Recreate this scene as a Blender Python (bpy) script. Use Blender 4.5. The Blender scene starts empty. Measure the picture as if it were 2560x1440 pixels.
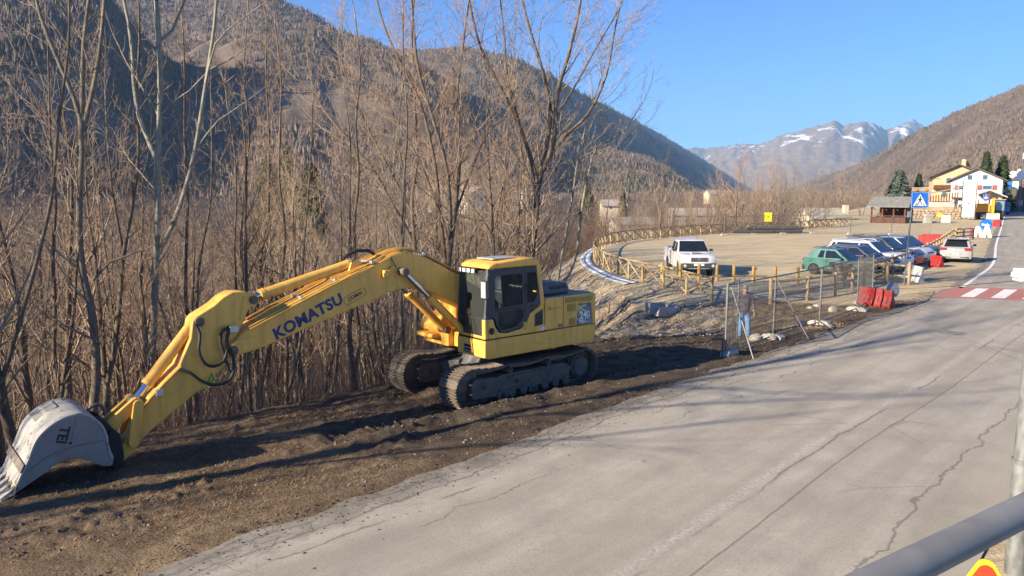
import bpy, bmesh, math, random
import numpy as np
from mathutils import Vector, Matrix, Euler
random.seed(7); RNG = np.random.default_rng(7)
scene = bpy.context.scene
COL = scene.collection

# ---------------------------------------------------------------- camera, sky, sun, exposure
F_PX, CAM_H = 1934.0, 4.4
PITCH = math.atan(240 / F_PX)
cam_d = bpy.data.cameras.new('camera'); cam = bpy.data.objects.new('camera', cam_d); COL.objects.link(cam)
cam_d.sensor_width = 36.0; cam_d.lens = 36.0 * F_PX / 2560.0
cam_d.clip_start = 0.05; cam_d.clip_end = 60000
cam.location = (0, 0, CAM_H); cam.rotation_euler = (math.pi / 2 - PITCH, 0, 0)
scene.camera = cam
SUN_EL = math.radians(22.0)
SH = Vector((0.85, 0.53, 0)).normalized()                 # where shadows fall
SUN_AZ = math.atan2(-SH.x, -SH.y)
world = bpy.data.worlds.new('World'); scene.world = world; world.use_nodes = True
wn = world.node_tree.nodes; wl = world.node_tree.links
bg = wn['Background']; sky = wn.new('ShaderNodeTexSky'); sky.sky_type = 'NISHITA'; sky.sun_disc = False
sky.sun_elevation = SUN_EL; sky.sun_rotation = SUN_AZ
sky.altitude = 3000; sky.air_density = 1.0; sky.dust_density = 0.0; sky.ozone_density = 10.0
wl.new(sky.outputs['Color'], bg.inputs['Color']); bg.inputs['Strength'].default_value = 0.092
sun_d = bpy.data.lights.new('sun', 'SUN'); sun_d.energy = 5.0; sun_d.angle = math.radians(0.53); sun_d.color = (1.0, 0.86, 0.66)
sun = bpy.data.objects.new('sun', sun_d); COL.objects.link(sun); sun.location = (-30, -20, 40)
sdir = Vector((SH.x * math.cos(SUN_EL), SH.y * math.cos(SUN_EL), -math.sin(SUN_EL)))
sun.rotation_euler = sdir.to_track_quat('-Z', 'Y').to_euler()
vs = scene.view_settings; vs.view_transform = 'Standard'; vs.look = 'None'; vs.gamma = 1.0; vs.use_curve_mapping = False
vs.exposure = 1.25
scene.render.engine = 'CYCLES'
cy = scene.cycles; cy.max_bounces = 6; cy.diffuse_bounces = 3; cy.glossy_bounces = 3; cy.transmission_bounces = 4
cy.transparent_max_bounces = 8; cy.volume_bounces = 0; cy.use_denoising = True; cy.sample_clamp_indirect = 6
cy.caustics_reflective = False; cy.caustics_refractive = False

# ---------------------------------------------------------------- helpers
CT, ST = math.cos(PITCH), math.sin(PITCH)
def ray(px, py):
    dx = (px - 1280) / F_PX; dz = -(py - 720) / F_PX
    return Vector((dx, CT + dz * ST, -ST + dz * CT))
def at(px, py, z=0.0):                                     # survey point on level z
    d = ray(px, py); return Vector((0, 0, CAM_H)) + d * ((z - CAM_H) / d.z)
def aty(px, py, y):                                        # survey point at distance y
    d = ray(px, py); return Vector((0, 0, CAM_H)) + d * (y / d.y)

class MB:
    def __init__(s): s.v = []; s.f = []
    def add(s, vs, fs, M=None):
        o = len(s.v)
        if M is not None: vs = [M @ Vector(v) for v in vs]
        s.v.extend([tuple(v) for v in vs]); s.f.extend([tuple(i + o for i in f) for f in fs]); return s
    def box(s, c, d, rz=0.0, M=None, top=None):
        x, y, z = d[0] / 2, d[1] / 2, d[2] / 2; tx, ty = (top if top else (1, 1))
        vs = [(-x, -y, -z), (x, -y, -z), (x, y, -z), (-x, y, -z), (-x * tx, -y * ty, z), (x * tx, -y * ty, z), (x * tx, y * ty, z), (-x * tx, y * ty, z)]
        T = Matrix.Translation(c) @ Matrix.Rotation(rz, 4, 'Z')
        if M is not None: T = M @ T
        return s.add(vs, [(0, 3, 2, 1), (4, 5, 6, 7), (0, 1, 5, 4), (1, 2, 6, 5), (2, 3, 7, 6), (3, 0, 4, 7)], T)
    def bb(s, x0, x1, y0, y1, z0, z1): return s.box(((x0 + x1) / 2, (y0 + y1) / 2, (z0 + z1) / 2), (abs(x1 - x0), abs(y1 - y0), abs(z1 - z0)))
    def bar(s, a, b, w, h):                                # squared bar between two points
        a, b = Vector(a), Vector(b); d = b - a; L = d.length
        q = d.to_track_quat('X', 'Z').to_matrix().to_4x4()
        return s.box((0, 0, 0), (L, w, h), M=Matrix.Translation((a + b) / 2) @ q)
    def tube(s, pts, r, n=6, caps=True):
        P = [Vector(p) for p in pts]; m = len(P)
        R = list(r) if hasattr(r, '__len__') else [r] * m
        o = len(s.v); u = None
        for i, p in enumerate(P):
            t = (P[min(i + 1, m - 1)] - P[max(i - 1, 0)])
            if t.length < 1e-9: t = Vector((0, 0, 1))
            t.normalize()
            if u is None:
                u = t.orthogonal().normalized()
            else:
                u = u - t * u.dot(t)
                if u.length < 1e-6: u = t.orthogonal()
                u.normalize()
            w = t.cross(u)
            for k in range(n):
                a = 2 * math.pi * k / n
                s.v.append(tuple(p + (u * math.cos(a) + w * math.sin(a)) * R[i]))
        for i in range(m - 1):
            for k in range(n):
                a = o + i * n + k; b = o + i * n + (k + 1) % n
                s.f.append((a, b, b + n, a + n))
        if caps:
            s.f.append(tuple(o + k for k in reversed(range(n)))); s.f.append(tuple(o + (m - 1) * n + k for k in range(n)))
        return s
    def cyl(s, a, b, r, r2=None, n=16): return s.tube([a, b], [r, r if r2 is None else r2], n)
    def prism(s, poly, h0, h1, ax='y', M=None):            # 2-D outline pushed through along one axis
        n = len(poly)
        def P(a, b, h): return (a, h, b) if ax == 'y' else ((h, a, b) if ax == 'x' else (a, b, h))
        vs = [P(a, b, h0) for a, b in poly] + [P(a, b, h1) for a, b in poly]
        fs = [tuple(range(n)), tuple(reversed(range(n, 2 * n)))] + [(i, i + n, (i + 1) % n + n, (i + 1) % n) for i in range(n)]
        return s.add(vs, fs, M)
    def lathe(s, prof, n=20, ax='y', c=(0, 0, 0), a0=0.0):
        o = len(s.v)
        for r, h in prof:
            for k in range(n):
                a = a0 + 2 * math.pi * k / n; p = (r * math.cos(a), r * math.sin(a))
                v = {'y': (p[0], h, p[1]), 'z': (p[0], p[1], h), 'x': (h, p[0], p[1])}[ax]
                s.v.append((v[0] + c[0], v[1] + c[1], v[2] + c[2]))
        for i in range(len(prof) - 1):
            for k in range(n):
                a = o + i * n + k; b = o + i * n + (k + 1) % n; s.f.append((a, b, b + n, a + n))
        s.f.append(tuple(o + k for k in reversed(range(n)))); s.f.append(tuple(o + (len(prof) - 1) * n + k for k in range(n)))
        return s
    def quad(s, a, b, c, d): return s.add([a, b, c, d], [(0, 1, 2, 3)])
    def blob(s, c, r, seed=0, n=7, m=5, j=.18, flat=1.0):
        rn = random.Random(seed); o = len(s.v)
        for i in range(1, m):
            th = math.pi * i / m
            for k in range(n):
                a = 2 * math.pi * k / n + i * .3; q = 1 + rn.uniform(-j, j)
                s.v.append((c[0] + r[0] * math.sin(th) * math.cos(a) * q, c[1] + r[1] * math.sin(th) * math.sin(a) * q, c[2] + r[2] * math.cos(th) * q))
        s.v.append((c[0], c[1], c[2] + r[2])); s.v.append((c[0], c[1], c[2] - r[2])); T = len(s.v) - 2
        for i in range(m - 2):
            for k in range(n):
                a = o + i * n + k; b = o + i * n + (k + 1) % n; s.f.append((a, a + n, b + n, b))
        for k in range(n):
            s.f.append((T, o + k, o + (k + 1) % n)); q = o + (m - 2) * n; s.f.append((T + 1, q + (k + 1) % n, q + k))
        return s
    def mesh(s, name, mat, smooth=None, flip=True):
        me = bpy.data.meshes.new(name); me.from_pydata(s.v, [], s.f)
        if flip:
            bm = bmesh.new(); bm.from_mesh(me); bmesh.ops.recalc_face_normals(bm, faces=bm.faces); bm.to_mesh(me); bm.free()
        for m in (mat if isinstance(mat, (list, tuple)) else [mat]): me.materials.append(m)
        if smooth is not None:
            me.polygons.foreach_set('use_smooth', [True] * len(me.polygons)); me.set_sharp_from_angle(angle=math.radians(smooth))
        me.update(); return me
    def build(s, name, mat, parent=None, smooth=None, bevel=0.0, flip=True):
        o = link(name, s.mesh(name, mat, smooth, flip), parent)
        if bevel: bev(o, bevel)
        return o
def bev(o, w, seg=2):
    m = o.modifiers.new('bevel', 'BEVEL'); m.width = w; m.segments = seg; m.limit_method = 'ANGLE'; m.angle_limit = math.radians(40)
def link(name, data, parent=None):
    o = bpy.data.objects.new(name, data); COL.objects.link(o)
    if parent is not None: o.parent = parent
    return o
def tag(o, label=None, cat=None, group=None, kind=None):
    if label: o['label'] = label
    if cat: o['category'] = cat
    if group: o['group'] = group
    if kind: o['kind'] = kind
    return o
def thing(name, label, cat, loc=(0, 0, 0), rz=0.0, group=None):
    o = bpy.data.objects.new(name, None); COL.objects.link(o); o.empty_display_size = .2
    o.location = loc; o.rotation_euler = (0, 0, rz); return tag(o, label, cat, group)
def copy_tree(o, parent=None):
    c = o.copy(); COL.objects.link(c)
    if parent is not None: c.parent = parent
    for ch in o.children: copy_tree(ch, c)
    return c
def text_mb(txt, size, depth=.004, shear=0, bold=.0, space=1.0):
    cu = bpy.data.curves.new('t', 'FONT'); cu.body = txt; cu.size = size; cu.extrude = depth; cu.shear = shear; cu.offset = bold
    cu.space_character = space; cu.align_x = 'CENTER'; cu.align_y = 'CENTER'; cu.resolution_u = 3
    o = bpy.data.objects.new('t', cu); COL.objects.link(o)
    dg = bpy.context.evaluated_depsgraph_get(); me = bpy.data.meshes.new_from_object(o.evaluated_get(dg))
    mb = MB(); mb.v = [tuple(v.co) for v in me.vertices]; mb.f = [tuple(p.vertices) for p in me.polygons]
    bpy.data.objects.remove(o); bpy.data.curves.remove(cu); bpy.data.meshes.remove(me); return mb
def place_mb(mb, M): mb.v = [tuple(M @ Vector(v)) for v in mb.v]; return mb
def frame(o, ex, ey, ez):                                  # matrix from origin and axes
    M = Matrix.Identity(4)
    for i, e in enumerate((ex, ey, ez)):
        e = Vector(e).normalized()
        for k in range(3): M[k][i] = e[k]
    for k in range(3): M[k][3] = o[k]
    return M

# value noise -------------------------------------------------------
def _h(ix, iy, seed):
    n = (ix.astype(np.int64) * 374761393 + iy.astype(np.int64) * 668265263 + seed * 1442695041) & 0x7fffffff
    n = ((n ^ (n >> 13)) * 1274126177) & 0x7fffffff
    return ((n ^ (n >> 16)) & 0xffff) / 65535.0
def vnoise(x, y, seed=0):
    ix, iy = np.floor(x), np.floor(y); fx, fy = x - ix, y - iy
    fx = fx * fx * (3 - 2 * fx); fy = fy * fy * (3 - 2 * fy)
    a, b, c, d = _h(ix, iy, seed), _h(ix + 1, iy, seed), _h(ix, iy + 1, seed), _h(ix + 1, iy + 1, seed)
    return (a + (b - a) * fx) * (1 - fy) + (c + (d - c) * fx) * fy
def fbm(x, y, oct=4, seed=0, gain=.5):
    s = 0; a = 1; t = 0
    for i in range(oct): s = s + a * vnoise(x * 2 ** i + 17.3 * i, y * 2 ** i + 9.1 * i, seed + i); t += a; a *= gain
    return s / t
def sstep(a, b, x): t = np.clip((x - a) / (b - a), 0, 1); return t * t * (3 - 2 * t)
def poly_dist(x, y, pts, closed=False):
    d = np.full(x.shape, 1e9); n = len(pts)
    for i in range(n if closed else n - 1):
        ax, ay = pts[i]; bx, by = pts[(i + 1) % n]; dx, dy = bx - ax, by - ay
        t = np.clip(((x - ax) * dx + (y - ay) * dy) / (dx * dx + dy * dy), 0, 1)
        d = np.minimum(d, np.hypot(x - ax - t * dx, y - ay - t * dy))
    return d
def inside(x, y, pts):
    r = np.zeros(x.shape, bool); n = len(pts)
    for i in range(n):
        ax, ay = pts[i]; bx, by = pts[(i + 1) % n]
        if ay == by: continue
        c = ((ay > y) != (by > y)) & (x < (bx - ax) * (y - ay) / (by - ay) + ax); r ^= c
    return r

# ---------------------------------------------------------------- materials
class NT:
    def __init__(s, name):
        s.m = bpy.data.materials.new(name); s.m.use_nodes = True; s.t = s.m.node_tree; s.n = s.t.nodes; s.b = s.n['Principled BSDF']
    def node(s, kind, **kw):
        n = s.n.new(kind)
        for k, v in kw.items():
            if k in n.inputs: s.put(n.inputs[k], v)
            else: setattr(n, k, v)
        return n
    def put(s, sock, v):
        if isinstance(v, bpy.types.NodeSocket): s.t.links.new(v, sock)
        else:
            if sock.type == 'RGBA' and len(v) == 3: v = (*v, 1)
            sock.default_value = v
    def coord(s, which='Object'): return s.n.new('ShaderNodeTexCoord').outputs[which]
    def attr(s, name, out='Fac'): a = s.n.new('ShaderNodeAttribute'); a.attribute_name = name; return a.outputs[out]
    def noise(s, scale, detail=4, vec=None, rough=.55, dist=0.0):
        n = s.node('ShaderNodeTexNoise'); n.inputs['Scale'].default_value = scale; n.inputs['Detail'].default_value = detail
        n.inputs['Roughness'].default_value = rough; n.inputs['Distortion'].default_value = dist
        if vec is not None: s.put(n.inputs['Vector'], vec)
        return n.outputs['Fac']
    def scalev(s, vec, sc):
        m = s.node('ShaderNodeMapping'); s.put(m.inputs['Vector'], vec); m.inputs['Scale'].default_value = sc; return m.outputs['Vector']
    def ramp(s, fac, *stops):
        r = s.node('ShaderNodeValToRGB'); s.put(r.inputs['Fac'], fac); e = r.color_ramp.elements
        while len(e) > 1: e.remove(e[-1])
        for i, (p, c) in enumerate(stops):
            if not hasattr(c, '__len__'): c = (c, c, c)
            q = e[0] if i == 0 else e.new(p); q.position = p; q.color = (*c, 1)
        return r.outputs['Color']
    def mix(s, fac, a, b, mode='MIX'):
        m = s.node('ShaderNodeMix', data_type='RGBA', blend_type=mode)
        s.put(m.inputs[0], fac); s.put(m.inputs[6], a); s.put(m.inputs[7], b); return m.outputs[2]
    def math(s, op, a, b=0.0, clamp=False):
        m = s.node('ShaderNodeMath', operation=op, use_clamp=clamp); s.put(m.inputs[0], a); s.put(m.inputs[1], b); return m.outputs[0]
    def bump(s, h, strength=.3, dist=.02):
        b = s.node('ShaderNodeBump'); s.put(b.inputs['Height'], h); b.inputs['Strength'].default_value = strength; b.inputs['Distance'].default_value = dist
        s.t.links.new(b.outputs['Normal'], s.b.inputs['Normal'])
    def out(s, col=None, rough=None, metal=None, spec=None):
        for k, v in (('Base Color', col), ('Roughness', rough), ('Metallic', metal), ('Specular IOR Level', spec)):
            if v is not None: s.put(s.b.inputs[k], v)
        return s.m
MATS = {}
def basic(name, col, rough=.6, metal=0.0, var=.18, scale=3.0, dirt=None, dirt_amt=.35, bump=0.0, bscale=40, spec=None, stretch=None):
    """plain surface with soft colour variation, grime patches and fine relief"""
    if name in MATS: return MATS[name]
    t = NT(name); v = t.coord('Object')
    if stretch: v = t.scalev(v, stretch)
    n = t.noise(scale, 5, v)
    c = t.mix(t.ramp(n, (.3, 0.0), (.7, 1.0)), tuple(x * (1 - var) for x in col), tuple(min(1, x * (1 + var)) for x in col))
    if dirt:
        d = t.noise(scale * 2.3, 7, v, .7); c = t.mix(t.math('MULTIPLY', t.ramp(d, (.5, 0.0), (.72, 1.0)), dirt_amt), c, dirt)
    t.out(c, rough, metal, spec)
    if bump: t.bump(t.noise(bscale, 5, v, .7), bump, .01)
    MATS[name] = t.m; return t.m
def paint(name, col, rough=.28, dust=.12):
    if name in MATS: return MATS[name]
    t = NT(name); v = t.coord('Object'); n = t.noise(2.5, 5, v, .6)
    c = t.mix(t.math('MULTIPLY', n, dust * 2), col, (.30, .25, .18)); t.out(c, t.math('ADD', t.math('MULTIPLY', n, .25), rough - .1))
    t.b.inputs['Coat Weight'].default_value = .5; t.b.inputs['Coat Roughness'].default_value = .08
    MATS[name] = t.m; return t.m
def glass(name, tint=(.02, .025, .03), trans=0.0, rough=.04):
    if name in MATS: return MATS[name]
    t = NT(name); t.out(tint, rough); t.b.inputs['Transmission Weight'].default_value = trans; t.b.inputs['IOR'].default_value = 1.45 if trans == 0 else 1.1
    t.b.inputs['Specular IOR Level'].default_value = .9
    MATS[name] = t.m; return t.m

# ---------------------------------------------------------------- terrain
ROAD_L = [(-22, -13), (-10.5, 2.5), (-4.75, 8.45), (-2.1, 11.0), (-0.3, 13.0), (2.35, 16.05), (6.3, 20.2), (12.05, 26.6), (17.9, 32.9), (23.6, 40.2), (29.8, 48.8), (40.6, 65.9), (59.6, 95.5), (83.6, 133), (121, 191), (175, 275)]
ROAD_W = 7.2
def catmull(P, step):
    P = [Vector((*p, 0)) if len(p) == 2 else Vector(p) for p in P]; out = []
    for i in range(len(P) - 1):
        p0, p1, p2, p3 = P[max(i - 1, 0)], P[i], P[i + 1], P[min(i + 2, len(P) - 1)]
        n = max(1, int((p2 - p1).length / step(p1) if callable(step) else (p2 - p1).length / step))
        for k in range(n):
            t = k / n
            out.append(.5 * ((2 * p1) + (p2 - p0) * t + (2 * p0 - 5 * p1 + 4 * p2 - p3) * t * t + (3 * p1 - p0 - 3 * p2 + p3) * t ** 3))
    out.append(P[-1]); return out
RL = catmull(ROAD_L, lambda p: .3 if p.y < 45 else 1.5)
RN = []
for i in range(len(RL)):
    t = (RL[min(i + 1, len(RL) - 1)] - RL[max(i - 1, 0)]).normalized(); RN.append(Vector((t.y, -t.x, 0)))
RR = [p + n * ROAD_W for p, n in zip(RL, RN)]
ROAD_POLY = [(p.x, p.y) for p in RL[::6]] + [(p.x, p.y) for p in reversed(RR[::6])]
PLATEAU = [(-60, -38), (-8.9, 13.1), (-6.5, 15.7), (-3.4, 18.8), (-1.0, 21.4), (2.2, 25.2), (5.0, 29.8), (5.2, 33.4), (4.5, 38), (4.3, 44), (4.2, 50), (4.8, 56), (7.2, 66.5), (11, 73.2), (17, 80.8), (24, 86.5), (33, 93), (46, 108), (48, 122), (60, 150), (95, 215), (160, 330), (420, 330), (420, -60), (-60, -60)]
XM, FM, LM = Vector((-.40, 18.04, -.2)), Vector((-.757, -.653, 0)).normalized(), Vector((.653, -.757, 0)).normalized()   # digger seat: origin, forward, left
def ground(x, y, detail=True):
    x = np.asarray(x, float); y = np.asarray(y, float)
    inr = inside(x, y, ROAD_POLY); dr = np.where(inr, 0, poly_dist(x, y, ROAD_POLY, True))
    left = (y - x * 1.16) > 9                               # wood side of the road
    inp = inside(x, y, PLATEAU); dp = poly_dist(x, y, PLATEAU, True); D = np.where(inp, 0, dp)
    verge = np.where(left, sstep(.2, 2.6, dr) * sstep(37, 31, y), 0)
    z = -.2 * verge - .3 * np.exp(-((x - 6.2) ** 2 + (y - 26.5) ** 2) / 9.0)
    r = np.hypot(x, y)
    z = z - 13.0 * (1 - np.exp(-D * .6 / 13.0)) + np.where(inp, 0, (sstep(90, 300, r) * 8 + sstep(400, 1500, r) * 3) * sstep(4, 45, D))
    z = z + np.where(inp, 0, sstep(10, 60, D) * sstep(180, 650, r) * (fbm(x / 190, y / 190, 3, 91) - .5) * 9) - .05 * sstep(.45, 0, dr)
    z = z - .18 * np.where(inp, sstep(2.2, 0, dp), 1.0)
    m = {'road': inr, 'verge': verge, 'out': sstep(.3, 3.0, D)}
    lot = sstep(30.5, 34.5, y + (x - 8) * .12 + (fbm(x * .5, y * .5, 3, 5) - .5) * 3) * inp
    rshould = np.where(~left & ~inr, 1.0, 0) * sstep(4, 0, dr)
    m['lot'] = np.clip(np.maximum(lot * (1 - sstep(0, 1.5, D)), rshould), 0, 1)
    fill = np.exp(-poly_dist(x, y, [(2.5, 25.6), (5, 31), (5.0, 38), (4.4, 46), (4.4, 54)]) ** 2 / 12.0) * sstep(24.5, 27, y)
    m['fill'] = np.clip(fill * 1.5, 0, 1) * (1 - m['lot'] * .6)
    u = (x - XM.x) * FM.x + (y - XM.y) * FM.y; v = (x - XM.x) * LM.x + (y - XM.y) * LM.y
    mud = sstep(3.5, 1.7, np.abs(v - .5 + (fbm(u * .3, v * .3, 2, 3) - .5) * 2)) * sstep(6.5, 3.5, u) * sstep(-14, -9, u)
    mud = np.maximum(mud, np.exp(-((x - 6.0) ** 2 + (y - 24) ** 2) / 14.0))
    m['mud'] = np.clip(mud * (1 - m['lot']), 0, 1) * (1 - sstep(.2, 2, D) * .7)
    if detail:
        amp = .015 + .075 * verge + .05 * m['mud'] + .28 * m['out'] + .22 * m['fill']
        amp = np.where(inr, 0, amp) * (1 - .75 * m['lot'])
        n = fbm(x * 2.4, y * 2.4, 4, 11, .6) - .5
        n2 = fbm(x * .5, y * .5, 3, 21) - .5
        cl = np.maximum(0, fbm(x * 5.5, y * 5.5, 2, 31) - .56) * 2.2
        z = z + amp * (n * 1.3 + n2 * .9) + np.where(inr, 0, verge * (1 - m['lot'])) * cl * .15 * (.25 + .75 * sstep(.5, .65, fbm(x * .6, y * .6, 2, 77)))
        lane = np.maximum(sstep(.42, .3, np.abs(v - 1.0)), sstep(.42, .3, np.abs(v + 1.0))) * m['mud'] * sstep(7, 5, np.abs(u))
        z = z - lane * (.05 + .025 * np.sin(u * 2 * math.pi / .19)) + .05 * m['mud'] * (fbm(u * .8, v * 4.0, 3, 41) - .5) * 2
        side = np.exp(-((v - 1.62 - (fbm(u * .7, u * 0 + 3, 2, 8) - .5) * .5) / .16) ** 2) * m['mud'] * sstep(-6, -2, u) * sstep(7.5, 5.5, u)
        z = z + side * .11
    return z, m
def gz(x, y): z, _ = ground(np.array([x]), np.array([y]), False); return float(z[0])

azf = np.radians(np.concatenate([np.linspace(-80, -38, 16)[:-1], np.linspace(-38, 38, 410), np.linspace(38, 80, 16)[1:]]))
rr = [1.0]
while rr[-1] < 2600: rr.append(rr[-1] * (1.25 if rr[-1] < 6 else (1.0062 if rr[-1] < 45 else (1.015 if rr[-1] < 130 else 1.045))))
rr = np.array(rr); AZ, RR_ = np.meshgrid(azf, rr); GX, GY = np.sin(AZ) * RR_, np.cos(AZ) * RR_
GZ, GM = ground(GX, GY)
def grid_faces(nr, nc):
    i = np.arange(nr - 1)[:, None] * nc + np.arange(nc - 1)[None, :]
    return np.stack([i, i + 1, i + nc + 1, i + nc], -1).reshape(-1, 4)
def np_mesh(name, V, F, mat, attrs=None, smooth=True):
    me = bpy.data.meshes.new(name); V = np.asarray(V, np.float32); F = np.asarray(F, np.int32); k = F.shape[1]
    me.vertices.add(len(V)); me.vertices.foreach_set('co', V.ravel())
    me.loops.add(F.size); me.loops.foreach_set('vertex_index', F.ravel())
    me.polygons.add(len(F)); me.polygons.foreach_set('loop_start', np.arange(0, F.size, k, dtype=np.int32)); me.polygons.foreach_set('loop_total', np.full(len(F), k, np.int32))
    me.polygons.foreach_set('use_smooth', np.full(len(F), smooth))
    for a, d in (attrs or {}).items():
        at_ = me.attributes.new(a, 'FLOAT', 'POINT'); at_.data.foreach_set('value', np.asarray(d, np.float32).ravel())
    me.materials.append(mat); me.update(calc_edges=True); me.validate(); return me

t = NT('earth'); v = t.coord('Object')
big = t.noise(.55, 5, v, .6); med = t.noise(3.2, 6, v, .65); fine = t.noise(22, 5, v, .7)
dry = t.mix(t.ramp(med, (.33, 0.), (.66, 1.)), (.09, .060, .038), (.235, .168, .106)); dry = t.mix(t.ramp(fine, (.45, 0.), (.7, .7)), dry, (.30, .215, .13))
dry = t.mix(t.ramp(big, (.45, 0.), (.62, .6)), dry, (.085, .058, .038)); dry = t.mix(t.ramp(t.noise(.42, 4, t.scalev(v, (1, 1, 1)), .6, .6), (.56, 0.), (.68, .75)), dry, (.37, .275, .165))
mud = t.mix(t.ramp(med, (.35, 0.), (.68, 1.)), (.055, .041, .030), (.135, .102, .073)); mud = t.mix(t.ramp(fine, (.6, 0.), (.75, .5)), mud, (.22, .19, .15))
grav = t.mix(t.ramp(t.noise(.3, 5, t.scalev(v, (1, 2.6, 1)), .65), (.32, 0.), (.68, 1.)), (.44, .345, .205), (.60, .495, .33)); grav = t.mix(t.ramp(t.noise(.8, 5, t.scalev(v, (.35, 3.2, 1)), .6), (.52, 0.), (.68, .6)), grav, (.29, .215, .13)); grav = t.mix(t.ramp(t.noise(.5, 4, t.scalev(v, (.3, 3.5, 1)), .6), (.58, 0.), (.66, .6)), grav, (.68, .60, .45)); grav = t.mix(t.ramp(fine, (.3, .35), (.5, 0.)), grav, (.22, .18, .125))
fill = t.mix(t.ramp(med, (.35, 0.), (.65, 1.)), (.21, .16, .105), (.42, .335, .23)); fill = t.mix(t.ramp(big, (.5, 0.), (.62, .6)), fill, (.38, .36, .32))
lit = t.mix(t.ramp(med, (.3, 0.), (.7, 1.)), (.07, .048, .03), (.20, .14, .09))
c = dry
def brk(a, amt=.5): return t.ramp(t.math('ADD', t.attr(a), t.math('MULTIPLY', t.math('SUBTRACT', med, .5), amt)), (.32, 0.), (.62, 1.))
c = t.mix(brk('out'), c, lit); c = t.mix(brk('mud', .9), c, mud); c = t.mix(brk('fill', .8), c, fill); c = t.mix(brk('lot', .7), c, grav)
t.out(c, .95, spec=.15); t.bump(t.math('ADD', t.math('MULTIPLY', fine, .8), med), .8, .06); M_EARTH = t.m
gv = np.stack([GX, GY, GZ], -1).reshape(-1, 3)
tag(link('ground', np_mesh('ground', gv, grid_faces(len(rr), len(azf)), M_EARTH, {k: GM[k] for k in ('lot', 'mud', 'fill', 'out')})), kind='structure')

# road ------------------------------------------------------------
t = NT('asphalt'); v = t.coord('Object'); u = t.attr('u'); w = t.attr('v')
fine = t.noise(55, 4, v, .8); med = t.noise(1.1, 5, t.scalev(v, (1, 1, 1)), .6)
cu = t.node('ShaderNodeCombineXYZ'); t.put(cu.inputs[0], t.math('MULTIPLY', u, 1.6)); t.put(cu.inputs[1], t.math('MULTIPLY', w, .12)); lanes = t.noise(1.0, 4, cu.outputs[0], .6)
c = t.mix(t.ramp(lanes, (.35, 0.), (.65, 1.)), (.325, .290, .236), (.435, .393, .324)); c = t.mix(t.ramp(med, (.35, .4), (.6, 0.)), c, (.265, .238, .195))
c = t.mix(t.ramp(fine, (.35, .45), (.5, 0.)), c, (.19, .175, .155)); c = t.mix(t.ramp(fine, (.58, 0.), (.74, .75)), c, (.56, .52, .45)); agg = t.noise(26, 3, v, .8); c = t.mix(t.ramp(agg, (.34, .5), (.46, 0.)), c, (.20, .182, .155)); c = t.mix(t.ramp(t.noise(.45, 5, t.scalev(v, (1, 1, 1)), .6, .5), (.52, 0.), (.66, .35)), c, (.21, .195, .17))
wob = t.math('MULTIPLY', t.math('SUBTRACT', t.noise(.9, 6, v, .65), .5), .55)
def crack(u0, width, amt=1.0, keep=None, wamp=1.0):
    global c
    d = t.math('ABSOLUTE', t.math('SUBTRACT', t.math('ADD', u, t.math('MULTIPLY', wob, wamp)), u0)); f = t.math('MULTIPLY', t.math('SUBTRACT', 1.0, t.math('DIVIDE', d, width), True), amt * 2.2, True)
    if keep is not None: f = t.math('MULTIPLY', f, keep)
    c = t.mix(t.math('MULTIPLY', f, .55), c, (.095, .085, .072)); return f
pat = t.ramp(t.noise(.35, 3, v), (.47, 0.), (.53, 1.)); pat2 = t.ramp(t.noise(.5, 2, t.scalev(v, (1.3, .7, 1))), (.5, 0.), (.55, 1.))
worn = t.math('SUBTRACT', 1.0, t.math('DIVIDE', t.math('ABSOLUTE', t.math('SUBTRACT', u, 4.15)), .14), True)
c = t.mix(t.math('MULTIPLY', worn, t.math('MULTIPLY', t.ramp(t.noise(16, 4, v, .8), (.45, 0.), (.62, 1.)), .75), True), c, (.52, .49, .44))
crack(4.78, .022, .8, None, .12); crack(4.3, .03, .9, pat, .5); crack(6.2, .028, .95, None, 1.1); crack(.62, .032, .9, None, .9); crack(1.02, .028, .8, pat2, 1.0); crack(.35, .04, .9, pat, 1.2); crack(1.5, .022, .7, pat, 1.5)
vo = t.node('ShaderNodeTexVoronoi', feature='DISTANCE_TO_EDGE'); t.put(vo.inputs['Vector'], t.mix(.12, v, t.n.new('ShaderNodeTexNoise').outputs['Color'])); vo.inputs['Scale'].default_value = .55
net = t.math('MULTIPLY', t.ramp(vo.outputs['Distance'], (.0, 1.), (.012, 0.)), t.ramp(t.noise(.22, 2, v), (.56, 0.), (.6, .75)))
c = t.mix(t.math('MULTIPLY', net, .5), c, (.10, .09, .08))
dn = t.n.new('ShaderNodeTexNoise'); t.put(dn.inputs['Vector'], v); dn.inputs['Scale'].default_value = 3.0; dn.inputs['Detail'].default_value = 5; vo2 = t.node('ShaderNodeTexVoronoi', feature='DISTANCE_TO_EDGE'); t.put(vo2.inputs['Vector'], t.mix(.35, v, dn.outputs['Color'], 'ADD')); vo2.inputs['Scale'].default_value = 2.6
al = t.math('MULTIPLY', t.ramp(vo2.outputs['Distance'], (.0, 1.), (.045, 0.)), t.ramp(t.math('ADD', u, t.math('MULTIPLY', t.math('SUBTRACT', med, .5), 2.4)), (.40, .55), (1.0, 0.)))
c = t.mix(al, c, (.055, .048, .04))
edge = t.ramp(t.math('ADD', t.math('DIVIDE', u, 1.05), t.math('MULTIPLY', t.math('SUBTRACT', t.noise(1.6, 7, t.scalev(v, (1, 1, 1)), .75), .5), 2.4)), (.05, 1.), (.75, 0.))
c = t.mix(t.math('MULTIPLY', edge, .8), c, (.15, .136, .115))
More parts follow.
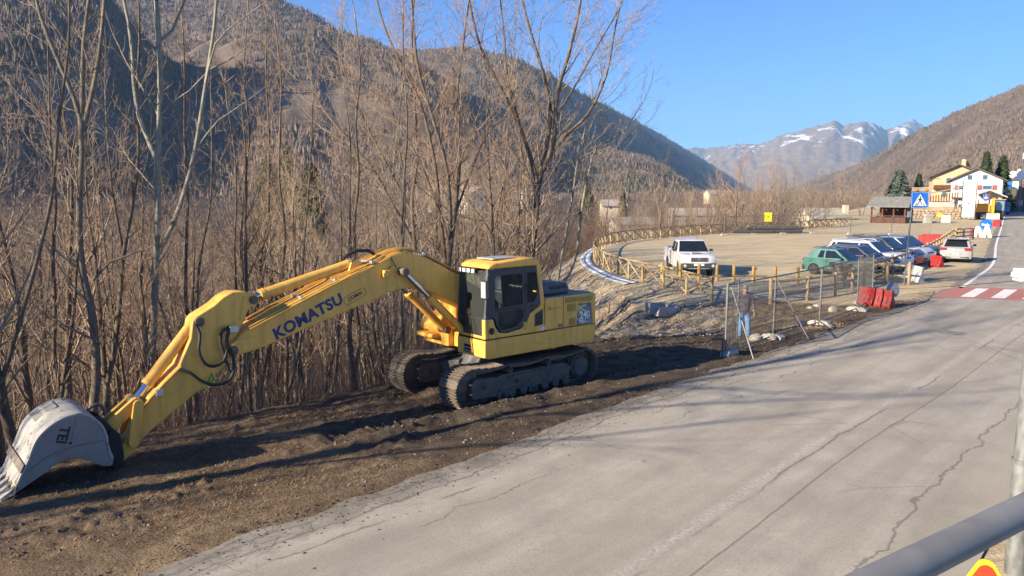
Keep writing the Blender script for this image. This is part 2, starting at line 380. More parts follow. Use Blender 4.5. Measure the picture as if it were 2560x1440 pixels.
tan = t.ramp(t.math('ADD', t.math('DIVIDE', t.math('SUBTRACT', ROAD_W, u), 1.3), t.math('MULTIPLY', t.math('SUBTRACT', t.noise(2.0, 6, v, .7), .5), 1.0)), (.1, .7), (.6, 0.)); c = t.mix(tan, c, (.38, .33, .25))
t.out(c, .9, spec=.2); t.bump(t.math('SUBTRACT', t.math('MULTIPLY', fine, .4), t.math('MULTIPLY', al, 1.0)), .35, .012); M_ROAD = t.m
us = np.concatenate([np.linspace(0, 1.2, 9)[:-1], np.linspace(1.2, ROAD_W, 12)]); RV = []; RU = []; RS = []; s = 0
for i, (p, n) in enumerate(zip(RL, RN)):
    if i: s += (p - RL[i - 1]).length
    j = (float(fbm(np.array([s * .9]), np.array([2.5]), 3, 4)[0]) - .5) * .7
    for k, uu in enumerate(us):
        q = p + n * (uu + j * max(0, 1 - uu / 1.2)); RV.append((q.x, q.y, .012 - (.045 if k == 0 else 0) - (.03 if k == len(us) - 1 else 0))); RU.append(uu); RS.append(s)
tag(link('road', np_mesh('road', RV, grid_faces(len(RL), len(us)), M_ROAD, {'u': RU, 'v': RS}, False)), kind='structure')
def road_pt(y_left, u):                                    # point at offset u from the left edge near that y
    i = min(range(len(RL)), key=lambda k: abs(RL[k].y - y_left)); return RL[i] + RN[i] * u, i
# markings
def wornpaint(name, col, amt):
    t = NT(name); v = t.coord('Object'); n = t.noise(14, 6, v, .75); n2 = t.noise(1.5, 4, v)
    c = t.mix(t.ramp(t.math('ADD', n, t.math('MULTIPLY', t.math('SUBTRACT', n2, .5), .5)), (amt, 0.), (amt + .12, 1.)), col, (.26, .24, .21)); return t.out(c, .8)
M_WHITE = wornpaint('road_paint_white', (.72, .70, .64), .60); M_REDP = wornpaint('road_paint_red', (.40, .15, .12), .62)
mb = MB(); pts = [i for i, p in enumerate(RL) if 35.6 < p.y < 190]
for a, b in zip(pts[:-1], pts[1:]):
    o = [RL[a] + RN[a] * .5, RL[a] + RN[a] * .66, RL[b] + RN[b] * .66, RL[b] + RN[b] * .5]; mb.quad(*[(q.x, q.y, .0165) for q in o])
tag(mb.build('edge_line', M_WHITE), kind='structure')
Z0, Z1 = Vector((17.7, 32.3, 0)), Vector((20.7, 35.9, 0)); zn = Vector((.94, -.34, 0)).normalized(); za = (Z1 - Z0)
mb = MB(); mb.quad(*[(q.x, q.y, .0165) for q in (Z0, Z0 + zn * 9, Z1 + zn * 9, Z1)]); zeb = tag(mb.build('crossing_red', M_REDP), kind='structure')
for k in range(5):
    a = Z0 + zn * (.95 + k * 1.12) + za * .1; b = a + zn * .52; d = za * .8; mb = MB(); mb.quad(*[(q.x, q.y, .0205) for q in (a, b, b + d, a + d)]); mb.build('crossing_bar', M_WHITE, zeb)
mb = MB(); mb.lathe([(.02, .016), (.30, .016), (.33, .018), (.36, .016), (.40, .013)], 28, 'z', (13.8, 23.9, 0))
for k in range(5): mb.box((13.8, 23.7 + k * .1, .019), (.34, .03, .006))
tag(mb.build('manhole_cover', basic('cast_iron', (.21, .195, .17), .8, .0, bump=.3), smooth=30), 'round iron manhole cover set in the grey asphalt', 'manhole cover')

# ---------------------------------------------------------------- mountains
t = NT('hill_ground'); v = t.coord('Object'); n = t.noise(.006, 8, v, .65); n2 = t.noise(.03, 6, v, .7)
c = t.mix(t.ramp(n, (.38, 0.), (.62, 1.)), (.11, .084, .066), (.20, .155, .118)); c = t.mix(t.ramp(n2, (.55, 0.), (.75, .6)), c, (.30, .225, .15)); M_HILL = t.out(c, 1.0, spec=.05)
t = NT('rock_snow'); v = t.coord('Object'); s = t.noise(.0012, 9, t.scalev(v, (2.6, 1.0, .5)), .7, .5); s2 = t.noise(.006, 7, t.scalev(v, (3.2, 1.5, .35)), .72)
hh = t.node('ShaderNodeSeparateXYZ'); t.put(hh.inputs[0], v); z = t.math('DIVIDE', hh.outputs[2], 1000.0)
c = t.mix(t.ramp(s2, (.35, 0.), (.65, 1.)), (.19, .14, .105), (.32, .245, .18))
k = t.math('ADD', t.math('ADD', t.math('MULTIPLY', z, .42), t.math('MULTIPLY', t.math('SUBTRACT', s, .5), 2.6)), t.math('MULTIPLY', t.math('SUBTRACT', s2, .5), 1.2))
c = t.mix(t.ramp(k, (.49, 0.), (.54, 1.)), c, (.84, .86, .90)); M_SNOW = t.out(c, .9, spec=.1)
t = NT('far_wood'); a = t.attr('tint'); c = t.ramp(a, (0., (.11, .084, .069)), (.4, (.168, .130, .105)), (.72, (.24, .19, .15)), (.80, (.21, .15, .10)), (.86, (.035, .048, .026)), (1., (.055, .07, .035))); M_WOOD = t.out(c, 1.0, spec=.02)

def interp_ridge(R, px):
    R = np.array(R, float); return np.interp(px, R[:, 0], R[:, 1]), np.interp(px, R[:, 0], R[:, 2])
def sheet(name, ridge, frac, ns, nt, zb, rough, seed, mat, power=1.0, jag=4.0, gully=.35, depth_back=.5):
    px = np.linspace(ridge[0][0], ridge[-1][0], ns); py, R = interp_ridge(ridge, px)
    dx = (px - 1280) / F_PX; dz = -(py - 720) / F_PX; dy = CT + dz * ST
    rx, zr = dx / dy * R, CAM_H + (-ST + dz * CT) / dy * R
    f = np.interp(px, np.linspace(px[0], px[-1], len(frac)), frac)
    bx, by = rx * f, R * f
    tt = np.concatenate([np.linspace(0, 1, nt), 1 + np.linspace(0, depth_back, 8)[1:]])
    T, _ = np.meshgrid(tt, px, indexing='ij'); up = np.minimum(T, 1); over = np.maximum(T - 1, 0)
    X = bx + (rx - bx) * T; Y = by + (R - by) * T; H = np.maximum(zr - zb, 30)
    Z = zb + (zr - zb) * up ** power - over * H * .8
    arc = np.concatenate([[0], np.cumsum(np.hypot(np.diff(rx), np.diff(R)))]); S = np.broadcast_to(arc, T.shape); L = np.hypot(rx - bx, R - by)
    sc = 1.0 / (np.mean(L) * gully)
    env = np.sin(np.clip(up, 0, 1) * math.pi * .5 + .08) * (1 - .78 * sstep(.72, 1.0, up))
    wob = (fbm(S * sc * .6, T * 2.0, 3, seed + 3) - .5) * 2
    rid = 1 - np.abs(fbm(S * sc + wob * .7, T * .8, 4, seed) * 2 - 1) * 1.6
    n = fbm(X * sc * 1.5, Y * sc * 1.5, 5, seed + 9, .55) - .5
    Z = Z + env * H * rough * (rid - .35) + H * rough * .5 * n * np.minimum(up * 4, 1) * (1 - .6 * sstep(.8, 1, up))
    Z = Z + jag * (fbm(S * .02, T * 9, 3, seed + 5) - .5) * 2 * up
    V = np.stack([X, Y, Z], -1)
    o = link(name, np_mesh(name, V.reshape(-1, 3), grid_faces(len(tt), ns), mat)); tag(o, kind='structure'); return V[:nt + 2]
def forest(V, n, hmin, hmax, seed, conifer=.1, lo=0.0, hi=1.0, name='forest', width=.42, clump=.004, cmask=None, pale=0.0, label=None, keep=None):
    """a wooded slope: many small crowns in one mass"""
    rg = np.random.default_rng(seed); nt, ns = V.shape[:2]
    fi = rg.uniform(lo, hi, n) * (nt - 1.001); fj = rg.uniform(0, 1, n) * (ns - 1.001); i, j = fi.astype(int), fj.astype(int); a, b = (fi - i)[:, None], (fj - j)[:, None]
    P = V[i, j] * (1 - a) * (1 - b) + V[i + 1, j] * a * (1 - b) + V[i, j + 1] * (1 - a) * b + V[i + 1, j + 1] * a * b
    d = fbm(P[:, 0] * clump, P[:, 1] * clump + P[:, 2] * clump, 4, seed); k = rg.uniform(0, 1, n) < sstep(.34, .46, d)
    if keep is not None: k &= keep(P)
    P = P[k]; d = d[k]; return crowns(P, rg, hmin, hmax, conifer, width, d, name, pale, seed, label)
def crowns(P, rg, hmin, hmax, conifer, width, d, name, pale, seed, label):
    m = 4; n0 = len(P); cm = fbm(P[:, 0] * .003, P[:, 1] * .003, 3, seed + 40); con = rg.uniform(0, 1, n0) < conifer * sstep(.42, .62, cm) * 2.2
    h = rg.uniform(hmin, hmax, n0); tint = np.clip(.42 + rg.normal(0, .13, n0) + (d - .5) * .8 + pale, .02, .76); tint = np.where(con, rg.uniform(.87, 1, n0), tint)
    # each bare crown is a few thin upright sprays, each conifer a spire
    rep = np.repeat(np.arange(n0), m); n = n0 * m; cn = con[rep]; hh_ = h[rep] * rg.uniform(.6, 1.1, n) * np.where(cn, 1.25, 1); off = rg.normal(0, .22, (n, 2)) * (h[rep] * np.where(cn, .25, 1))[:, None]; B = P[rep].copy(); B[:, :2] += off
    w = hh_ * rg.uniform(.09, .17, n) * (width / .42); z0 = np.where(cn, .05, rg.uniform(.0, .3, n)) * hh_; ro = rg.uniform(0, 6.28, n); V = np.zeros((n, 4, 3)); tint = np.clip(tint[rep] + np.where(cn, 0, rg.normal(0, .06, n)), 0, 1)
    for k in range(3): V[:, k, 0] = B[:, 0] + w * np.cos(ro + k * 2.0944); V[:, k, 1] = B[:, 1] + w * np.sin(ro + k * 2.0944); V[:, k, 2] = B[:, 2] + z0
    V[:, 3] = B; V[:, 3, :2] += off * .35; V[:, 3, 2] += hh_; F = (np.array([(0, 1, 3), (1, 2, 3), (2, 0, 3)])[None] + (np.arange(n) * 4)[:, None, None]).reshape(-1, 3)
    tv = np.repeat(tint, 4)
    o = link(name, np_mesh(name, V.reshape(-1, 3), F, M_WOOD, {'tint': tv}, False)); tag(o, label or 'grey brown bare woodland covering the mountain slope', 'forest', kind='stuff'); return o

RA = [(-900, 260, 1500), (-300, 110, 1600), (0, 10, 1700), (150, -30, 1750), (320, -25, 1800), (520, -35, 1850), (640, -35, 1850), (730, 10, 1850), (780, 32, 1850), (840, 74, 1850), (920, 100, 1800), (1000, 135, 1750), (1060, 165, 1700), (1150, 235, 1600), (1250, 330, 1450), (1340, 415, 1300), (1420, 480, 1150)]
RC = [(700, 60, 2900), (960, 140, 2850), (1100, 128, 2800), (1170, 124, 2750), (1230, 135, 2700), (1290, 150, 2650), (1340, 195, 2550), (1400, 268, 2450), (1470, 345, 2350), (1540, 380, 2250), (1620, 400, 2150), (1690, 445, 2050), (1740, 482, 1900), (1790, 505, 1700)]
RB = [(1130, 140, 2800), (1230, 140, 2900), (1300, 158, 3050), (1340, 172, 3250), (1420, 215, 3800), (1500, 258, 4500), (1580, 298, 5300), (1650, 335, 6200), (1720, 378, 7200), (1800, 425, 8600), (1860, 462, 10000), (1910, 492, 11500)]
RF = [(-500, 160, 640), (0, 10, 780), (120, -40, 840), (220, -30, 900), (280, 5, 960), (330, 60, 1020), (380, 112, 1080), (430, 150, 1150), (500, 250, 1300), (560, 300, 1450), (640, 330, 1700), (760, 400, 2100)]
RE = [(1880, 505, 4800), (1960, 478, 4200), (2060, 440, 3400), (2140, 412, 2800), (2220, 372, 2300), (2300, 325, 2000), (2380, 288, 1800), (2480, 245, 1600), (2560, 214, 1500), (2900, 90, 1300), (3600, -120, 1100)]
RD = [(1300, 430, 13000), (1600, 400, 12500), (1735, 368, 12000), (1765, 374, 12000), (1800, 370, 11500), (1835, 364, 11000), (1900, 362, 10500), (1950, 342, 10300), (2010, 326, 10000), (2050, 315, 10000), (2085, 307, 10000), (2108, 317, 10000), (2130, 312, 10000), (2160, 309, 10000), (2190, 313, 10200), (2215, 326, 10500), (2245, 318, 11500), (2282, 300, 12000), (2312, 318, 12000), (2380, 350, 11500), (2500, 380, 11000), (2700, 400, 11000)]
VA = sheet('mountain_left', RA, [.32, .32], 190, 90, -20, .16, 101, M_HILL, 1.05)
VC = sheet('mountain_spur', RC, [.45, .42, .4], 170, 90, -20, .17, 202, M_HILL, 1.1)
VB = sheet('mountain_shaded', RB, [.6, .62, .66, .7], 140, 60, -30, .09, 303, M_HILL, 1.0, 3)
VF = sheet('slope_shaded', RF, [.55, .62, .66], 90, 50, -20, .10, 404, M_HILL)
VE = sheet('mountain_right', RE, [.5, .42, .3, .25], 200, 110, -16, .09, 505, M_HILL, 1.25)
VD = sheet('mountain_snowy', RD, [.62, .55], 260, 110, -60, .22, 606, M_SNOW, 1.15, 22, .22)
forest(VA, 23000, 7, 12, 1, .02, label='grey brown bare woodland on the tall mountain behind the wood')
forest(VC, 20000, 9, 15, 2, .10, label='grey brown woodland on the middle mountain spur')
forest(VB, 12000, 12, 22, 3, .9, label='dark woodland on the mountain flank in shade')
forest(VF, 6000, 7, 11, 4, .02, label='dark woodland on the near slope in shade')
forest(VE, 21000, 3.5, 7, 5, .14, pale=.0, label='sparse grey brown woodland on the sunny slope above the village')

# ---------------------------------------------------------------- bare trees
def bark(name, a, b, band=.5):
    t = NT(name); v = t.coord('Object'); n = t.noise(7, 6, t.scalev(v, (3, 3, .6)), .7); r = t.noise(3.0, 4, t.scalev(v, (.6, .6, 6)), .6)
    c = t.mix(t.ramp(n, (.32, 0.), (.66, 1.)), a, b); c = t.mix(t.math('MULTIPLY', t.ramp(r, (.60, 0.), (.66, 1.)), band), c, (.05, .04, .03)); t.out(c, .9, spec=.15); t.bump(n, .5, .02); return t.m
M_PALE = bark('bark_pale', (.17, .155, .115), (.36, .33, .25), .7); M_BARK = bark('bark_brown', (.075, .056, .041), (.21, .163, .12)); M_MID = bark('bark_mid', (.11, .09, .065), (.25, .21, .155), .6); M_TWIG = bark('twig_bark', (.15, .112, .083), (.40, .312, .228), .15); M_TWIGR = bark('twig_reddish', (.165, .106, .073), (.41, .285, .19), .15)
def rdir(rn, d, ang):
    d = d.normalized(); o = d.orthogonal().normalized(); q = Matrix.Rotation(rn.uniform(0, 2 * math.pi), 3, d)
    return (d * math.cos(ang) + (q @ o) * math.sin(ang)).normalized()
def grow(mb, rn, p, d, L, r, lev, P):
    n = P['seg'][lev]; pts = [p.copy()]; rad = [r]; d = d.normalized(); kids = []; rt = r * P['tip'][lev]
    for i in range(n):
        j = P['wander'][lev]; d = (d + Vector((rn.gauss(0, j), rn.gauss(0, j), rn.gauss(0, j) + P['up'][lev]))).normalized()
        p = p + d * (L / n); f = (i + 1) / n; pts.append(p.copy()); rad.append(max(.0035, r + (rt - r) * f))
        if f > P['bare'][lev]: kids.append((p.copy(), d.copy(), f, rad[-1]))
    mb.tube(pts, rad, P['sides'][lev], lev == 0)
    if lev + 1 < P['levels']:
        m = P['kids'][lev]
        for k in range(m):
            q, dd, f, rr_ = kids[min(len(kids) - 1, int(len(kids) * (k + rn.random()) / m))]
            grow(mb, rn, q, rdir(rn, dd, math.radians(rn.uniform(*P['ang'][lev]))), L * P['len'][lev] * rn.uniform(.6, 1.15) * (1.15 - f * .55), max(.004, rr_ * rn.uniform(.4, .65)), lev + 1, P)
SLIM = dict(levels=4, seg=(12, 6, 4, 2), wander=(.035, .09, .12, .1), up=(.03, .10, .07, .03), tip=(.12, .25, .35, .5), bare=(.25, .12, .1, 0), sides=(7, 5, 3, 3), kids=(17, 7, 4, 0), ang=((25, 55), (22, 50), (25, 55)), len=(.36, .42, .5))
BUSHY = dict(levels=4, seg=(8, 6, 4, 2), wander=(.06, .1, .13, .1), up=(.02, .09, .07, .03), tip=(.25, .2, .3, .5), bare=(.3, .15, .1, 0), sides=(7, 5, 3, 3), kids=(11, 8, 5, 0), ang=((18, 48), (20, 45), (25, 50)), len=(.55, .42, .5))
class Dual:                                                # trunk goes to one mesh, everything finer to another
    def __init__(s): s.a, s.b = MB(), MB(); s.first = True
    def tube(s, pts, r, n, caps): (s.a if n >= 7 else s.b).tube(pts, r, n, False)
def proto(seed, kind, h):
    rn = random.Random(seed); D = Dual()
    if kind == 'slim': grow(D, rn, Vector((0, 0, -.3)), Vector((rn.uniform(-.08, .08), rn.uniform(-.08, .08), 1)), h, h * .0095, 0, SLIM)
    elif kind == 'bushy': grow(D, rn, Vector((0, 0, -.3)), Vector((rn.uniform(-.1, .1), rn.uniform(-.1, .1), 1)), h * .8, h * .012, 0, BUSHY)
    else:
        for k in range(rn.randint(3, 5)):
            a = rn.uniform(0, 6.28); grow(D, rn, Vector((math.cos(a) * .18, math.sin(a) * .18, -.3)), Vector((math.cos(a) * .2, math.sin(a) * .2, 1)), h * rn.uniform(.7, 1), h * .0065, 0, dict(SLIM, kids=(11, 6, 3, 0)))
    return D.a.mesh('trunk', M_BARK, 60, False), D.b.mesh('crown', M_TWIG, None, False)
PROTOS = [proto(i * 13 + 5, k, 10.0) for i, k in enumerate(('slim', 'multi', 'slim', 'bushy', 'multi', 'slim', 'bushy', 'multi'))]
def put_tree(x, y, h, i, label, group, rz=None, z=None, twig=None, cat='tree'):
    z = gz(x, y) if z is None else z; rn = random.Random(int(x * 91 + y * 57))
    o = thing('bare_tree', label, cat, (x, y, z), rn.uniform(0, 6.28) if rz is None else rz, group); s = h / 10.0; o.scale = (s * rn.uniform(.9, 1.15), s * rn.uniform(.9, 1.15), s)
    a = link('trunk', PROTOS[i % len(PROTOS)][0], o); b = link('crown', PROTOS[i % len(PROTOS)][1], o)
    if twig: b.material_slots[0].link = 'OBJECT'; b.material_slots[0].material = twig
    return o
# the wood: individual trees down the bank behind the verge
WD = Vector((.71, .705, 0)); WN = Vector((-.705, .71, 0))   # along the edge of the wood, and into it
W0 = Vector((-6.5, 15.9, 0)); rn = random.Random(3); spots = []
for k in range(1500):
    a = rn.uniform(-14, 34); b = 0.9 + rn.random() ** 1.25 * 46; p = W0 + WD * a + WN * b
    if not inside(np.array([p.x]), np.array([p.y]), PLATEAU)[0] and p.y > 4 and -.82 < p.x / p.y < (.03 if p.y < 60 else .10) and all((p - q).length > 1.0 + b * .028 for q, _ in spots): spots.append((p, b))
    if len(spots) >= 170: break
for p, b in spots:
    h = rn.uniform(7.0, 11.5) if b < 10 else rn.uniform(8, 13)
    if b < 4: h = rn.uniform(4.5, 9.5)
    lab = 'slim bare tree on the bank behind the excavator boom' if b < 8 else ('bare tree in the dense grey wood further down the bank' if b < 24 else 'bare tree in the hazy wood on the valley floor')
    put_tree(p.x, p.y, h, rn.randrange(8), lab, 'bare trees of the wood on the bank' if b < 8 else ('bare trees deeper in the wood' if b < 24 else 'bare trees of the valley floor wood'), twig=M_TWIGR if rn.random() < .3 else None)
for k in range(16):
    p = W0 + WD * rn.uniform(-27, -9.5) + WN * rn.uniform(.6, 8); put_tree(p.x, p.y, rn.uniform(9, 14), rn.randrange(8), 'bare tree of the wood continuing past the left edge', 'bare trees past the left edge')
for k, (x, y, h) in enumerate(((-14.2, 6.3, 18), (-17.8, 7.6, 19), (-20, 5, 18))): put_tree(x, y, h, (3, 6, 1, 6, 3)[k], 'tall bare tree of the wood continuing past the left edge', 'bare trees past the left edge')
# the trees that stand out, traced stem by stem
def stem_tree(name_label, Y, stems, mat, seed, kids=(9, 6, 4), P=SLIM, twl=1.0, tw=None):
    rn = random.Random(seed); A, B = MB(), MB(); b0 = aty(*stems[0][0][0], Y); base = Vector((b0.x, Y, gz(b0.x, Y)))
    o = thing('bare_tree', name_label, 'tree', base)
    for pts, r0, r1 in stems:
        Q = [aty(px, py, Y + i * .0) for i, (px, py) in enumerate(pts)]
        if pts is stems[0][0] and Q[0].z > base.z: Q = [Vector((Q[0].x, Y, base.z - .2))] + Q
        off = rn.uniform(-.05, .16)
        for i, q in enumerate(Q): q.y += off * i if pts is not stems[0][0] else .03 * math.sin(i * 1.3); q -= base
        Q = catmull([tuple(q) for q in Q], .35); n = len(Q); R = [r0 + (r1 - r0) * (i / (n - 1)) ** .8 for i in range(n)]
        A.tube(Q, R, 8, False); L = sum((Q[i + 1] - Q[i]).length for i in range(n - 1))
        for k in range(int(kids[0] * L / 6)):
            i = int(n * (.22 + .76 * (k + rn.random()) / max(1, int(kids[0] * L / 6)))); i = min(i, n - 2); d = (Q[i + 1] - Q[i]).normalized()
            grow(B, rn, Q[i], rdir(rn, d, math.radians(rn.uniform(28, 60))), rn.uniform(.9, 2.4) * twl * (1.15 - .5 * i / n), max(.006, R[i] * rn.uniform(.22, .42)), 1, dict(P, kids=(0, kids[1], kids[2], 0)))
        grow(B, rn, Q[-1], (Q[-1] - Q[-2]), 1.6 * twl, r1, 1, dict(P, kids=(0, kids[1], kids[2], 0)))
    A.build('trunk', mat, o, 60, flip=False); B.build('crown', tw or M_TWIG, o, flip=False); return o
stem_tree('pale straight tree with forked upper stems rising behind the boom arm', 17.4, [
    ([(376, 960), (384, 800), (391, 640), (396, 520), (393, 400), (397, 300), (400, 180), (398, 90), (392, 0), (388, -140)], .105, .045),
    ([(394, 405), (366, 352), (336, 290), (316, 200), (306, 120), (290, 40), (262, -60)], .06, .03), ([(391, 642), (430, 565), (460, 480), (486, 380), (510, 230), (535, 60), (548, -120)], .06, .03),
    ([(398, 290), (425, 258), (470, 225), (520, 170), (560, 150)], .025, .012), ([(398, 292), (370, 250), (330, 190), (300, 150)], .028, .014), ([(397, 106), (425, 72), (447, 0), (455, -60)], .035, .02), ([(512, 222), (540, 110), (600, 55), (650, 20)], .03, .012), ([(485, 380), (540, 300), (600, 255), (640, 220)], .025, .01)], M_PALE, 11, (5, 5, 2), twl=.85)
stem_tree('thick greyish tree with a crooked trunk and three upper limbs above the bucket', 16.6, [
    ([(228, 1060), (240, 950), (238, 850), (228, 760), (206, 680), (196, 560), (201, 450), (207, 380), (203, 300), (186, 250), (160, 190), (132, 120), (100, 30), (80, -60)], .125, .03),
    ([(205, 330), (224, 245), (238, 150), (245, 60), (252, -90)], .06, .03), ([(204, 300), (198, 200), (193, 100), (196, 0), (198, -100)], .06, .03), ([(232, 700), (270, 655), (310, 640), (350, 625)], .03, .012), ([(198, 470), (160, 420), (120, 400), (90, 340)], .03, .012)], M_MID, 12, (6, 5, 3), twl=.9)
stem_tree('tall dark tree forking above the cab roof against the sky', 27.0, [
    ([(1318, 900), (1322, 740), (1328, 640), (1338, 560), (1344, 480), (1354, 430), (1372, 395), (1386, 330), (1388, 270), (1402, 200), (1421, 140), (1441, 60), (1458, -40)], .19, .035),
    ([(1345, 462), (1328, 400), (1310, 345), (1285, 285), (1255, 225), (1215, 150), (1190, 80), (1170, -20)], .09, .03), ([(1352, 432), (1372, 330), (1376, 270), (1360, 180), (1330, 80), (1300, -30)], .085, .03),
    ([(1374, 392), (1412, 340), (1470, 285), (1515, 190), (1540, 60), (1560, -20)], .07, .02), ([(1386, 300), (1440, 210), (1490, 120), (1550, 20)], .05, .02), ([(1310, 345), (1270, 200), (1262, 100), (1250, -10)], .055, .02), ([(1340, 520), (1400, 470), (1460, 430)], .04, .015)], M_BARK, 13, (15, 8, 4), twl=1.45)
stem_tree('cluster of bare stems fanning upward just left of the cab', 25.5, [
    ([(1118, 900), (1120, 700), (1126, 560), (1116, 420), (1080, 290), (1045, 170), (1032, 40), (1025, -60)], .12, .03), ([(1118, 700), (1098, 520), (1084, 400), (1050, 260), (1000, 160), (955, 60), (930, -30)], .08, .025),
    ([(1124, 640), (1141, 500), (1150, 380), (1142, 260), (1160, 100), (1178, -30)], .08, .025), ([(1110, 560), (1060, 430), (1010, 330), (960, 250), (900, 190)], .05, .015), ([(1130, 560), (1180, 420), (1215, 340), (1260, 290)], .05, .015)], M_BARK, 14, (16, 8, 4), twl=1.4, tw=M_TWIGR)
stem_tree('leaning bare tree spreading its crown over the middle of the boom', 27.5, [
    ([(1040, 880), (1042, 700), (1036, 600), (1030, 500), (1042, 400), (1036, 250), (1030, 100), (1036, -20)], .11, .03), ([(1037, 610), (985, 520), (935, 430), (880, 362), (820, 290), (772, 225), (730, 190)], .09, .02), ([(1034, 540), (960, 400), (900, 280), (870, 180), (850, 60)], .06, .02), ([(985, 520), (920, 500), (850, 470), (780, 465)], .035, .012)], M_BARK, 15, (15, 8, 4), twl=1.4)
stem_tree('two pale slender stems curving right behind the cab', 29.0, [
    ([(1388, 760), (1396, 690), (1412, 600), (1430, 500), (1445, 400), (1470, 300), (1505, 190)], .085, .02), ([(1392, 720), (1420, 690), (1442, 630), (1452, 540), (1470, 440), (1492, 370), (1555, 330), (1602, 265)], .07, .015), ([(1445, 400), (1500, 370), (1560, 350), (1600, 320)], .03, .012)], M_PALE, 16, (7, 6, 3), twl=1.1)
stem_tree('dark leaning trunk at the far left edge beside the bucket', 14.6, [([(40, 1150), (14, 1040), (-5, 940), (-25, 820), (-40, 680)], .12, .07), ([(0, 970), (40, 800), (75, 640), (100, 480), (105, 300), (120, 100), (110, -60)], .05, .02)], M_BARK, 17, (6, 5, 3))
stem_tree('slim dark tree hung with ivy between the two pale trunks', 18.4, [([(262, 1010), (285, 880), (300, 760), (310, 640), (330, 520), (345, 380), (340, 240), (350, 100), (345, -60)], .085, .02), ([(310, 640), (280, 500), (262, 380), (250, 260)], .04, .015)], M_BARK, 18, (8, 6, 3))
for i, (x0, Y, lean, lab) in enumerate(((600, 20.5, 20, 'thin double stemmed tree under the boom near the arm pivot'), (720, 21.5, -30, 'thin brown tree under the first lettering of the boom'), (880, 22.5, 15, 'dark paired stems below the middle of the boom'), (470, 19.0, -15, 'thin tree behind the boom arm cylinder'), (145, 17.5, -25, 'thin dark tree standing above the bucket back'), (660, 23.5, 10, 'thin upright tree just right of the arm top'), (1000, 24.0, 12, 'dark straight stems between boom and cab tracks'))):
    rn = random.Random(50 + i); yb = 1000 - (x0 - 400) * .09
    a = [(x0 + lean * k / 7 + rn.uniform(-9, 9), yb - k * 130) for k in range(8)]; b = [(x0 + 4, yb)] + [(x0 + 14 - lean * k / 3.5 + rn.uniform(-9, 9), yb - k * 120) for k in range(1, 7)]
    stem_tree(lab, Y, [(a, .075, .018), (b, .055, .015)], M_BARK, 60 + i, (9, 6, 3), tw=M_TWIGR if i % 2 else None)
# undergrowth: a thicket of thin shoots
def shoots(name, label, P, hr, rad, seed, mat, lean=.25):
    rg = np.random.default_rng(seed); n = len(P); h = rg.uniform(*hr, n); a = rg.uniform(0, 6.28, n); l = rg.uniform(0, 1, n) ** 1.6 * lean * h; K = 5
    f = np.linspace(0, 1, K); C = np.zeros((n, K, 3)); bx, by = np.cumsum(rg.normal(0, .055, (n, K)), 1) * h[:, None], np.cumsum(rg.normal(0, .055, (n, K)), 1) * h[:, None]; bx[:, 0] = by[:, 0] = 0
    C[:, :, 0] = P[:, 0:1] + np.cos(a)[:, None] * l[:, None] * f ** 1.5 + bx; C[:, :, 1] = P[:, 1:2] + np.sin(a)[:, None] * l[:, None] * f ** 1.5 + by; C[:, :, 2] = P[:, 2:3] + h[:, None] * f
    r = rg.uniform(rad[0], rad[1], n)[:, None] * (1 - .75 * f)[None]; ang = np.arange(3) * 2.0944
    V = np.zeros((n, K, 3, 3)); V[..., 0] = C[:, :, None, 0] + r[:, :, None] * np.cos(ang); V[..., 1] = C[:, :, None, 1] + r[:, :, None] * np.sin(ang); V[..., 2] = C[:, :, None, 2]
    q = []
    for k in range(K - 1):
        for j in range(3): q.append((k * 3 + j, k * 3 + (j + 1) % 3, (k + 1) * 3 + (j + 1) % 3, (k + 1) * 3 + j))
    Fc = (np.array(q)[None] + (np.arange(n) * K * 3)[:, None, None]).reshape(-1, 4)
    return tag(link(name, np_mesh(name, V.reshape(-1, 3), Fc, mat, None, False)), label, 'undergrowth', kind='stuff')
rg = np.random.default_rng(4)
def wood_pts(n, a0, a1, b0, b1, pw=1.3, lim=.05):
    a = rg.uniform(a0, a1, n); b = b0 + rg.uniform(0, 1, n) ** pw * (b1 - b0); x = W0.x + WD.x * a + WN.x * b; y = W0.y + WD.y * a + WN.y * b
    k = ~inside(x, y, PLATEAU) & (y > 5) & (x / y < lim); x, y = x[k], y[k]; z, _ = ground(x, y); return np.stack([x, y, z - .05], -1)
shoots('undergrowth', 'tangle of thin brown shoots and saplings filling the bank', wood_pts(15000, -12, 30, .2, 26, 1.2, .02), (.5, 3.2), (.004, .010), 1, M_TWIG, 1.5)
shoots('brushwood', 'taller grey brown saplings deeper in the wood', wood_pts(6000, -16, 34, 5, 46, 1.1, .04), (2.0, 6.5), (.007, .016), 2, M_TWIGR, .8)
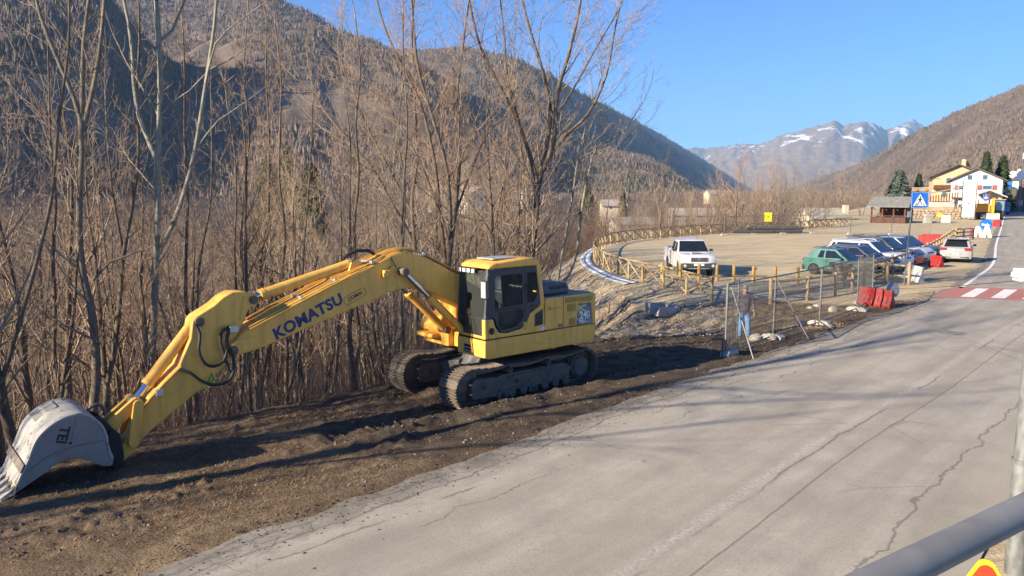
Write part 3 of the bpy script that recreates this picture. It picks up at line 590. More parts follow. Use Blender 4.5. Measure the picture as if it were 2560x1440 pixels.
# more distant bare woods of the valley: upright sprays
def sprays(name, label, P, hr, seed, mat, k=15, spread=.30, rad=.02):
    rg = np.random.default_rng(seed); n = len(P); h = np.repeat(rg.uniform(*hr, n), k); B = np.repeat(P, k, 0); m = n * k; a = rg.uniform(0, 6.28, m); s = rg.uniform(0.02, spread, m) * h; z0 = rg.uniform(.0, .45, m) * h; z1 = h * rg.uniform(.6, 1.05, m)
    c, sn = np.cos(a), np.sin(a); p0 = B + np.stack([c * s * .25, sn * s * .25, z0], -1); p1 = B + np.stack([c * s, sn * s, z1], -1); pm = (p0 + p1) / 2 + rg.normal(0, .035, (m, 3)) * h[:, None]
    r = rad * h / 8; V = []; ang = np.arange(3) * 2.0944; ca, sa = np.cos(ang), np.sin(ang)
    for p, f in ((p0, 1.), (pm, .7), (p1, .12)):
        q = np.repeat(p[:, None, :], 3, 1); q[:, :, 0] += ca * (r * f)[:, None]; q[:, :, 1] += sa * (r * f)[:, None]; V.append(q)
    V = np.stack(V, 1).reshape(m, 9, 3); q = []
    for kk in range(2):
        for j in range(3): q.append((kk * 3 + j, kk * 3 + (j + 1) % 3, kk * 3 + 3 + (j + 1) % 3, kk * 3 + 3 + j))
    Fc = (np.array(q)[None] + (np.arange(m) * 9)[:, None, None]).reshape(-1, 4)
    return tag(link(name, np_mesh(name, V.reshape(-1, 3), Fc, mat, None, False)), label, 'woodland', kind='stuff')
def valley_pts(n, px0, px1, y0, y1, seed, pw=1.0, gaps=False):
    rg = np.random.default_rng(seed); px = rg.uniform(px0, px1, n); Y = y0 + rg.uniform(0, 1, n) ** pw * (y1 - y0); x = (px - 1280) / F_PX / .99 * Y
    k = ~inside(x, Y, PLATEAU); hide = ((px > 1050) & (px < 1345) & (Y > 150) & (Y < 335)) | ((px > 1535) & (px < 1645) & (Y < 188)) | ((px > 1670) & (px < 1840) & (Y < 233)) | ((px > 1900) & (px < 2010) & (Y > 250) & (Y < 515)) | ((px > 1750) & (px < 1810) & (Y > 300) & (Y < 478)); k &= ~(hide & (rg.uniform(0, 1, n) < .75) & gaps); x, Y = x[k], Y[k]; z, _ = ground(x, Y, False); return np.stack([x, Y, z], -1)
sprays('valley_wood', 'brown leafless wood on the valley floor beyond the car park', valley_pts(1500, -300, 2150, 80, 330, 5, 1.1, True), (6, 10), 6, M_TWIG, 15, .36, .034)
sprays('valley_scrub', 'reddish leafless scrub below the car park bank', valley_pts(800, 1100, 2000, 66, 150, 8, 1.2), (2.5, 5), 7, M_TWIGR, 14, .4, .028)
sprays('far_valley_wood', 'pale leafless wood rising beyond the valley houses', valley_pts(1500, -200, 2300, 300, 640, 18, 1.2, True), (6, 9), 16, M_TWIG, 9, .4, .06)
cr = valley_pts(9000, -400, 2250, 560, 1600, 9, 1.2); crowns(cr, np.random.default_rng(9), 6, 10, .06, .42, fbm(cr[:, 0] * .01, cr[:, 1] * .01, 3, 2), 'forest', .08, 9, 'leafless valley woodland rising to the foot of the mountains')

# ---------------------------------------------------------------- crawler excavator
def machine_yellow(name, col, grime):
    t = NT(name); v = t.coord('Object'); n = t.noise(2.2, 6, v, .65); d = t.noise(6, 8, v, .75); st = t.noise(9, 4, t.scalev(v, (1, 1, .12)), .6)
    c = t.mix(t.ramp(n, (.3, 0.), (.7, 1.)), tuple(x * .86 for x in col), col); c = t.mix(t.math('MULTIPLY', t.ramp(st, (.48, 0.), (.7, 1.)), .38), c, (.34, .20, .06))
    c = t.mix(t.math('MULTIPLY', t.ramp(d, (.58, 0.), (.74, 1.)), grime), c, (.13, .09, .05)); t.out(c, t.math('ADD', t.math('MULTIPLY', d, .35), .25)); t.bump(d, .06, .01); return t.m
M_YEL = machine_yellow('digger_yellow', (.93, .49, .085), .5); M_YELD = machine_yellow('digger_yellow_dull', (.70, .42, .08), .6)
M_DGREY = basic('cab_grey', (.035, .037, .045), .45, var=.15, dirt=(.12, .10, .08), dirt_amt=.3); M_HOOD = basic('hood_grey', (.075, .085, .105), .5, dirt=(.2, .17, .13))
M_BLACK = basic('rubber_black', (.022, .021, .02), .6); M_STEEL = basic('track_steel', (.15, .125, .10), .62, .35, .3, 6, (.22, .165, .11), .75, .35, 30); M_MUDST = basic('muddy_steel', (.12, .10, .082), .75, .15, .3, 4, (.19, .145, .10), .8, .4, 25)
M_CHROME = basic('chrome_rod', (.6, .6, .62), .15, 1.0, .05); M_BUCK = basic('bucket_paint', (.235, .222, .20), .6, 0, .12, 1.6, (.16, .115, .08), .55, .1); M_WORN = basic('worn_steel', (.16, .12, .09), .6, .4, .3, 8)
M_BUCKD = basic('bucket_bare', (.20, .165, .135), .65, .2, .3, 4); M_CABGL = glass('cab_glass', (.80, .88, .84), .96, .02); M_BLUE = basic('lettering_blue', (.018, .035, .13), .5, var=.1); M_SILV = basic('silver_bits', (.5, .5, .5), .35, .6)
M_ORNG = basic('pipe_ochre', (.56, .30, .06), .5, 0, .2, 5, (.2, .1, .03), .5); M_LAMPG = basic('lamp_glass', (.75, .75, .72), .2)
EX = thing('crawler_excavator', 'yellow crawler excavator parked on the muddy verge with its pale bucket grounded', 'excavator', XM)
EX.rotation_euler = (0, 0, math.atan2(FM.y, FM.x))
def EXP(name, mb, mat, par=None, smooth=None, bevel=0.0): return mb.build(name, mat, par or EX, smooth, bevel)
# tracks: a shoe is one mesh shared by all
shoe = MB(); shoe.box((0, 0, .012), (.185, .60, .022))
for k in (-.068, 0, .068): shoe.box((k, 0, .042), (.014, .60, .042))
shoe.box((0, .0, -.03), (.10, .16, .06)); SHOE = shoe.mesh('shoe', M_STEEL)
def track_path(n):
    """closed loop: idler in front, sprocket behind, slack on top"""
    r, xf, xr, zc = .40, 1.70, -1.70, .44; P = []; L1 = xf - xr; arc = math.pi * r; per = 2 * L1 + 2 * arc
    for i in range(n):
        s = i / n * per
        if s < L1: P.append((xr + s, .04, 0.0, -1))
        elif s < L1 + arc: a = -math.pi / 2 + (s - L1) / r; P.append((xf + r * math.cos(a), zc + r * math.sin(a), a + math.pi / 2, 0))
        elif s < 2 * L1 + arc:
            q = s - L1 - arc; x = xf - q; f = q / L1; sag = -.035 * math.sin(f * math.pi * 3) ** 2 - .02 * math.sin(f * math.pi); P.append((x, zc + r + sag, math.pi, 1))
        else: a = math.pi / 2 + (s - 2 * L1 - arc) / r; P.append((xr + r * math.cos(a), zc + r * math.sin(a), a + math.pi / 2, 0))
    return P
for sy in (1, -1):
    y0 = sy * 1.0
    fr = MB(); fr.prism([(-1.28, .24), (1.02, .24), (1.02, .56), (.8, .62), (-1.1, .62), (-1.34, .5)], y0 - .17, y0 + .20); fr.prism([(.98, .17), (1.62, .20), (1.66, .28), (1.66, .56), (1.55, .64), (.98, .60)], y0 - .19, y0 + .235)
    fr.bb(-.55, -.15, y0 - .2, y0 + .235, .55, .60); fr.bb(.05, .5, y0 - .2, y0 + .24, .53, .57); fr.bb(-1.28, 1.0, y0 + .2, y0 + .225, .23, .26)
    T = EXP('track_frame', fr, M_MUDST, bevel=.015)
    h = MB(); h.cyl((.38, y0 + .19, .42), (.38, y0 + .207, .42), .055, n=14).cyl((1.32, y0 + .22, .42), (1.32, y0 + .242, .42), .04, n=14).bb(.12, .34, y0 + .1, y0 + .21, .562, .572); EXP('frame_hole', h, M_BLACK, T)
    for x in np.linspace(-1.15, .85, 7): EXP('bottom_roller', MB().lathe([(.06, -.24), (.105, -.24), (.105, -.12), (.07, -.1), (.07, .1), (.105, .12), (.105, .24), (.05, .24)], 14, 'y', (float(x), y0, .19)), M_MUDST, T, 35)
    for x in (-.62, .55): EXP('carrier_roller', MB().lathe([(.03, -.2), (.075, -.2), (.075, .2), (.055, .215), (.03, .2), (.03, .23), (.015, .23)], 14, 'y', (x, y0, .69)), M_MUDST, T, 35)
    g = MB(); g.bb(-.2, .02, y0 + .1, y0 + .24, .11, .24).bb(.62, .85, y0 + .1, y0 + .24, .11, .24); EXP('roller_guard', g, M_MUDST, T, bevel=.01)
    EXP('idler', MB().lathe([(.08, -.1), (.30, -.1), (.36, -.06), (.36, .06), (.30, .1), (.08, .1)], 28, 'y', (1.70, y0, .44)), M_WORN, T, 35)
    sp = MB().lathe([(.06, -.05), (.33, -.05), (.33, .05), (.06, .05)], 28, 'y', (-1.70, y0, .44))
    for k in range(21): a = k * 2 * math.pi / 21; sp.box((0, 0, 0), (.05, .07, .05), M=Matrix.Translation((-1.70 + .345 * math.cos(a), y0, .44 + .345 * math.sin(a))) @ Matrix.Rotation(-a, 4, 'Y'))
    EXP('sprocket', sp, M_MUDST, T); fd = MB().lathe([(.1, .04), (.29, .04), (.29, .12), (.235, .14), (.225, .19), (.05, .20)], 30, 'y', (-1.70, y0, .44))
    for k in range(18): a = k * 2 * math.pi / 18; fd.cyl((-1.7 + .26 * math.cos(a), y0 + .12, .44 + .26 * math.sin(a)), (-1.7 + .26 * math.cos(a), y0 + .155, .44 + .26 * math.sin(a)), .016, n=6)
    EXP('final_drive', fd, M_MUDST, T, 35)
    N = 49
    for x, z, a, kind in track_path(N):
        o = link('shoe', SHOE, T); o.location = (x, y0, z)
        # outward side of the shoe points away from the loop
        o.rotation_euler = (0, -(a + math.pi), 0)
    lk = MB()
    for (x, z, a, kind), (x2, z2, a2, k2) in zip(track_path(N), track_path(N)[1:] + track_path(N)[:1]):
        cx, cz = (x + x2) / 2, (z + z2) / 2; n = Vector((math.sin(a), 0, -math.cos(a))); 
        for yy in (-.07, .07): lk.bar((x - n.x * .06, y0 + yy, z - n.z * .06), (x2 - n.x * .06, y0 + yy, z2 - n.z * .06), .035, .085)
    EXP('chain', lk, M_STEEL, T)
cb = MB(); cb.prism([(-.75, .38), (.75, .38), (.85, .55), (.62, .86), (-.62, .86), (-.85, .55)], -.42, .42)
for sy in (1, -1):
    for sx in (1, -1): cb.add([(sx * .15, sy * .3, .82), (sx * .85, sy * .3, .72), (sx * 1.0, sy * .86, .60), (sx * .35, sy * .86, .60), (sx * .15, sy * .3, .40), (sx * .85, sy * .3, .40), (sx * 1.0, sy * .86, .36), (sx * .35, sy * .86, .36)], [(0, 1, 2, 3), (4, 7, 6, 5), (0, 4, 5, 1), (1, 5, 6, 2), (2, 6, 7, 3), (3, 7, 4, 0)])
EXP('car_body', cb, basic('frame_dark', (.10, .10, .105), .55, dirt=(.26, .22, .16), dirt_amt=.7), bevel=.02); EXP('swing_ring', MB().lathe([(.2, .84), (.66, .84), (.66, .98), (.58, 1.0), (.58, 1.06), (.2, 1.06)], 32, 'z'), M_BLACK, None, 35)
# revolving upper: sheet-metal skirt and deck
sk = MB(); sk.prism([(1.34, 1.07), (1.34, 1.42), (1.30, 1.455), (-2.05, 1.455), (-2.05, 1.07), (-1.9, 1.03), (1.22, 1.03)], .30, 1.28); sk.bb(-2.0, 1.0, -.30, .30, 1.06, 1.40); sk.prism([(1.15, 1.07), (1.15, 1.455), (-2.05, 1.455), (-2.05, 1.05), (1.0, 1.05)], -1.30, -.30)
DK = EXP('deck_frame', sk, M_YEL, None, None, .03)
sl = MB(); sl.bb(1.338, 1.348, .55, .80, 1.12, 1.30); EXP('step_opening', sl, M_BLACK, DK); st = MB()
for z in (1.15, 1.22): st.bb(1.34, 1.365, .53, .82, z, z + .02)
EXP('step', st, M_SILV, DK); EXP('seam', MB().bb(-.45, 1.345, .31, 1.2825, 1.448, 1.462), M_BLACK, DK)
cw = MB(); prof = []
for k in range(13): a = math.pi * (k / 12) - math.pi / 2; prof.append((-1.97 - .36 * math.cos(a) ** .6 if abs(math.cos(a)) > 1e-6 else -1.97, 1.29 * math.sin(a)))
cw.prism([(x, y) for x, y in prof] + [(-1.97, 1.29)] if False else prof, 1.10, 2.19, 'z'); CW = EXP('counterweight', cw, M_YEL, None, 30, .06)
EXP('seam', MB().prism([(x - .003, y * 1.002) for x, y in prof], 1.44, 1.455, 'z'), M_DGREY, CW)
# left side doors behind the cab
def panel(name, x0, x1, z0, z1, y=1.285, th=.04, mat=M_YEL, par=None): return EXP(name, MB().bb(x0, x1, y - th, y, z0, z1), mat, par, None, .018)
EXP('engine_bay', MB().bb(-1.97, -.38, -1.2, 1.24, 1.46, 2.20), M_DGREY)
D1 = panel('side_door', -.99, -.41, 1.475, 2.21); D2 = panel('side_door', -1.965, -1.005, 1.475, 2.21)
hp = MB(); hp.prism([(-.9, 2.212), (-1.96, 2.212), (-1.96, 2.225), (-.9, 2.235)], .62, 1.28); hp.bb(-1.96, -.38, -1.28, 1.28, 2.195, 2.225); EXP('top_cover', hp, basic('cover_grip', (.20, .20, .19), .6, dirt=(.3, .25, .18)), None, None, .01)
def louvre(par, x0, x1, z0, z1, n, slant=0.0, y=1.285):
    EXP('vent_recess', MB().bb(x0, x1, y, y + .003, z0, z1), M_BLACK, par); h = (z1 - z0) / n
    for k in range(n): EXP('vent_slat', MB().prism([(y + .002, z0 + h * k + h * .42), (y + .022, z0 + h * k + h * .2), (y + .022, z0 + h * k + h * .55), (y + .002, z0 + h * (k + 1))], x0 - .005, x1 + .005, 'x'), M_YELD, par)
louvre(D2, -1.42, -1.06, 2.04, 2.17, 4); louvre(D2, -1.39, -1.12, 1.83, 2.01, 5); louvre(D2, -1.38, -1.18, 1.50, 1.68, 5); louvre(D2, -1.93, -1.48, 2.03, 2.17, 3)
dec = MB().prism([(-1.42, 1.49), (-1.945, 1.49), (-1.92, 1.98), (-1.485, 1.995)], 1.286, 1.291); t = NT('model_decal'); v = t.coord('Object'); n = t.noise(9, 6, t.scalev(v, (2, 1, .5)), .7); t.out(t.mix(t.ramp(n, (.45, 0.), (.6, 1.)), (.06, .065, .075), (.30, .32, .34)), .5); DE = EXP('model_decal', dec, t.m, D2)
def side_text(txt, size, x, z, mat, y=1.2935, par=None, bold=.0, name='lettering', shear=0, rot=0, space=1.0, sx=1.0):
    m = text_mb(txt, size, .0015, shear, bold, space); ex = Vector((-math.cos(rot), 0, math.sin(rot))); ez = Vector((math.sin(rot), 0, math.cos(rot)))
    place_mb(m, frame((x, y, z), ex, ez, (0, 1, 0)) @ Matrix.Diagonal((sx, 1, 1, 1))); return EXP(name, m, mat, par)
M_WLET = basic('lettering_white', (.75, .75, .73), .5, dirt=(.3, .3, .3)); M_YLET = basic('lettering_yellow', (.62, .55, .22), .5, dirt=(.3, .3, .28), dirt_amt=.6)
side_text('PC', .21, -1.60, 1.865, M_YLET, par=DE, bold=.006); side_text('240', .23, -1.70, 1.705, M_WLET, par=DE, bold=.007); side_text('NLC', .15, -1.645, 1.57, M_WLET, par=DE, bold=.006)
side_text('DC', .10, -.56, 1.96, M_DGREY, 1.287, D1); EXP('pinstripe', MB().bb(-.94, -.62, 1.285, 1.2875, 1.955, 1.962), M_DGREY, D1)
EXP('warning_plate', MB().bb(-.96, -.82, 1.285, 1.289, 1.50, 1.57), basic('plate_green', (.12, .17, .10), .5), D1); EXP('door_latch', MB().bb(-1.23, -1.10, 1.285, 1.292, 1.72, 1.80), M_YELD, D2)
side_text('. . . . . . . . .', .05, -.85, 1.38, M_YELD, 1.281, DK)
# engine hood
hd = MB(); hd.prism([(-.40, 2.225), (-1.40, 2.225), (-1.39, 2.38), (-1.31, 2.49), (-.62, 2.52), (-.42, 2.50)], -.75, 1.08); HD = EXP('engine_hood', hd, M_HOOD, None, 40, .05)
for r_, zz in enumerate((2.40, 2.445)):
    for k in range(9): EXP('hood_slot', MB().bb(-.72 - k * .065, -.755 - k * .065, 1.076 if r_ == 0 else 1.04, 1.092 if r_ == 0 else 1.089, zz - .035, zz + .0), M_BLACK, HD)
# right-hand tanks and toolbox seen under the boom
EXP('fuel_tank', MB().bb(-.9, .85, -1.28, -.42, 1.46, 2.05), M_YEL, None, None, .04); EXP('tool_box', MB().prism([(.5, 1.44), (1.25, 1.38), (1.28, 1.50), (1.15, 1.74), (.5, 1.80)], -1.27, -.55), M_YEL, None, None, .04); EXP('front_step', MB().bb(.9, 1.4, -1.25, -.6, 1.24, 1.34), M_YEL, None, None, .03)
# ------------------------------------------------ cab
CY0, CY1 = .30, 1.275
cabl = MB(); out_ = [(1.30, 1.465), (1.30, 1.90), (1.10, 1.90), (1.04, 1.72), (.93, 1.58), (.70, 1.55), (.30, 1.60), (.12, 1.72), (.06, 1.90), (-.08, 1.97), (-.39, 2.12), (-.41, 1.465)]
cabl.prism(out_, CY0, CY1); CAB = EXP('cab', cabl, M_YEL, None, None, .02)
roof = MB(); roof.prism([(1.24, 2.97), (1.22, 3.05), (1.08, 3.11), (.3, 3.15), (-.14, 3.15), (-.24, 3.09), (-.26, 2.97)], CY0, CY1 + .012); RF_ = EXP('cab_roof', roof, M_YEL, CAB, 40, .05); EXP('roof_hatch', MB().bb(.25, .95, CY0 + .2, CY1 - .2, 3.145, 3.175), basic('hatch', (.35, .38, .36), .3), RF_, None, .02)
EXP('rear_pillar', MB().prism([(-.14, 3.0), (-.26, 3.0), (-.41, 2.10), (-.27, 2.04)], CY0, CY1 + .006), M_YEL, CAB, None, .02)
side_dark = [(1.27, 1.92), (1.23, 2.96), (-.14, 2.96), (-.285, 2.10), (.02, 1.99), (.10, 1.80), (.28, 1.63), (.72, 1.575), (.90, 1.60), (1.0, 1.74), (1.08, 1.92)]
def ring(poly, holes, y0, y1):                             # plate with window openings
    bm = bmesh.new(); 
    def loop(pts): vs_ = [bm.verts.new((x, y0, z)) for x, z in pts]; return [bm.edges.new((vs_[i], vs_[(i + 1) % len(vs_)])) for i in range(len(vs_))]
    e = loop(poly)
    for h_ in holes: e += loop(h_)
    bmesh.ops.triangle_fill(bm, edges=e, use_beauty=True); g = bmesh.ops.extrude_face_region(bm, geom=bm.faces[:]); bmesh.ops.translate(bm, vec=(0, y1 - y0, 0), verts=[v for v in g['geom'] if isinstance(v, bmesh.types.BMVert)])
    bmesh.ops.recalc_face_normals(bm, faces=bm.faces); m = MB(); bm.verts.index_update(); m.v = [tuple(v.co) for v in bm.verts]; m.f = [tuple(v.index for v in f.verts) for f in bm.faces]; bm.free(); return m
w1 = [(1.06, 2.12), (1.045, 2.76), (1.02, 2.80), (.98, 2.82), (.34, 2.83), (.29, 2.81), (.27, 2.76), (.26, 2.14)]; w2 = [(.93, 1.68), (.955, 1.72), (.955, 2.0), (.93, 2.03), (.28, 2.035), (.25, 2.02), (.245, 1.88), (.30, 1.77), (.45, 1.68), (.62, 1.645), (.90, 1.64)]; w3 = [(.135, 2.16), (.135, 2.81), (.11, 2.84), (-.10, 2.84), (-.13, 2.82), (-.17, 2.50), (-.17, 2.34), (-.10, 2.20), (.0, 2.15)]
DOOR = EXP('cab_door', ring(side_dark, [w1, w2, w3], CY1 - .03, CY1 + .004), M_DGREY, CAB)
for w_ in (w1, w2, w3): EXP('window_pane', MB().prism(w_, CY1 - .018, CY1 - .012), M_CABGL, DOOR)
EXP('window_bar', MB().bb(.285, 1.045, CY1 - .02, CY1 + .012, 2.06, 2.10), M_BLACK, DOOR); EXP('door_seam', MB().bb(.175, .195, CY1, CY1 + .008, 1.80, 2.94), M_BLACK, DOOR); EXP('door_handle', MB().bb(-.08, .02, CY1, CY1 + .02, 2.06, 2.10), M_BLACK, DOOR, None, .006); EXP('hinge', MB().bb(.15, .21, CY1, CY1 + .02, 2.45, 2.60), M_BLACK, DOOR, None, .005)
far = EXP('cab_far_side', ring([(1.27, 1.46), (1.23, 2.96), (-.14, 2.96), (-.39, 1.46)], [[(1.1, 1.9), (1.08, 2.85), (.1, 2.85), (.02, 1.9)]], CY0, CY0 + .03), M_DGREY, CAB)
EXP('window_pane', MB().bb(.03, 1.09, CY0 + .012, CY0 + .018, 1.9, 2.85), M_CABGL, far)
for yy in (CY0, CY1 - .055): EXP('front_pillar', MB().prism([(1.30, 1.46), (1.325, 1.9), (1.25, 2.98), (1.18, 2.98), (1.235, 1.9), (1.22, 1.46)], yy, yy + .055), M_DGREY if yy == CY0 else M_HOOD, CAB, None, .01)
EXP('corner_plate', MB().prism([(1.335, 1.47), (1.345, 1.90), (1.26, 1.90), (1.24, 1.47)], CY1 - .10, CY1 + .01), M_YEL, CAB, None, .02)
EXP('windscreen', MB().prism([(1.30, 1.93), (1.235, 2.93), (1.225, 2.93), (1.29, 1.93)], CY0 + .055, CY1 - .055), M_CABGL, CAB); EXP('lower_windscreen', MB().prism([(1.30, 1.53), (1.31, 1.90), (1.30, 1.90), (1.29, 1.53)], CY0 + .055, CY1 - .10), M_CABGL, CAB); EXP('screen_bar', MB().bb(1.285, 1.325, CY0 + .03, CY1 - .03, 1.90, 1.93), M_DGREY, CAB)
EXP('wiper', MB().tube([(1.335, CY1 - .3, 1.55), (1.34, CY1 - .42, 1.92)], .008, 5).tube([(1.335, CY1 - .38, 1.55), (1.34, CY1 - .46, 1.9)], .006, 5), M_BLACK, CAB)
for k in range(4): lp = EXP('work_lamp', MB().box((1.31, CY0 + .14 + k * .155, 2.93), (.10, .12, .10)), M_BLACK, RF_, None, .015); EXP('lens', MB().box((1.363, CY0 + .14 + k * .155, 2.925), (.006, .10, .08)), M_LAMPG, lp)
seat = MB(); seat.bb(.05, .6, .58, 1.02, 1.75, 1.92); seat.prism([(.05, 1.85), (-.12, 2.62), (.02, 2.66), (.2, 1.9)], .56, 1.04); seat.prism([(-.08, 2.62), (-.1, 2.82), (.0, 2.82), (.02, 2.64)], .66, .94); EXP('seat', seat, basic('seat_cloth', (.06, .062, .065), .9), CAB, None, .04); cons = MB(); cons.bb(.35, .75, .42, .54, 1.75, 2.02); cons.bb(.35, .75, 1.06, 1.18, 1.75, 2.02); cons.tube([(.7, .48, 2.0), (.75, .5, 2.2)], .02, 6).tube([(.7, 1.12, 2.0), (.75, 1.1, 2.2)], .02, 6).bb(.95, 1.1, .5, .62, 1.5, 2.15); EXP('control_console', cons, M_BLACK, CAB)
mir = MB().box((1.36, CY1 + .02, 2.55), (.05, .19, .40)); MI = EXP('mirror', mir, M_BLACK, CAB, None, .02); EXP('mirror_glass', MB().box((1.33, CY1 + .02, 2.55), (.012, .165, .36)), basic('mirror_silver', (.8, .82, .85), .05, 1.0), MI); EXP('mirror_face', MB().box((1.387, CY1 + .02, 2.55), (.006, .15, .34)), basic('mirror_back', (.42, .42, .45), .3), MI); EXP('bracket', MB().tube([(1.26, CY1, 2.72), (1.36, CY1 + .05, 2.70), (1.37, CY1 + .03, 2.6)], .012, 6).tube([(1.26, CY1, 2.42), (1.36, CY1 + .05, 2.42), (1.37, CY1 + .03, 2.5)], .012, 6), M_BLACK, MI)
EXP('grab_rail', MB().tube([(1.30, CY1 + .01, 1.96), (1.345, CY1 + .045, 2.0), (1.30, CY1 + .045, 2.82), (1.24, CY1 + .01, 2.88)], .015, 8), M_HOOD, CAB, 60)
EXP('step_lamp', MB().lathe([(.02, CY1), (.075, CY1), (.075, CY1 + .012), (.055, CY1 + .016), (.02, CY1 + .014)], 18, 'y', (1.15, 0, 1.64)), M_BLACK, CAB); cv = EXP('cab_vent', MB().prism([(-.10, 1.60), (-.11, 1.88), (-.34, 1.98), (-.35, 1.63)], CY1, CY1 + .008), M_DGREY, CAB)
for k in range(7): EXP('vent_slat', MB().prism([(-.13, 1.63 + k * .036), (-.13, 1.645 + k * .036), (-.32, 1.675 + k * .036), (-.32, 1.66 + k * .036)], CY1 + .008, CY1 + .018), M_BLACK, cv)
EXP('maintenance_sticker', MB().bb(-.40, -.33, CY1, CY1 + .012, 1.49, 1.58).bb(-.30, -.25, CY1, CY1 + .012, 1.49, 1.53), M_WLET, CAB); EXP('small_flap', MB().bb(.12, .24, CY1, CY1 + .008, 1.56, 1.74), M_YELD, CAB, None, .004)
# ------------------------------------------------ boom, arm, bucket
bw = .29
boom = [(6.36, 1.62), (6.46, 1.68), (6.49, 1.77), (6.44, 1.87), (6.30, 1.94), (6.15, 2.08), (5.51, 2.35), (4.84, 2.6), (4.28, 2.83), (3.65, 3.05), (3.26, 3.2), (2.98, 3.32), (2.72, 3.36), (2.44, 3.32), (2.11, 3.2), (1.62, 2.96), (.30, 2.25), (.12, 2.05), (.10, 1.80), (.25, 1.70), (.6, 1.78), (1.37, 2.16), (2.05, 2.48), (2.62, 2.61), (3.02, 2.56), (3.41, 2.42), (4.21, 2.21), (4.96, 1.99), (5.75, 1.76), (6.26, 1.66)]
BM = EXP('boom', MB().prism(boom, -bw, bw), M_YEL, None, 30, .02)
def pin(par, x, z, y0, y1, r=.075, mat=M_WORN, name='pin'): return EXP(name, MB().lathe([(r * .4, y0), (r, y0), (r, y1 - .012), (r * .72, y1 - .012), (r * .72, y1), (r * .3, y1)], 16, 'y', (x, 0, z)), mat, par, 35)
pin(BM, 6.36, 1.77, -bw - .05, bw + .05, .095); pin(BM, 2.78, 2.96, -.5, .5, .085, M_STEEL); EXP('boom_plate', MB().prism([(6.3, 1.68), (6.45, 1.77), (6.28, 1.95), (5.95, 1.98), (5.82, 1.80)], bw, bw + .018), M_YEL, BM, None, .006)
EXP('boom_lamp', MB().box((3.16, bw + .06, 2.95), (.16, .12, .14)), M_YEL, BM, None, .015); EXP('wire', MB().tube([(3.1, bw + .02, 3.02), (3.0, bw + .03, 3.1), (3.02, bw + .01, 3.28), (2.9, bw + .02, 3.05)], .008, 5), M_BLACK, BM)
ang = math.atan2(2.46 - 1.99, 5.42 - 4.26)
side_text('KOMATSU', .30, 4.86, 2.235, M_BLUE, bw + .003, BM, .012, 'lettering', 0, ang, 1.05, 1.06)
side_text('COMAI', .105, 3.86, 2.535, M_DGREY, bw + .003, BM, .003, 'lettering', 0, ang); ov = MB()
for k in range(40):
    def ovp(a): x = .18 * (1 if math.cos(a) > 0 else -1) + .085 * math.cos(a); z = .085 * math.sin(a); return (3.86 - x * math.cos(ang) + z * math.sin(ang), bw + .003, 2.535 + x * math.sin(ang) + z * math.cos(ang))
    ov.bar(ovp(k * math.pi / 20 + .001), ovp((k + 1) * math.pi / 20 + .001), .006, .006)
EXP('oval_badge', ov, M_DGREY, BM)
for k, (dz, yy, mat) in enumerate(((.035, .25, M_ORNG), (.05, .19, M_ORNG), (.06, .12, M_YELD), (.045, .05, M_ORNG), (.04, -.12, M_ORNG), (.05, -.2, M_YELD))):
    pts = [(x, yy, z + dz) for x, z in ((5.9, 2.19), (5.51, 2.36), (4.84, 2.62), (4.28, 2.85), (3.65, 3.07), (3.26, 3.23), (2.98, 3.35), (2.72, 3.39), (2.44, 3.35), (2.11, 3.23), (1.62, 2.99), (1.0, 2.68))]; EXP('hydraulic_line', MB().tube(pts, .017, 6), mat, BM, 60)
for x, z in ((5.0, 2.56), (4.28, 2.84), (3.45, 3.15), (2.2, 3.25)): EXP('pipe_clamp', MB().box((x, .1, z + .04), (.06, .42, .07)), M_SILV, BM, None, .01)
for k, (a_, b_) in enumerate((((6.05, .31, 2.17), (4.2, .31, 2.90)), ((6.05, .335, 2.12), (3.6, .335, 3.10)))): EXP('hydraulic_line', MB().tube([a_, ((a_[0] + b_[0]) / 2, a_[1], (a_[2] + b_[2]) / 2 + .01), b_], .018, 6), M_YELD, BM, 60)
def ram(name, a, b, y, r, frac, par=None, rr_=.6, mat=M_YEL):
    """cylinder: barrel from a, chrome rod to b"""
    a, b = Vector((a[0], y, a[1])), Vector((b[0], y, b[1])); d = (b - a); m = a + d * frac; n = d.normalized()
    o = EXP(name, MB().tube([a, a + n * .1, a + n * .1, m - n * .08, m - n * .08, m], [r * .8, r * .8, r, r, r * 1.1, r * 1.1], 18), mat, par, 35); EXP('rod', MB().cyl(m, b, r * rr_, n=14), M_CHROME, o, 60)
    for p in (a, b): EXP('pin', MB().lathe([(.03, -r * 1.25), (r * .95, -r * 1.25), (r * .95, r * 1.25), (r * .6, r * 1.25), (r * .6, r * 1.35), (.03, r * 1.35)], 16, 'y', tuple(p)), M_WORN, o, 35)
    return o
for yy in (.40, -.40): ram('boom_cylinder', (1.15, 1.45), (2.78, 2.96), yy, .085, .62)
ram('arm_cylinder', (3.73, 3.17), (5.9, 2.64), .0, .10, .90); EXP('cylinder_bracket', MB().prism([(3.95, 2.92), (3.85, 3.2), (3.72, 3.27), (3.6, 3.18), (3.45, 3.12)], -.16, -.11).prism([(3.95, 2.92), (3.85, 3.2), (3.72, 3.27), (3.6, 3.18), (3.45, 3.12)], .11, .16), M_YEL, BM, None, .01)
EXP('hose', MB().tube([(4.0, .1, 3.28), (3.9, .12, 3.36), (3.7, .13, 3.43), (3.45, .13, 3.42), (3.3, .12, 3.34)], .035, 8), M_BLACK, BM, 60)
aw = .20
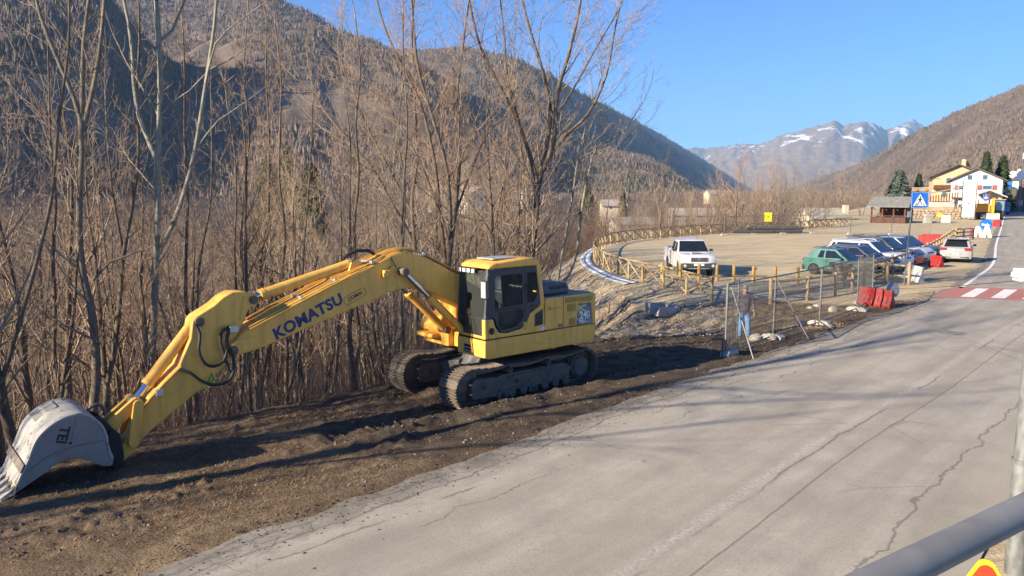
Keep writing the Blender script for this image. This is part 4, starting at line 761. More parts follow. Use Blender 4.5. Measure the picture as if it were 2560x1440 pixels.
arm = [(8.26, .11), (8.35, .15), (8.38, .24), (8.33, .34), (8.10, .52), (7.98, .81), (7.77, 1.16), (7.27, 1.60), (7.05, 2.06), (7.0, 2.36), (6.93, 2.44), (6.61, 2.61), (6.45, 2.74), (6.27, 2.82), (6.03, 2.80), (5.84, 2.73), (5.78, 2.62), (5.84, 2.53), (5.98, 2.50), (6.08, 2.28), (6.25, 1.96), (6.24, 1.66), (6.36, 1.58), (6.64, 1.36), (6.94, 1.12), (7.26, .90), (7.58, .69), (7.81, .53), (7.94, .42), (8.11, .20)]
AR = EXP('arm', MB().prism(arm, -aw, aw), M_YEL, None, 30, .02); EXP('arm_rib', MB().prism([(6.06, 2.72), (6.15, 2.3), (6.18, 2.3), (6.09, 2.72)], aw, aw + .012), M_YELD, AR)
for x, z, y1, r in ((6.89, 2.34, aw + .07, .08), (5.9, 2.64, aw + .05, .08), (8.08, .42, aw + .06, .085), (8.30, .22, aw + .05, .07)): pin(AR, x, z, -y1, y1, r)
ram('bucket_cylinder', (6.89, 2.34), (7.97, 1.06), .0, .10, .80, None, .62)
def linkbar(a, b, y, w=.16, th=.05, mat=M_YEL, name='link'):
    a, b = Vector((a[0], 0, a[1])), Vector((b[0], 0, b[1])); d = (b - a).normalized(); n = Vector((-d.z, 0, d.x)) * w / 2; p = []
    for k in range(7): t_ = math.pi * k / 6 - math.pi / 2; p.append(b + d * math.cos(t_) * w / 2 + n * math.sin(t_))
    for k in range(7): t_ = math.pi * k / 6 + math.pi / 2; p.append(a + d * math.cos(t_) * w / 2 + n * math.sin(t_))
    return EXP(name, MB().prism([(q.x, q.z) for q in p], y - th / 2, y + th / 2), mat, None, None, .012)
for yy in (.26, -.26): linkbar((7.97, 1.06), (8.08, .42), yy, .17, .05)
for yy in (.13, -.13): linkbar((7.97, 1.06), (8.42, .72), yy, .2, .09, M_YELD)
# bucket: side plates, curved shell, teeth
by = .60
outer = [(10.02, .02), (9.88, .09), (9.76, .37), (9.66, .56), (9.53, .86), (9.35, 1.04), (9.12, 1.15), (8.88, 1.16), (8.72, 1.06), (8.60, .91), (8.54, .72)]
inner = [(8.47, .36), (8.50, .22), (8.64, .24), (8.78, .34), (8.90, .41), (9.0, .47), (9.14, .48), (9.28, .43), (9.4, .35), (9.52, .28), (9.72, .17)]
BK = EXP('bucket', MB().prism(outer[1:] + [(8.55, .58)] + inner, by - .03, by).prism(outer[1:] + [(8.55, .58)] + inner, -by, -by + .03), M_BUCK, None, None, .008)
o2 = catmull([(x, 0, z) for x, z in outer[1:]], .06); o2 = [Vector((10.02, 0, .02))] + o2 + [Vector((8.54, 0, .6)), Vector((8.49, 0, .36))]; sh = MB(); SV, SF = [], []
for i, p in enumerate(o2):
    d = (o2[min(i + 1, len(o2) - 1)] - o2[max(i - 1, 0)]).normalized(); n = Vector((d.z, 0, -d.x)); n = n if (Vector((9.1, 0, .5)) - p).dot(n) > 0 else -n; q = p + n * .028
    SV += [(p.x, -by - .015, p.z), (p.x, by + .015, p.z), (q.x, by + .015, q.z), (q.x, -by - .015, q.z)]
    if i: a, b = 4 * i - 4, 4 * i; SF += [(a, b, b + 1, a + 1), (a + 1, b + 1, b + 2, a + 2), (a + 2, b + 2, b + 3, a + 3), (a + 3, b + 3, b, a)]
sh.add(SV, SF + [(0, 1, 2, 3), tuple(range(len(SV) - 1, len(SV) - 5, -1))])
t = NT('bucket_shell_paint'); v = t.coord('Object'); d = t.noise(3.2, 8, v, .72); c = t.mix(t.ramp(d, (.56, 0.), (.59, 1.)), (.40, .38, .335), (.10, .07, .05)); t.out(t.mix(t.ramp(t.noise(8, 5, v), (.5, 0.), (.7, .4)), c, (.36, .33, .28)), .55, .1); M_SHELL = t.m
EXP('bucket_shell', sh, M_SHELL, BK, 50); 
for xx, zz, rot in ((9.72, .50, 0),): EXP('wear_plate', MB().box((0, 0, 0), (.13, 2 * by + .04, .02), M=Matrix.Translation((9.735, 0, .46)) @ Matrix.Rotation(math.radians(63), 4, 'Y')), M_BUCKD, BK, None, .006)
for k in range(5):
    yy = -by + .07 + k * (2 * by - .14) / 4; EXP('tooth', MB().add([(9.84, yy - .06, .20), (9.84, yy + .06, .20), (9.90, yy + .06, .08), (9.90, yy - .06, .08), (10.16, yy - .035, -.02), (10.16, yy + .035, -.02), (10.15, yy + .035, -.06), (10.15, yy - .035, -.06)], [(0, 3, 2, 1), (0, 1, 5, 4), (1, 2, 6, 5), (2, 3, 7, 6), (3, 0, 4, 7), (4, 5, 6, 7)]), M_SHELL, BK, None, .008)
EXP('wear_strip', MB().bar((9.43, -by + .3, .99), (9.10, -by + .3, 1.17), .5, .02), M_BUCK, BK, None, .008)
EXP('seam', MB().tube([(9.68, by + .002, .40), (9.45, by + .002, .55), (9.2, by + .002, .64), (8.95, by + .002, .66), (8.6, by + .002, .66)], .006, 5).tube([(8.97, by + .002, 1.12), (9.02, by + .002, .92), (9.06, by + .002, .76)], .006, 5), M_BUCKD, BK); EXP('drain_hole', MB().cyl((9.07, by - .01, .72), (9.07, by + .004, .72), .022, n=12), M_BLACK, BK)
m = text_mb('TEI', .20, .002, 0, .006); place_mb(m, frame((9.17, by + .004, .87), Vector((.30, 0, -.95)), Vector((-.95, 0, -.30)), (0, 1, 0))); EXP('lettering', m, M_BLACK, BK)
for yy in (.24, -.24): EXP('bucket_ear', MB().prism([(8.72, 1.02), (8.50, .92), (8.36, .70), (8.28, .62), (8.24, .30), (8.26, .06), (8.50, .06), (8.56, .4), (8.60, .85)], yy - .03, yy + .03), M_BLACK, BK, None, .015)
for x, z in ((8.40, .64), (8.36, .12)): pin(BK, x, z, -.33, .33, .07, M_BLACK)
ls = MB()
for k in range(14): a = math.pi * 1.25 * k / 13 - .5; b = math.pi * 1.25 * (k + 1) / 13 - .5; ls.tube([(8.56 + .13 * math.cos(a), .0, .98 + .13 * math.sin(a)), (8.56 + .13 * math.cos(b), .0, .98 + .13 * math.sin(b))], .03, 8)
EXP('lifting_eye', ls, M_WORN, BK, 60)
for pts in ([(6.98, .25, 2.30), (6.93, .33, 2.15), (6.97, .36, 1.85), (6.88, .37, 1.62), (6.72, .37, 1.55), (6.55, .36, 1.62), (6.47, .34, 1.85), (6.46, .33, 2.05), (6.40, .32, 2.18)], [(7.28, .24, 1.55), (7.12, .33, 1.48), (6.98, .36, 1.34), (6.75, .38, 1.22), (6.5, .37, 1.24), (6.38, .36, 1.42), (6.38, .35, 1.7), (6.48, .34, 1.95), (6.42, .33, 2.12)], [(6.40, .29, 2.2), (6.52, .31, 2.16), (6.58, .32, 2.0), (6.52, .33, 1.7), (6.45, .34, 1.4)]): EXP('hose', MB().tube(catmull(pts, .07), .028, 8), M_BLACK, AR, 60)
EXP('hydraulic_line', MB().tube([(7.24, aw + .03, 1.60), (7.5, aw + .03, 1.38), (7.78, aw + .03, 1.12), (7.92, aw + .03, .95)], .02, 6), M_ORNG, AR, 60); EXP('valve', MB().box((7.62, aw + .04, 1.20), (.13, .07, .12)), M_SILV, AR, None, .012); EXP('hose_block', MB().box((6.33, .31, 2.16), (.16, .08, .12)), M_SILV, AR, None, .012)
EXP('warning_sticker', MB().prism([(6.72, 1.42), (6.95, 1.26), (6.85, 1.12), (6.62, 1.29)], aw + .001, aw + .004), basic('sticker_yellow', (.55, .48, .05), .5), AR); tr_ = EXP('warning_triangle', MB().tube([(6.72, aw + .005, 1.38), (6.80, aw + .005, 1.24), (6.68, aw + .005, 1.27), (6.72, aw + .005, 1.38)], .008, 4), M_BLACK, AR)

# ---------------------------------------------------------------- fences and site gear
def wood(name, a, b):
    t = NT(name); v = t.coord('Object'); n = t.noise(6, 6, t.scalev(v, (1, 1, .3)), .65); c = t.mix(t.ramp(n, (.3, 0.), (.7, 1.)), a, b); t.out(c, .8, spec=.2); t.bump(n, .3, .02); return t.m
M_NEWW = wood('new_pine', (.30, .215, .11), (.48, .365, .20)); M_OLDW = wood('weathered_pine', (.26, .18, .10), (.44, .33, .20)); M_BOLL = wood('bollard_pine', (.36, .21, .06), (.50, .31, .10))
def unit(mat, n=9): return MB().tube([(0, 0, 0), (0, 0, .03), (0, 0, .97), (0, 0, 1)], [.88, 1, 1, .88], n).mesh('pole', mat, 40)
U_NEW, U_OLD, U_BOLL = unit(M_NEWW), unit(M_OLDW), unit(M_BOLL)
def rod(name, mesh, a, b, r, par):
    a, b = Vector(a), Vector(b); d = b - a; o = link(name, mesh, par); L = d.length
    o.matrix_local = Matrix.Translation(a - par.location) @ d.to_track_quat('Z', 'Y').to_matrix().to_4x4() @ Matrix.Diagonal((r, r, L, 1)); return o
def resample(P, step):
    Q = catmull(P, .1); out = [Q[0]]; acc = 0
    for a, b in zip(Q[:-1], Q[1:]):
        acc += (b - a).length
        if acc >= step: out.append(b); acc = 0
    return out
XF = resample([(8.4, 32.2), (7.3, 35.0), (6.2, 38.2), (5.5, 43.3), (5.3, 48.8), (5.7, 53.5), (6.6, 59), (8.1, 64.9), (10.6, 69.7), (14.3, 75), (18.5, 79.5), (22.4, 83), (27.5, 86), (33.6, 90.4), (38.4, 95.5), (46, 104.8)], 1.85)
fx = thing('wooden_fence', 'new yellow pine fence with crossed braces curving round the car park', 'fence', (XF[0].x, XF[0].y, gz(XF[0].x, XF[0].y)))
for i, p in enumerate(XF):
    p.z = gz(p.x, p.y); q = p
    rod('post', U_NEW, p - Vector((0, 0, .3)), p + Vector((random.uniform(-.02, .02), 0, 1.05 + random.uniform(-.03, .03))), .06, fx)
for a, b in zip(XF[:-1], XF[1:]):
    d = (b - a).normalized() * .05; up = Vector((0, 0, 1)); rod('top_rail', U_NEW, a + up * 1.0 - d, b + up * 1.0 + d, .05, fx); n = Vector((-d.y, d.x, 0)) * .6
    rod('brace', U_NEW, a + up * .14 + d + n, b + up * .93 - d + n, .042, fx); rod('brace', U_NEW, a + up * .93 + d - n, b + up * .14 - d - n, .042, fx)
OF = resample([(10.7, 31.7), (12.7, 32.6), (14.6, 34.0), (17.2, 37.1), (20.0, 40.7), (24.5, 46.7), (30.5, 55.5), (35.2, 62.7), (40, 70.2), (44, 76)], 1.9)
fo = thing('wooden_fence', 'weathered two rail post fence running along the road shoulder', 'fence', (OF[0].x, OF[0].y, 0))
for i, p in enumerate(OF):
    p.z = gz(p.x, p.y); rod('post', U_OLD, p - Vector((0, 0, .3)), p + Vector((random.uniform(-.03, .03), random.uniform(-.03, .03), 1.08 + random.uniform(-.05, .05))), .075, fo)
    if i:
        for h in (.48, .92): rod('rail', U_OLD, OF[i - 1] + Vector((0, 0, h)), p + Vector((0, 0, h + .02)), .05, fo)
jr = thing('single_rail', 'single round rail joining the braced fence to the weathered fence', 'rail', (8.4, 32.2, 0)); rod('rail', U_NEW, (8.4, 32.2, .92), (10.7, 31.7, .95), .05, jr)
for k, (a, b) in enumerate((((16.6, 38.3), (18.1, 37.1)), ((17.6, 38.9), (18.9, 36.6)))):
    g = thing('stub_fence', ('short two rail stub fence beside the hopper', 'short stub fence at the foot of the crossing sign')[k], 'fence', (*a, 0))
    for p in (a, b): rod('post', U_OLD, (*p, -.3), (*p, 1.0 + .12 * k), .075, g)
    for h in (.4, .9): rod('rail', U_NEW, (*a, h), (*b, h), .05, g)
for k, (px, py) in enumerate(((1610, 697), (1655, 697), (1700, 698), (1747, 700), (1792, 702), (1834, 704), (1883, 706), (1937, 708), (1993, 710))):
    p = at(px, py, 0); o = thing('bollard', ('first', 'second', 'third', 'fourth', 'fifth', 'sixth', 'seventh', 'eighth', 'last')[k] + ' short pine bollard counted from the braced fence', 'bollard', (p.x, p.y, 0), 0, 'pine bollards of the car park edge'); rod('post', U_BOLL, (p.x, p.y, -.2), (p.x, p.y, .78), .085, o); rod('cap', U_BOLL, (p.x, p.y, .76), (p.x, p.y, .81), .07, o)
# geotextile skirt outside the braced fence
mb = MB(); GQ = [p for p in XF if 36.0 < p.y < 63]; prev = None; rn = random.Random(9)
for p in resample([(q.x, q.y) for q in GQ], .4):
    j = rn.uniform(-.03, .03); xo = p.x - .18; w = .75 + j; z0, z1 = gz(xo, p.y) + .06, gz(xo - w, p.y) + .05 + rn.uniform(0, .015); row = [(xo, p.y, z0 + .02), (xo - w * .5, p.y, (z0 + z1) / 2 + .015), (xo - w, p.y, z1)]
    if prev: mb.quad(prev[0], row[0], row[1], prev[1]); mb.quad(prev[1], row[1], row[2], prev[2])
    prev = row
o = mb.build('geotextile_strip', basic('geotextile', (.48, .53, .58), .7, var=.15, dirt=(.4, .34, .25), dirt_amt=.3, bump=.3, bscale=6), smooth=40); o.modifiers.new('solid', 'SOLIDIFY').thickness = .012; tag(o, 'pale bluish geotextile strip laid along the foot of the braced fence', 'geotextile')
# mesh site fence
M_GALV = basic('galvanised', (.17, .175, .175), .5, .3, .2, 6, (.15, .14, .13)); M_WIRE = basic('fence_wire', (.06, .06, .06), .6, .2); M_CONC = basic('concrete', (.46, .43, .37), .9, 0, .2, 5, (.25, .21, .16), .5, .3); M_STONE = basic('field_stone', (.40, .36, .30), .9, 0, .3, 4, (.2, .17, .13), .5, .4)
def mesh_panel(a, b, h, label, group=None, tilt=0.0, ra=.027, gap=.10):
    a, b = Vector((*a, gz(*a))), Vector((*b, gz(*b))); d = (b - a).normalized(); n = Vector((-d.y, d.x, 0)); up = (Vector((0, 0, 1)) + n * tilt).normalized(); o = thing('mesh_fence_panel', label, 'site fence', a, 0, group); B = Vector(b - a)
    Z = Vector((0, 0, 0)); o_ = [MB().cyl(Z, up * h, ra, n=8), MB().cyl(B, B + up * h, ra, n=8), MB().cyl(up * .12, B + up * .12, ra * .8, n=8), MB().cyl(up * (h - .04), B + up * (h - .04), ra * .8, n=8)]
    for nm, m in zip(('post', 'post', 'bottom_tube', 'top_tube'), o_): m.build(nm, M_GALV, o, 60)
    w = MB(); L = B.length; k = 1
    while k * gap < L: w.tube([d * (k * gap) + Vector((0, 0, B.z * k * gap / L)) + up * .12, d * (k * gap) + Vector((0, 0, B.z * k * gap / L)) + up * (h - .05)], .0042, 3, False); k += 1
    for q in np.arange(.3, h - .1, .25): w.tube([up * float(q), B + up * float(q)], .0042, 3, False)
    tag(w.build('wire_mesh', M_WIRE, o, flip=False), kind='stuff'); return o
FP = [(5.75, 20.5), (8.05, 23.5), (10.35, 25.7), (12.9, 28.6), (15.0, 31.9)]
for k, lab in enumerate(('mesh fence panel with a bent end post beside the road, nearest of the row', 'mesh fence panel propped by a long stay behind stones', 'mesh fence panel in front of the small spoil heap', 'mesh fence panel ending at the red plastic barrier')): mesh_panel(FP[k], FP[k + 1], 2.0, lab, 'wire mesh site fence panels', random.uniform(-.02, .02))
mesh_panel((5.75, 20.5), (7.0, 23.7), 2.0, 'mesh fence panel swung open beside the standing man', 'wire mesh site fence panels', gap=.30)
for k, (a, b, lab) in enumerate((((6.1, 21.3, 1.75), (6.45, 20.1, -.15), 'leaning galvanised stay of the first fence panel'), ((8.4, 24.3, 1.6), (8.9, 22.6, -.1), 'leaning galvanised stay between two mesh panels'))): o = MB().cyl(a, b, .022, n=8).build('fence_stay', M_GALV, None, 60); tag(o, lab, 'stay', 'leaning fence stays')
def block_foot(x, y, rz, label, z=None):
    m = MB(); m.prism([(-.36, 0), (.36, 0), (.36, .08), (.26, .15), (-.26, .15), (-.36, .08)], -.12, .12)
    for k in (-.12, .12): m.cyl((k, 0, .14), (k, 0, .16), .035, n=10)
    o = m.build('concrete_block', M_CONC, None, None, .015); o.location = (x, y, (gz(x, y) if z is None else z) + .02); o.rotation_euler = (random.uniform(-.06, .06), random.uniform(-.06, .06), rz); return tag(o, label, 'fence foot', 'concrete fence feet')
for (x, y), lab, rz in zip(FP[1:4], ('concrete fence foot beside the pale stones', 'concrete fence foot in the gravel patch', 'concrete fence foot weighted by a grey stone'), (2.2, 2.3, 2.4)): block_foot(x, y, rz, lab)
block_foot(14.2, 31.0, .3, 'white concrete block lying left of the red barrier'); block_foot(5.9, 20.6, .9, 'low plate foot under the bent end post')
def stone(x, y, r, seed, label, grp='loose stones around the site fence', mat=None):
    o = MB().blob((0, 0, 0), (r, r * random.uniform(.7, 1), r * random.uniform(.5, .8)), seed, 9, 6, .2).build('stone', mat or M_STONE, None, 50); o.location = (x, y, gz(x, y) + r * .3); o.rotation_euler = (0, 0, seed); return tag(o, label, 'stone', grp)
for k, (x, y, r, lab) in enumerate(((7.6, 23.75, .22, 'large pale stone behind the middle fence foot'), (7.95, 23.2, .16, 'flat pale stone below the middle fence foot'), (10.0, 26.2, .20, 'rounded stone behind the gravel fence foot'), (10.5, 25.2, .12, 'small stone in front of the gravel fence foot'), (12.3, 29.2, .2, 'grey stone resting on the weighted fence foot'), (11.8, 30.3, .13, 'pale stone on the spoil heap'), (12.3, 30.9, .14, 'upper pale stone on the spoil heap'))): stone(x, y, r, k, lab)
# spoil heap and crumbs
def rubble(name, label, P, r0, r1, seed, mat):
    rg = np.random.default_rng(seed); n = len(P); r = rg.uniform(r0, r1, n) * rg.uniform(.4, 1, n); ico = np.array([(1, 0, 0), (0, 1, 0), (-1, 0, 0), (0, -1, 0), (0, 0, 1), (0, 0, -1)]); V = ico[None] * (r[:, None, None] * rg.uniform(.55, 1.3, (n, 6, 1))); a = rg.uniform(0, 6.28, n); c, s = np.cos(a), np.sin(a)
    V = np.stack([V[..., 0] * c[:, None] - V[..., 1] * s[:, None], V[..., 0] * s[:, None] + V[..., 1] * c[:, None], V[..., 2] * .7], -1) + P[:, None]; tri = np.array([(0, 1, 4), (1, 2, 4), (2, 3, 4), (3, 0, 4), (1, 0, 5), (2, 1, 5), (3, 2, 5), (0, 3, 5)])
    return tag(link(name, np_mesh(name, V.reshape(-1, 3), (tri[None] + (np.arange(n) * 6)[:, None, None]).reshape(-1, 3), mat, None, False)), label, 'rubble', kind='stuff')
def gpts(n, fx_, fy_, cond, seed):
    rg = np.random.default_rng(seed); x, y = rg.uniform(*fx_, n), rg.uniform(*fy_, n); z, m = ground(x, y); k = cond(x, y, m, rg); return np.stack([x[k], y[k], z[k]], -1)
M_CLOD = basic('soil_clod', (.11, .078, .05), 1.0, var=.4, scale=2); M_PEB = basic('pebbles', (.24, .20, .16), .9, var=.4, scale=3)
rubble('soil_clods', 'dark crumbling soil clods strewn over the verge', gpts(26000, (-11, 12), (7, 31), lambda x, y, m, r: (m['verge'] > .35) & (m['out'] < .5) & (fbm(x * .8, y * .8, 3, 55) + r.uniform(-.12, .12, len(x)) > .5), 21), .012, .055, 3, M_CLOD)
rubble('pebbles', 'pale pebbles scattered on soil and bank', gpts(5200, (-11, 14), (7, 40), lambda x, y, m, r: (~m['road']) & (m['out'] < .9) & (m['lot'] < .9), 22), .008, .045, 4, M_PEB)
rubble('bank_stones', 'pale broken stones lying on the tan fill slope', gpts(5000, (0, 9), (24, 44), lambda x, y, m, r: m['fill'] > .35, 23), .02, .08, 5, basic('bank_stone', (.44, .37, .28), .95, var=.35, scale=.8))
rubble('gravel_patch', 'brown gravel heaped round the fence foot', np.concatenate([gpts(900, (9.2, 11.4), (25, 27), lambda x, y, m, r: (~m['road']) & (np.hypot(x - 10.3, y - 26) < 1.0), 24)]), .02, .06, 6, basic('brown_gravel', (.30, .20, .12), .9, var=.4, scale=4))
# dry grass
def blades(name, label, P, h0, h1, seed, mat):
    rg = np.random.default_rng(seed); n = len(P); h = rg.uniform(h0, h1, n); a = rg.uniform(0, 6.28, n); l = h * rg.uniform(1.0, 3.4, n); w = rg.uniform(.003, .0065, n); d = np.stack([np.cos(a), np.sin(a), np.zeros(n)], -1); s = np.stack([-np.sin(a), np.cos(a), np.zeros(n)], -1) * w[:, None]
    m = P + d * (l * .45)[:, None]; m[:, 2] += h * .75; t_ = P + d * l[:, None]; t_[:, 2] += h * rg.uniform(.3, 1, n); V = np.stack([P - s, P + s, m + s * .8, m - s * .8, t_], 1)
    F = (np.array([(0, 1, 2), (0, 2, 3), (3, 2, 4)])[None] + (np.arange(n) * 5)[:, None, None]).reshape(-1, 3)
    return tag(link(name, np_mesh(name, V.reshape(-1, 3), F, mat, {'tint': np.repeat(rg.uniform(0, 1, n), 5)}, False)), label, 'grass', kind='stuff')
t = NT('dry_grass'); M_DRY = t.out(t.ramp(t.attr('tint'), (0., (.085, .05, .028)), (.5, (.19, .123, .07)), (1., (.34, .245, .145))), .9, spec=.1)
blades('dry_grass', 'flattened straw coloured dry grass on the verge', gpts(150000, (-11, 8), (7, 24), lambda x, y, m, r: (~m['road']) & (m['verge'] > .02) & (m['out'] < .4) & (fbm(x * .7, y * .7, 3, 71) + r.uniform(-.16, .16, len(x)) - m['mud'] * .25 > .43), 25), .008, .042, 8, M_DRY)
blades('shoulder_grass', 'sparse dry grass beside the car park fence', gpts(16000, (2, 22), (24, 42), lambda x, y, m, r: (~m['road']) & (m['out'] < .8) & (fbm(x * .5, y * .5, 3, 72) + r.uniform(-.1, .1, len(x)) > .55), 26), .03, .10, 9, M_DRY)
cr_ = []
for i, (p, n) in enumerate(zip(RL, RN)):
    if 6 < p.y < 33:
        for _ in range(34): uu = random.expovariate(3.2); q = p + n * (uu - .12) + Vector((random.uniform(-.15, .15), random.uniform(-.15, .15), 0)); cr_.append((q.x, q.y, .015))
rubble('edge_crumbs', 'soil crumbs and grit spilled over the edge of the asphalt', np.array(cr_), .006, .03, 12, M_CLOD)
# jersey barriers, signs
M_REDPL = basic('red_plastic', (.30, .013, .012), .5, 0, .15, 2, (.28, .1, .08), .4); M_WHPL = basic('white_plastic', (.70, .68, .60), .5, 0, .1, 2, (.4, .35, .27), .4)
JP = [(-.25, 0), (.25, 0), (.25, .12), (.21, .22), (.10, .50), (.085, .74), (.06, .80), (-.06, .80), (-.085, .74), (-.10, .50), (-.21, .22), (-.25, .12)]
def barrier(x, y, rz, mat, label, L=1.0, s=1.0, tilt=0.0):
    o = thing('plastic_barrier', label, 'barrier', (x, y, gz(x, y)), rz, 'plastic water barriers'); o.scale = (s, s, s); o.rotation_euler = (tilt, 0, rz)
    MB().prism([(a, b) for a, b in JP], -L / 2, L / 2, 'y').build('shell', mat, o, None, .02)
    for sx in (-1, 1):
        for k in (-.28, 0, .28): MB().bar((sx * .216, k * L, .20), (sx * .106, k * L, .50), .05, .012).build('groove', M_BLACK if mat is M_REDPL else M_CONC, o)
    for k in (-.25, .25): MB().bb(-.26, .26, k * L - .07, k * L + .07, 0.001, .06).build('fork_slot', M_BLACK, o)
    MB().cyl((0, L * .2, .79), (0, L * .2, .82), .04, n=10).build('filler_cap', mat, o); return o
barrier(14.35, 29.5, .62, M_REDPL, 'red plastic barrier at the end of the mesh fence by the road', .75, .86); barrier(14.15, 30.5, .45, M_REDPL, 'second red barrier tucked behind the nearest red barrier', .8, .9); barrier(25.1, 45.6, .35, M_REDPL, 'small red barrier seen end on beside the silver hatchback', .9, .85); barrier(19.9, 38.2, .5, M_WHPL, 'white barrier end with a dark hollow on the gravel shoulder', .9, 1.0, .12)
barrier(34.9, 64.5, 1.1, M_REDPL, 'red barrier lying inside the car park, front one of two', 1.9, 1.0); barrier(36.3, 66.5, 1.1, M_REDPL, 'red barrier inside the car park, rear one of two', 1.9, 1.0)
M_SIGNB = basic('sign_back', (.28, .29, .30), .5, .4); M_SBLUE = basic('sign_blue', (.012, .13, .50), .4, var=.08); M_SWHITE = basic('sign_white', (.80, .80, .78), .4, var=.06)
def disc_sign(x, y, z, rz, tilt, r, label, front=M_SIGNB, back=M_SIGNB):
    o = thing('round_sign', label, 'sign', (x, y, z), rz); o.rotation_euler = (tilt, 0, rz); MB().lathe([(.01, -.006), (r, -.006), (r, .006), (.01, .006)], 32, 'y', (0, 0, r)).build('plate', front, o, 30); MB().bar((-r * .7, .02, r), (r * .7, .02, r), .02, .03).build('rib', M_GALV, o); MB().bar((0, .02, r * .3), (0, .02, r * 1.7), .03, .02).build('rib', M_GALV, o); return o
disc_sign(14.75, 29.6, .38, .25, -.3, .30, 'grey back of a round sign propped behind the red barrier'); disc_sign(5.68, 20.55, -.1, 1.25, .05, .30, 'dark round sign seen edge on against the bent fence post', M_BLACK)
# pedestrian crossing sign
sx, sy = 18.75, 36.75; cs = thing('crossing_sign', 'blue and white pedestrian crossing sign with two amber lamps on a tall post', 'road sign', (sx, sy, 0)); lean = .16
MB().tube([(0, 0, -.2), (lean * .5, 0, 2.3), (lean, 0, 4.6)], .038, 10).build('post', M_GALV, cs, 60)
def ped_board(par, cx, cz, w, y=-.06):
    p = MB().bb(cx - w / 2, cx + w / 2, y - .012, y + .012, cz - w / 2, cz + w / 2).build('sign_panel', M_SBLUE, par, None, .02); q = w / .76
    MB().prism([(cx - .30 * q, cz - .27 * q), (cx + .30 * q, cz - .27 * q), (cx, cz + .29 * q)], y - .017, y - .0125).build('white_triangle', M_SWHITE, p)
    f = MB(); yy0, yy1 = y - .021, y - .0175
    def pg(pts): f.prism([(cx + a * q, cz + b * q) for a, b in pts], yy0, yy1)
    pg([(.0 + .04 * math.cos(k), .14 + .04 * math.sin(k)) for k in np.arange(0, 6.2, .6)]); pg([(-.035, .09), (.045, .09), (.04, -.06), (-.04, -.06)]); pg([(-.04, -.05), (.0, -.05), (-.09, -.22), (-.13, -.22)]); pg([(.0, -.05), (.04, -.05), (.12, -.22), (.08, -.22)]); pg([(-.03, .085), (-.02, .04), (-.11, -.03), (-.13, .0)]); pg([(.04, .085), (.035, .04), (.10, -.03), (.12, .0)])
    tag(f.build('walking_figure', M_BLACK, p), kind='stuff')
    for k in (-.19, .19): MB().prism([(cx + (k - .02) * q, cz - .255 * q), (cx + (k + .035) * q, cz - .255 * q), (cx + (k * .72 + .02) * q, cz - .17 * q), (cx + (k * .72 - .012) * q, cz - .17 * q)], yy0, yy1).build('stripe', M_BLACK, p)
    MB().tube([(cx - w * .46, y - .015, cz - w * .46), (cx + w * .46, y - .015, cz - w * .46), (cx + w * .46, y - .015, cz + w * .46), (cx - w * .46, y - .015, cz + w * .46), (cx - w * .46, y - .015, cz - w * .46)], .008, 4).build('white_border', M_SWHITE, p); return p
pb = ped_board(cs, .45, 4.02, .76); MB().bb(.08, .86, -.08, -.03, 4.42, 4.62).build('lamp_board', basic('board_grey', (.38, .36, .32), .5), cs, None, .01)
for k in (.27, .67): MB().lathe([(.01, -.06), (.075, -.055), (.085, -.02), (.085, .02), (.01, .02)], 18, 'y', (k, -.07, 4.52)).build('amber_lamp', basic('amber', (.75, .25, .02), .3), cs, 40)
MB().bb(-.06, .12, -.12, .0, 3.2, 3.5).build('control_box', M_SIGNB, cs, None, .015); cs.rotation_euler = (0, 0, -.25)
# hopper
o = thing('concrete_hopper', 'weathered conical hopper on legs behind the rail fence', 'hopper', (15.35, 36.0, 0)); m_ = wood('hopper_rust', (.24, .17, .12), (.42, .34, .27))
MB().lathe([(.18, .28), (.22, .28), (.50, 1.05), (.52, 1.12), (.48, 1.12), (.2, .32)], 20, 'z').build('cone', m_, o, 40); MB().lathe([(.46, 1.0), (.53, 1.0), (.53, 1.06), (.46, 1.06)], 20, 'z').build('rim', m_, o)
for k in range(4): a = k * 1.57 + .5; MB().bar((.2 * math.cos(a), .2 * math.sin(a), .4), (.42 * math.cos(a), .42 * math.sin(a), 0), .05, .05).build('leg', M_SIGNB, o)
MB().blob((0, 0, 1.12), (.22, .2, .1), 3).build('lump', M_CONC, o, 40)
# concrete slab in the bank
o = thing('manhole_ring', 'square concrete manhole section half buried in the bank', 'concrete block', (5.95, 30.4, gz(5.95, 30.4) + .1), .55); o.rotation_euler = (.12, .1, .55)
for a, b, c_, d in ((-.55, .55, -.45, -.33), (-.55, .55, .33, .45), (-.55, -.43, -.329, .329), (.43, .55, -.329, .329)): MB().bb(a, b, c_, d, -.15, .22).build('wall', M_CONC, o, None, .012)
o.children[0]['label'] = 'front wall of the concrete section'
# lot fencing far side: thin panels on feet with a yellow board
FL = [(21.5, 78.5), (25.0, 80.3), (28.4, 81.2), (31.8, 81.9), (35.4, 81.0), (39, 79.6), (42, 77.8)]
for k in range(len(FL) - 1): mesh_panel(FL[k], FL[k + 1], 2.0, ('first', 'second', 'third', 'fourth', 'fifth', 'last')[k] + ' thin mesh panel along the far car park, counted from the left', 'far mesh panels of the car park', 0, .03); block_foot(*FL[k], .3, ('first', 'second', 'third', 'fourth', 'fifth', 'sixth')[k] + ' small concrete foot of the far mesh fence, counted from the left')
yb = thing('notice_board', 'yellow notice board fixed on the far mesh fence', 'sign', (26.6, 80.7, 0)); MB().bb(-.4, .4, -.05, -.02, 1.35, 2.3).build('board', basic('notice_yellow', (.72, .52, .02), .5), yb, None, .01); MB().prism([(-.1, 1.78), (.1, 1.78), (0, 1.95)], -.056, -.051).build('symbol', M_BLACK, yb)
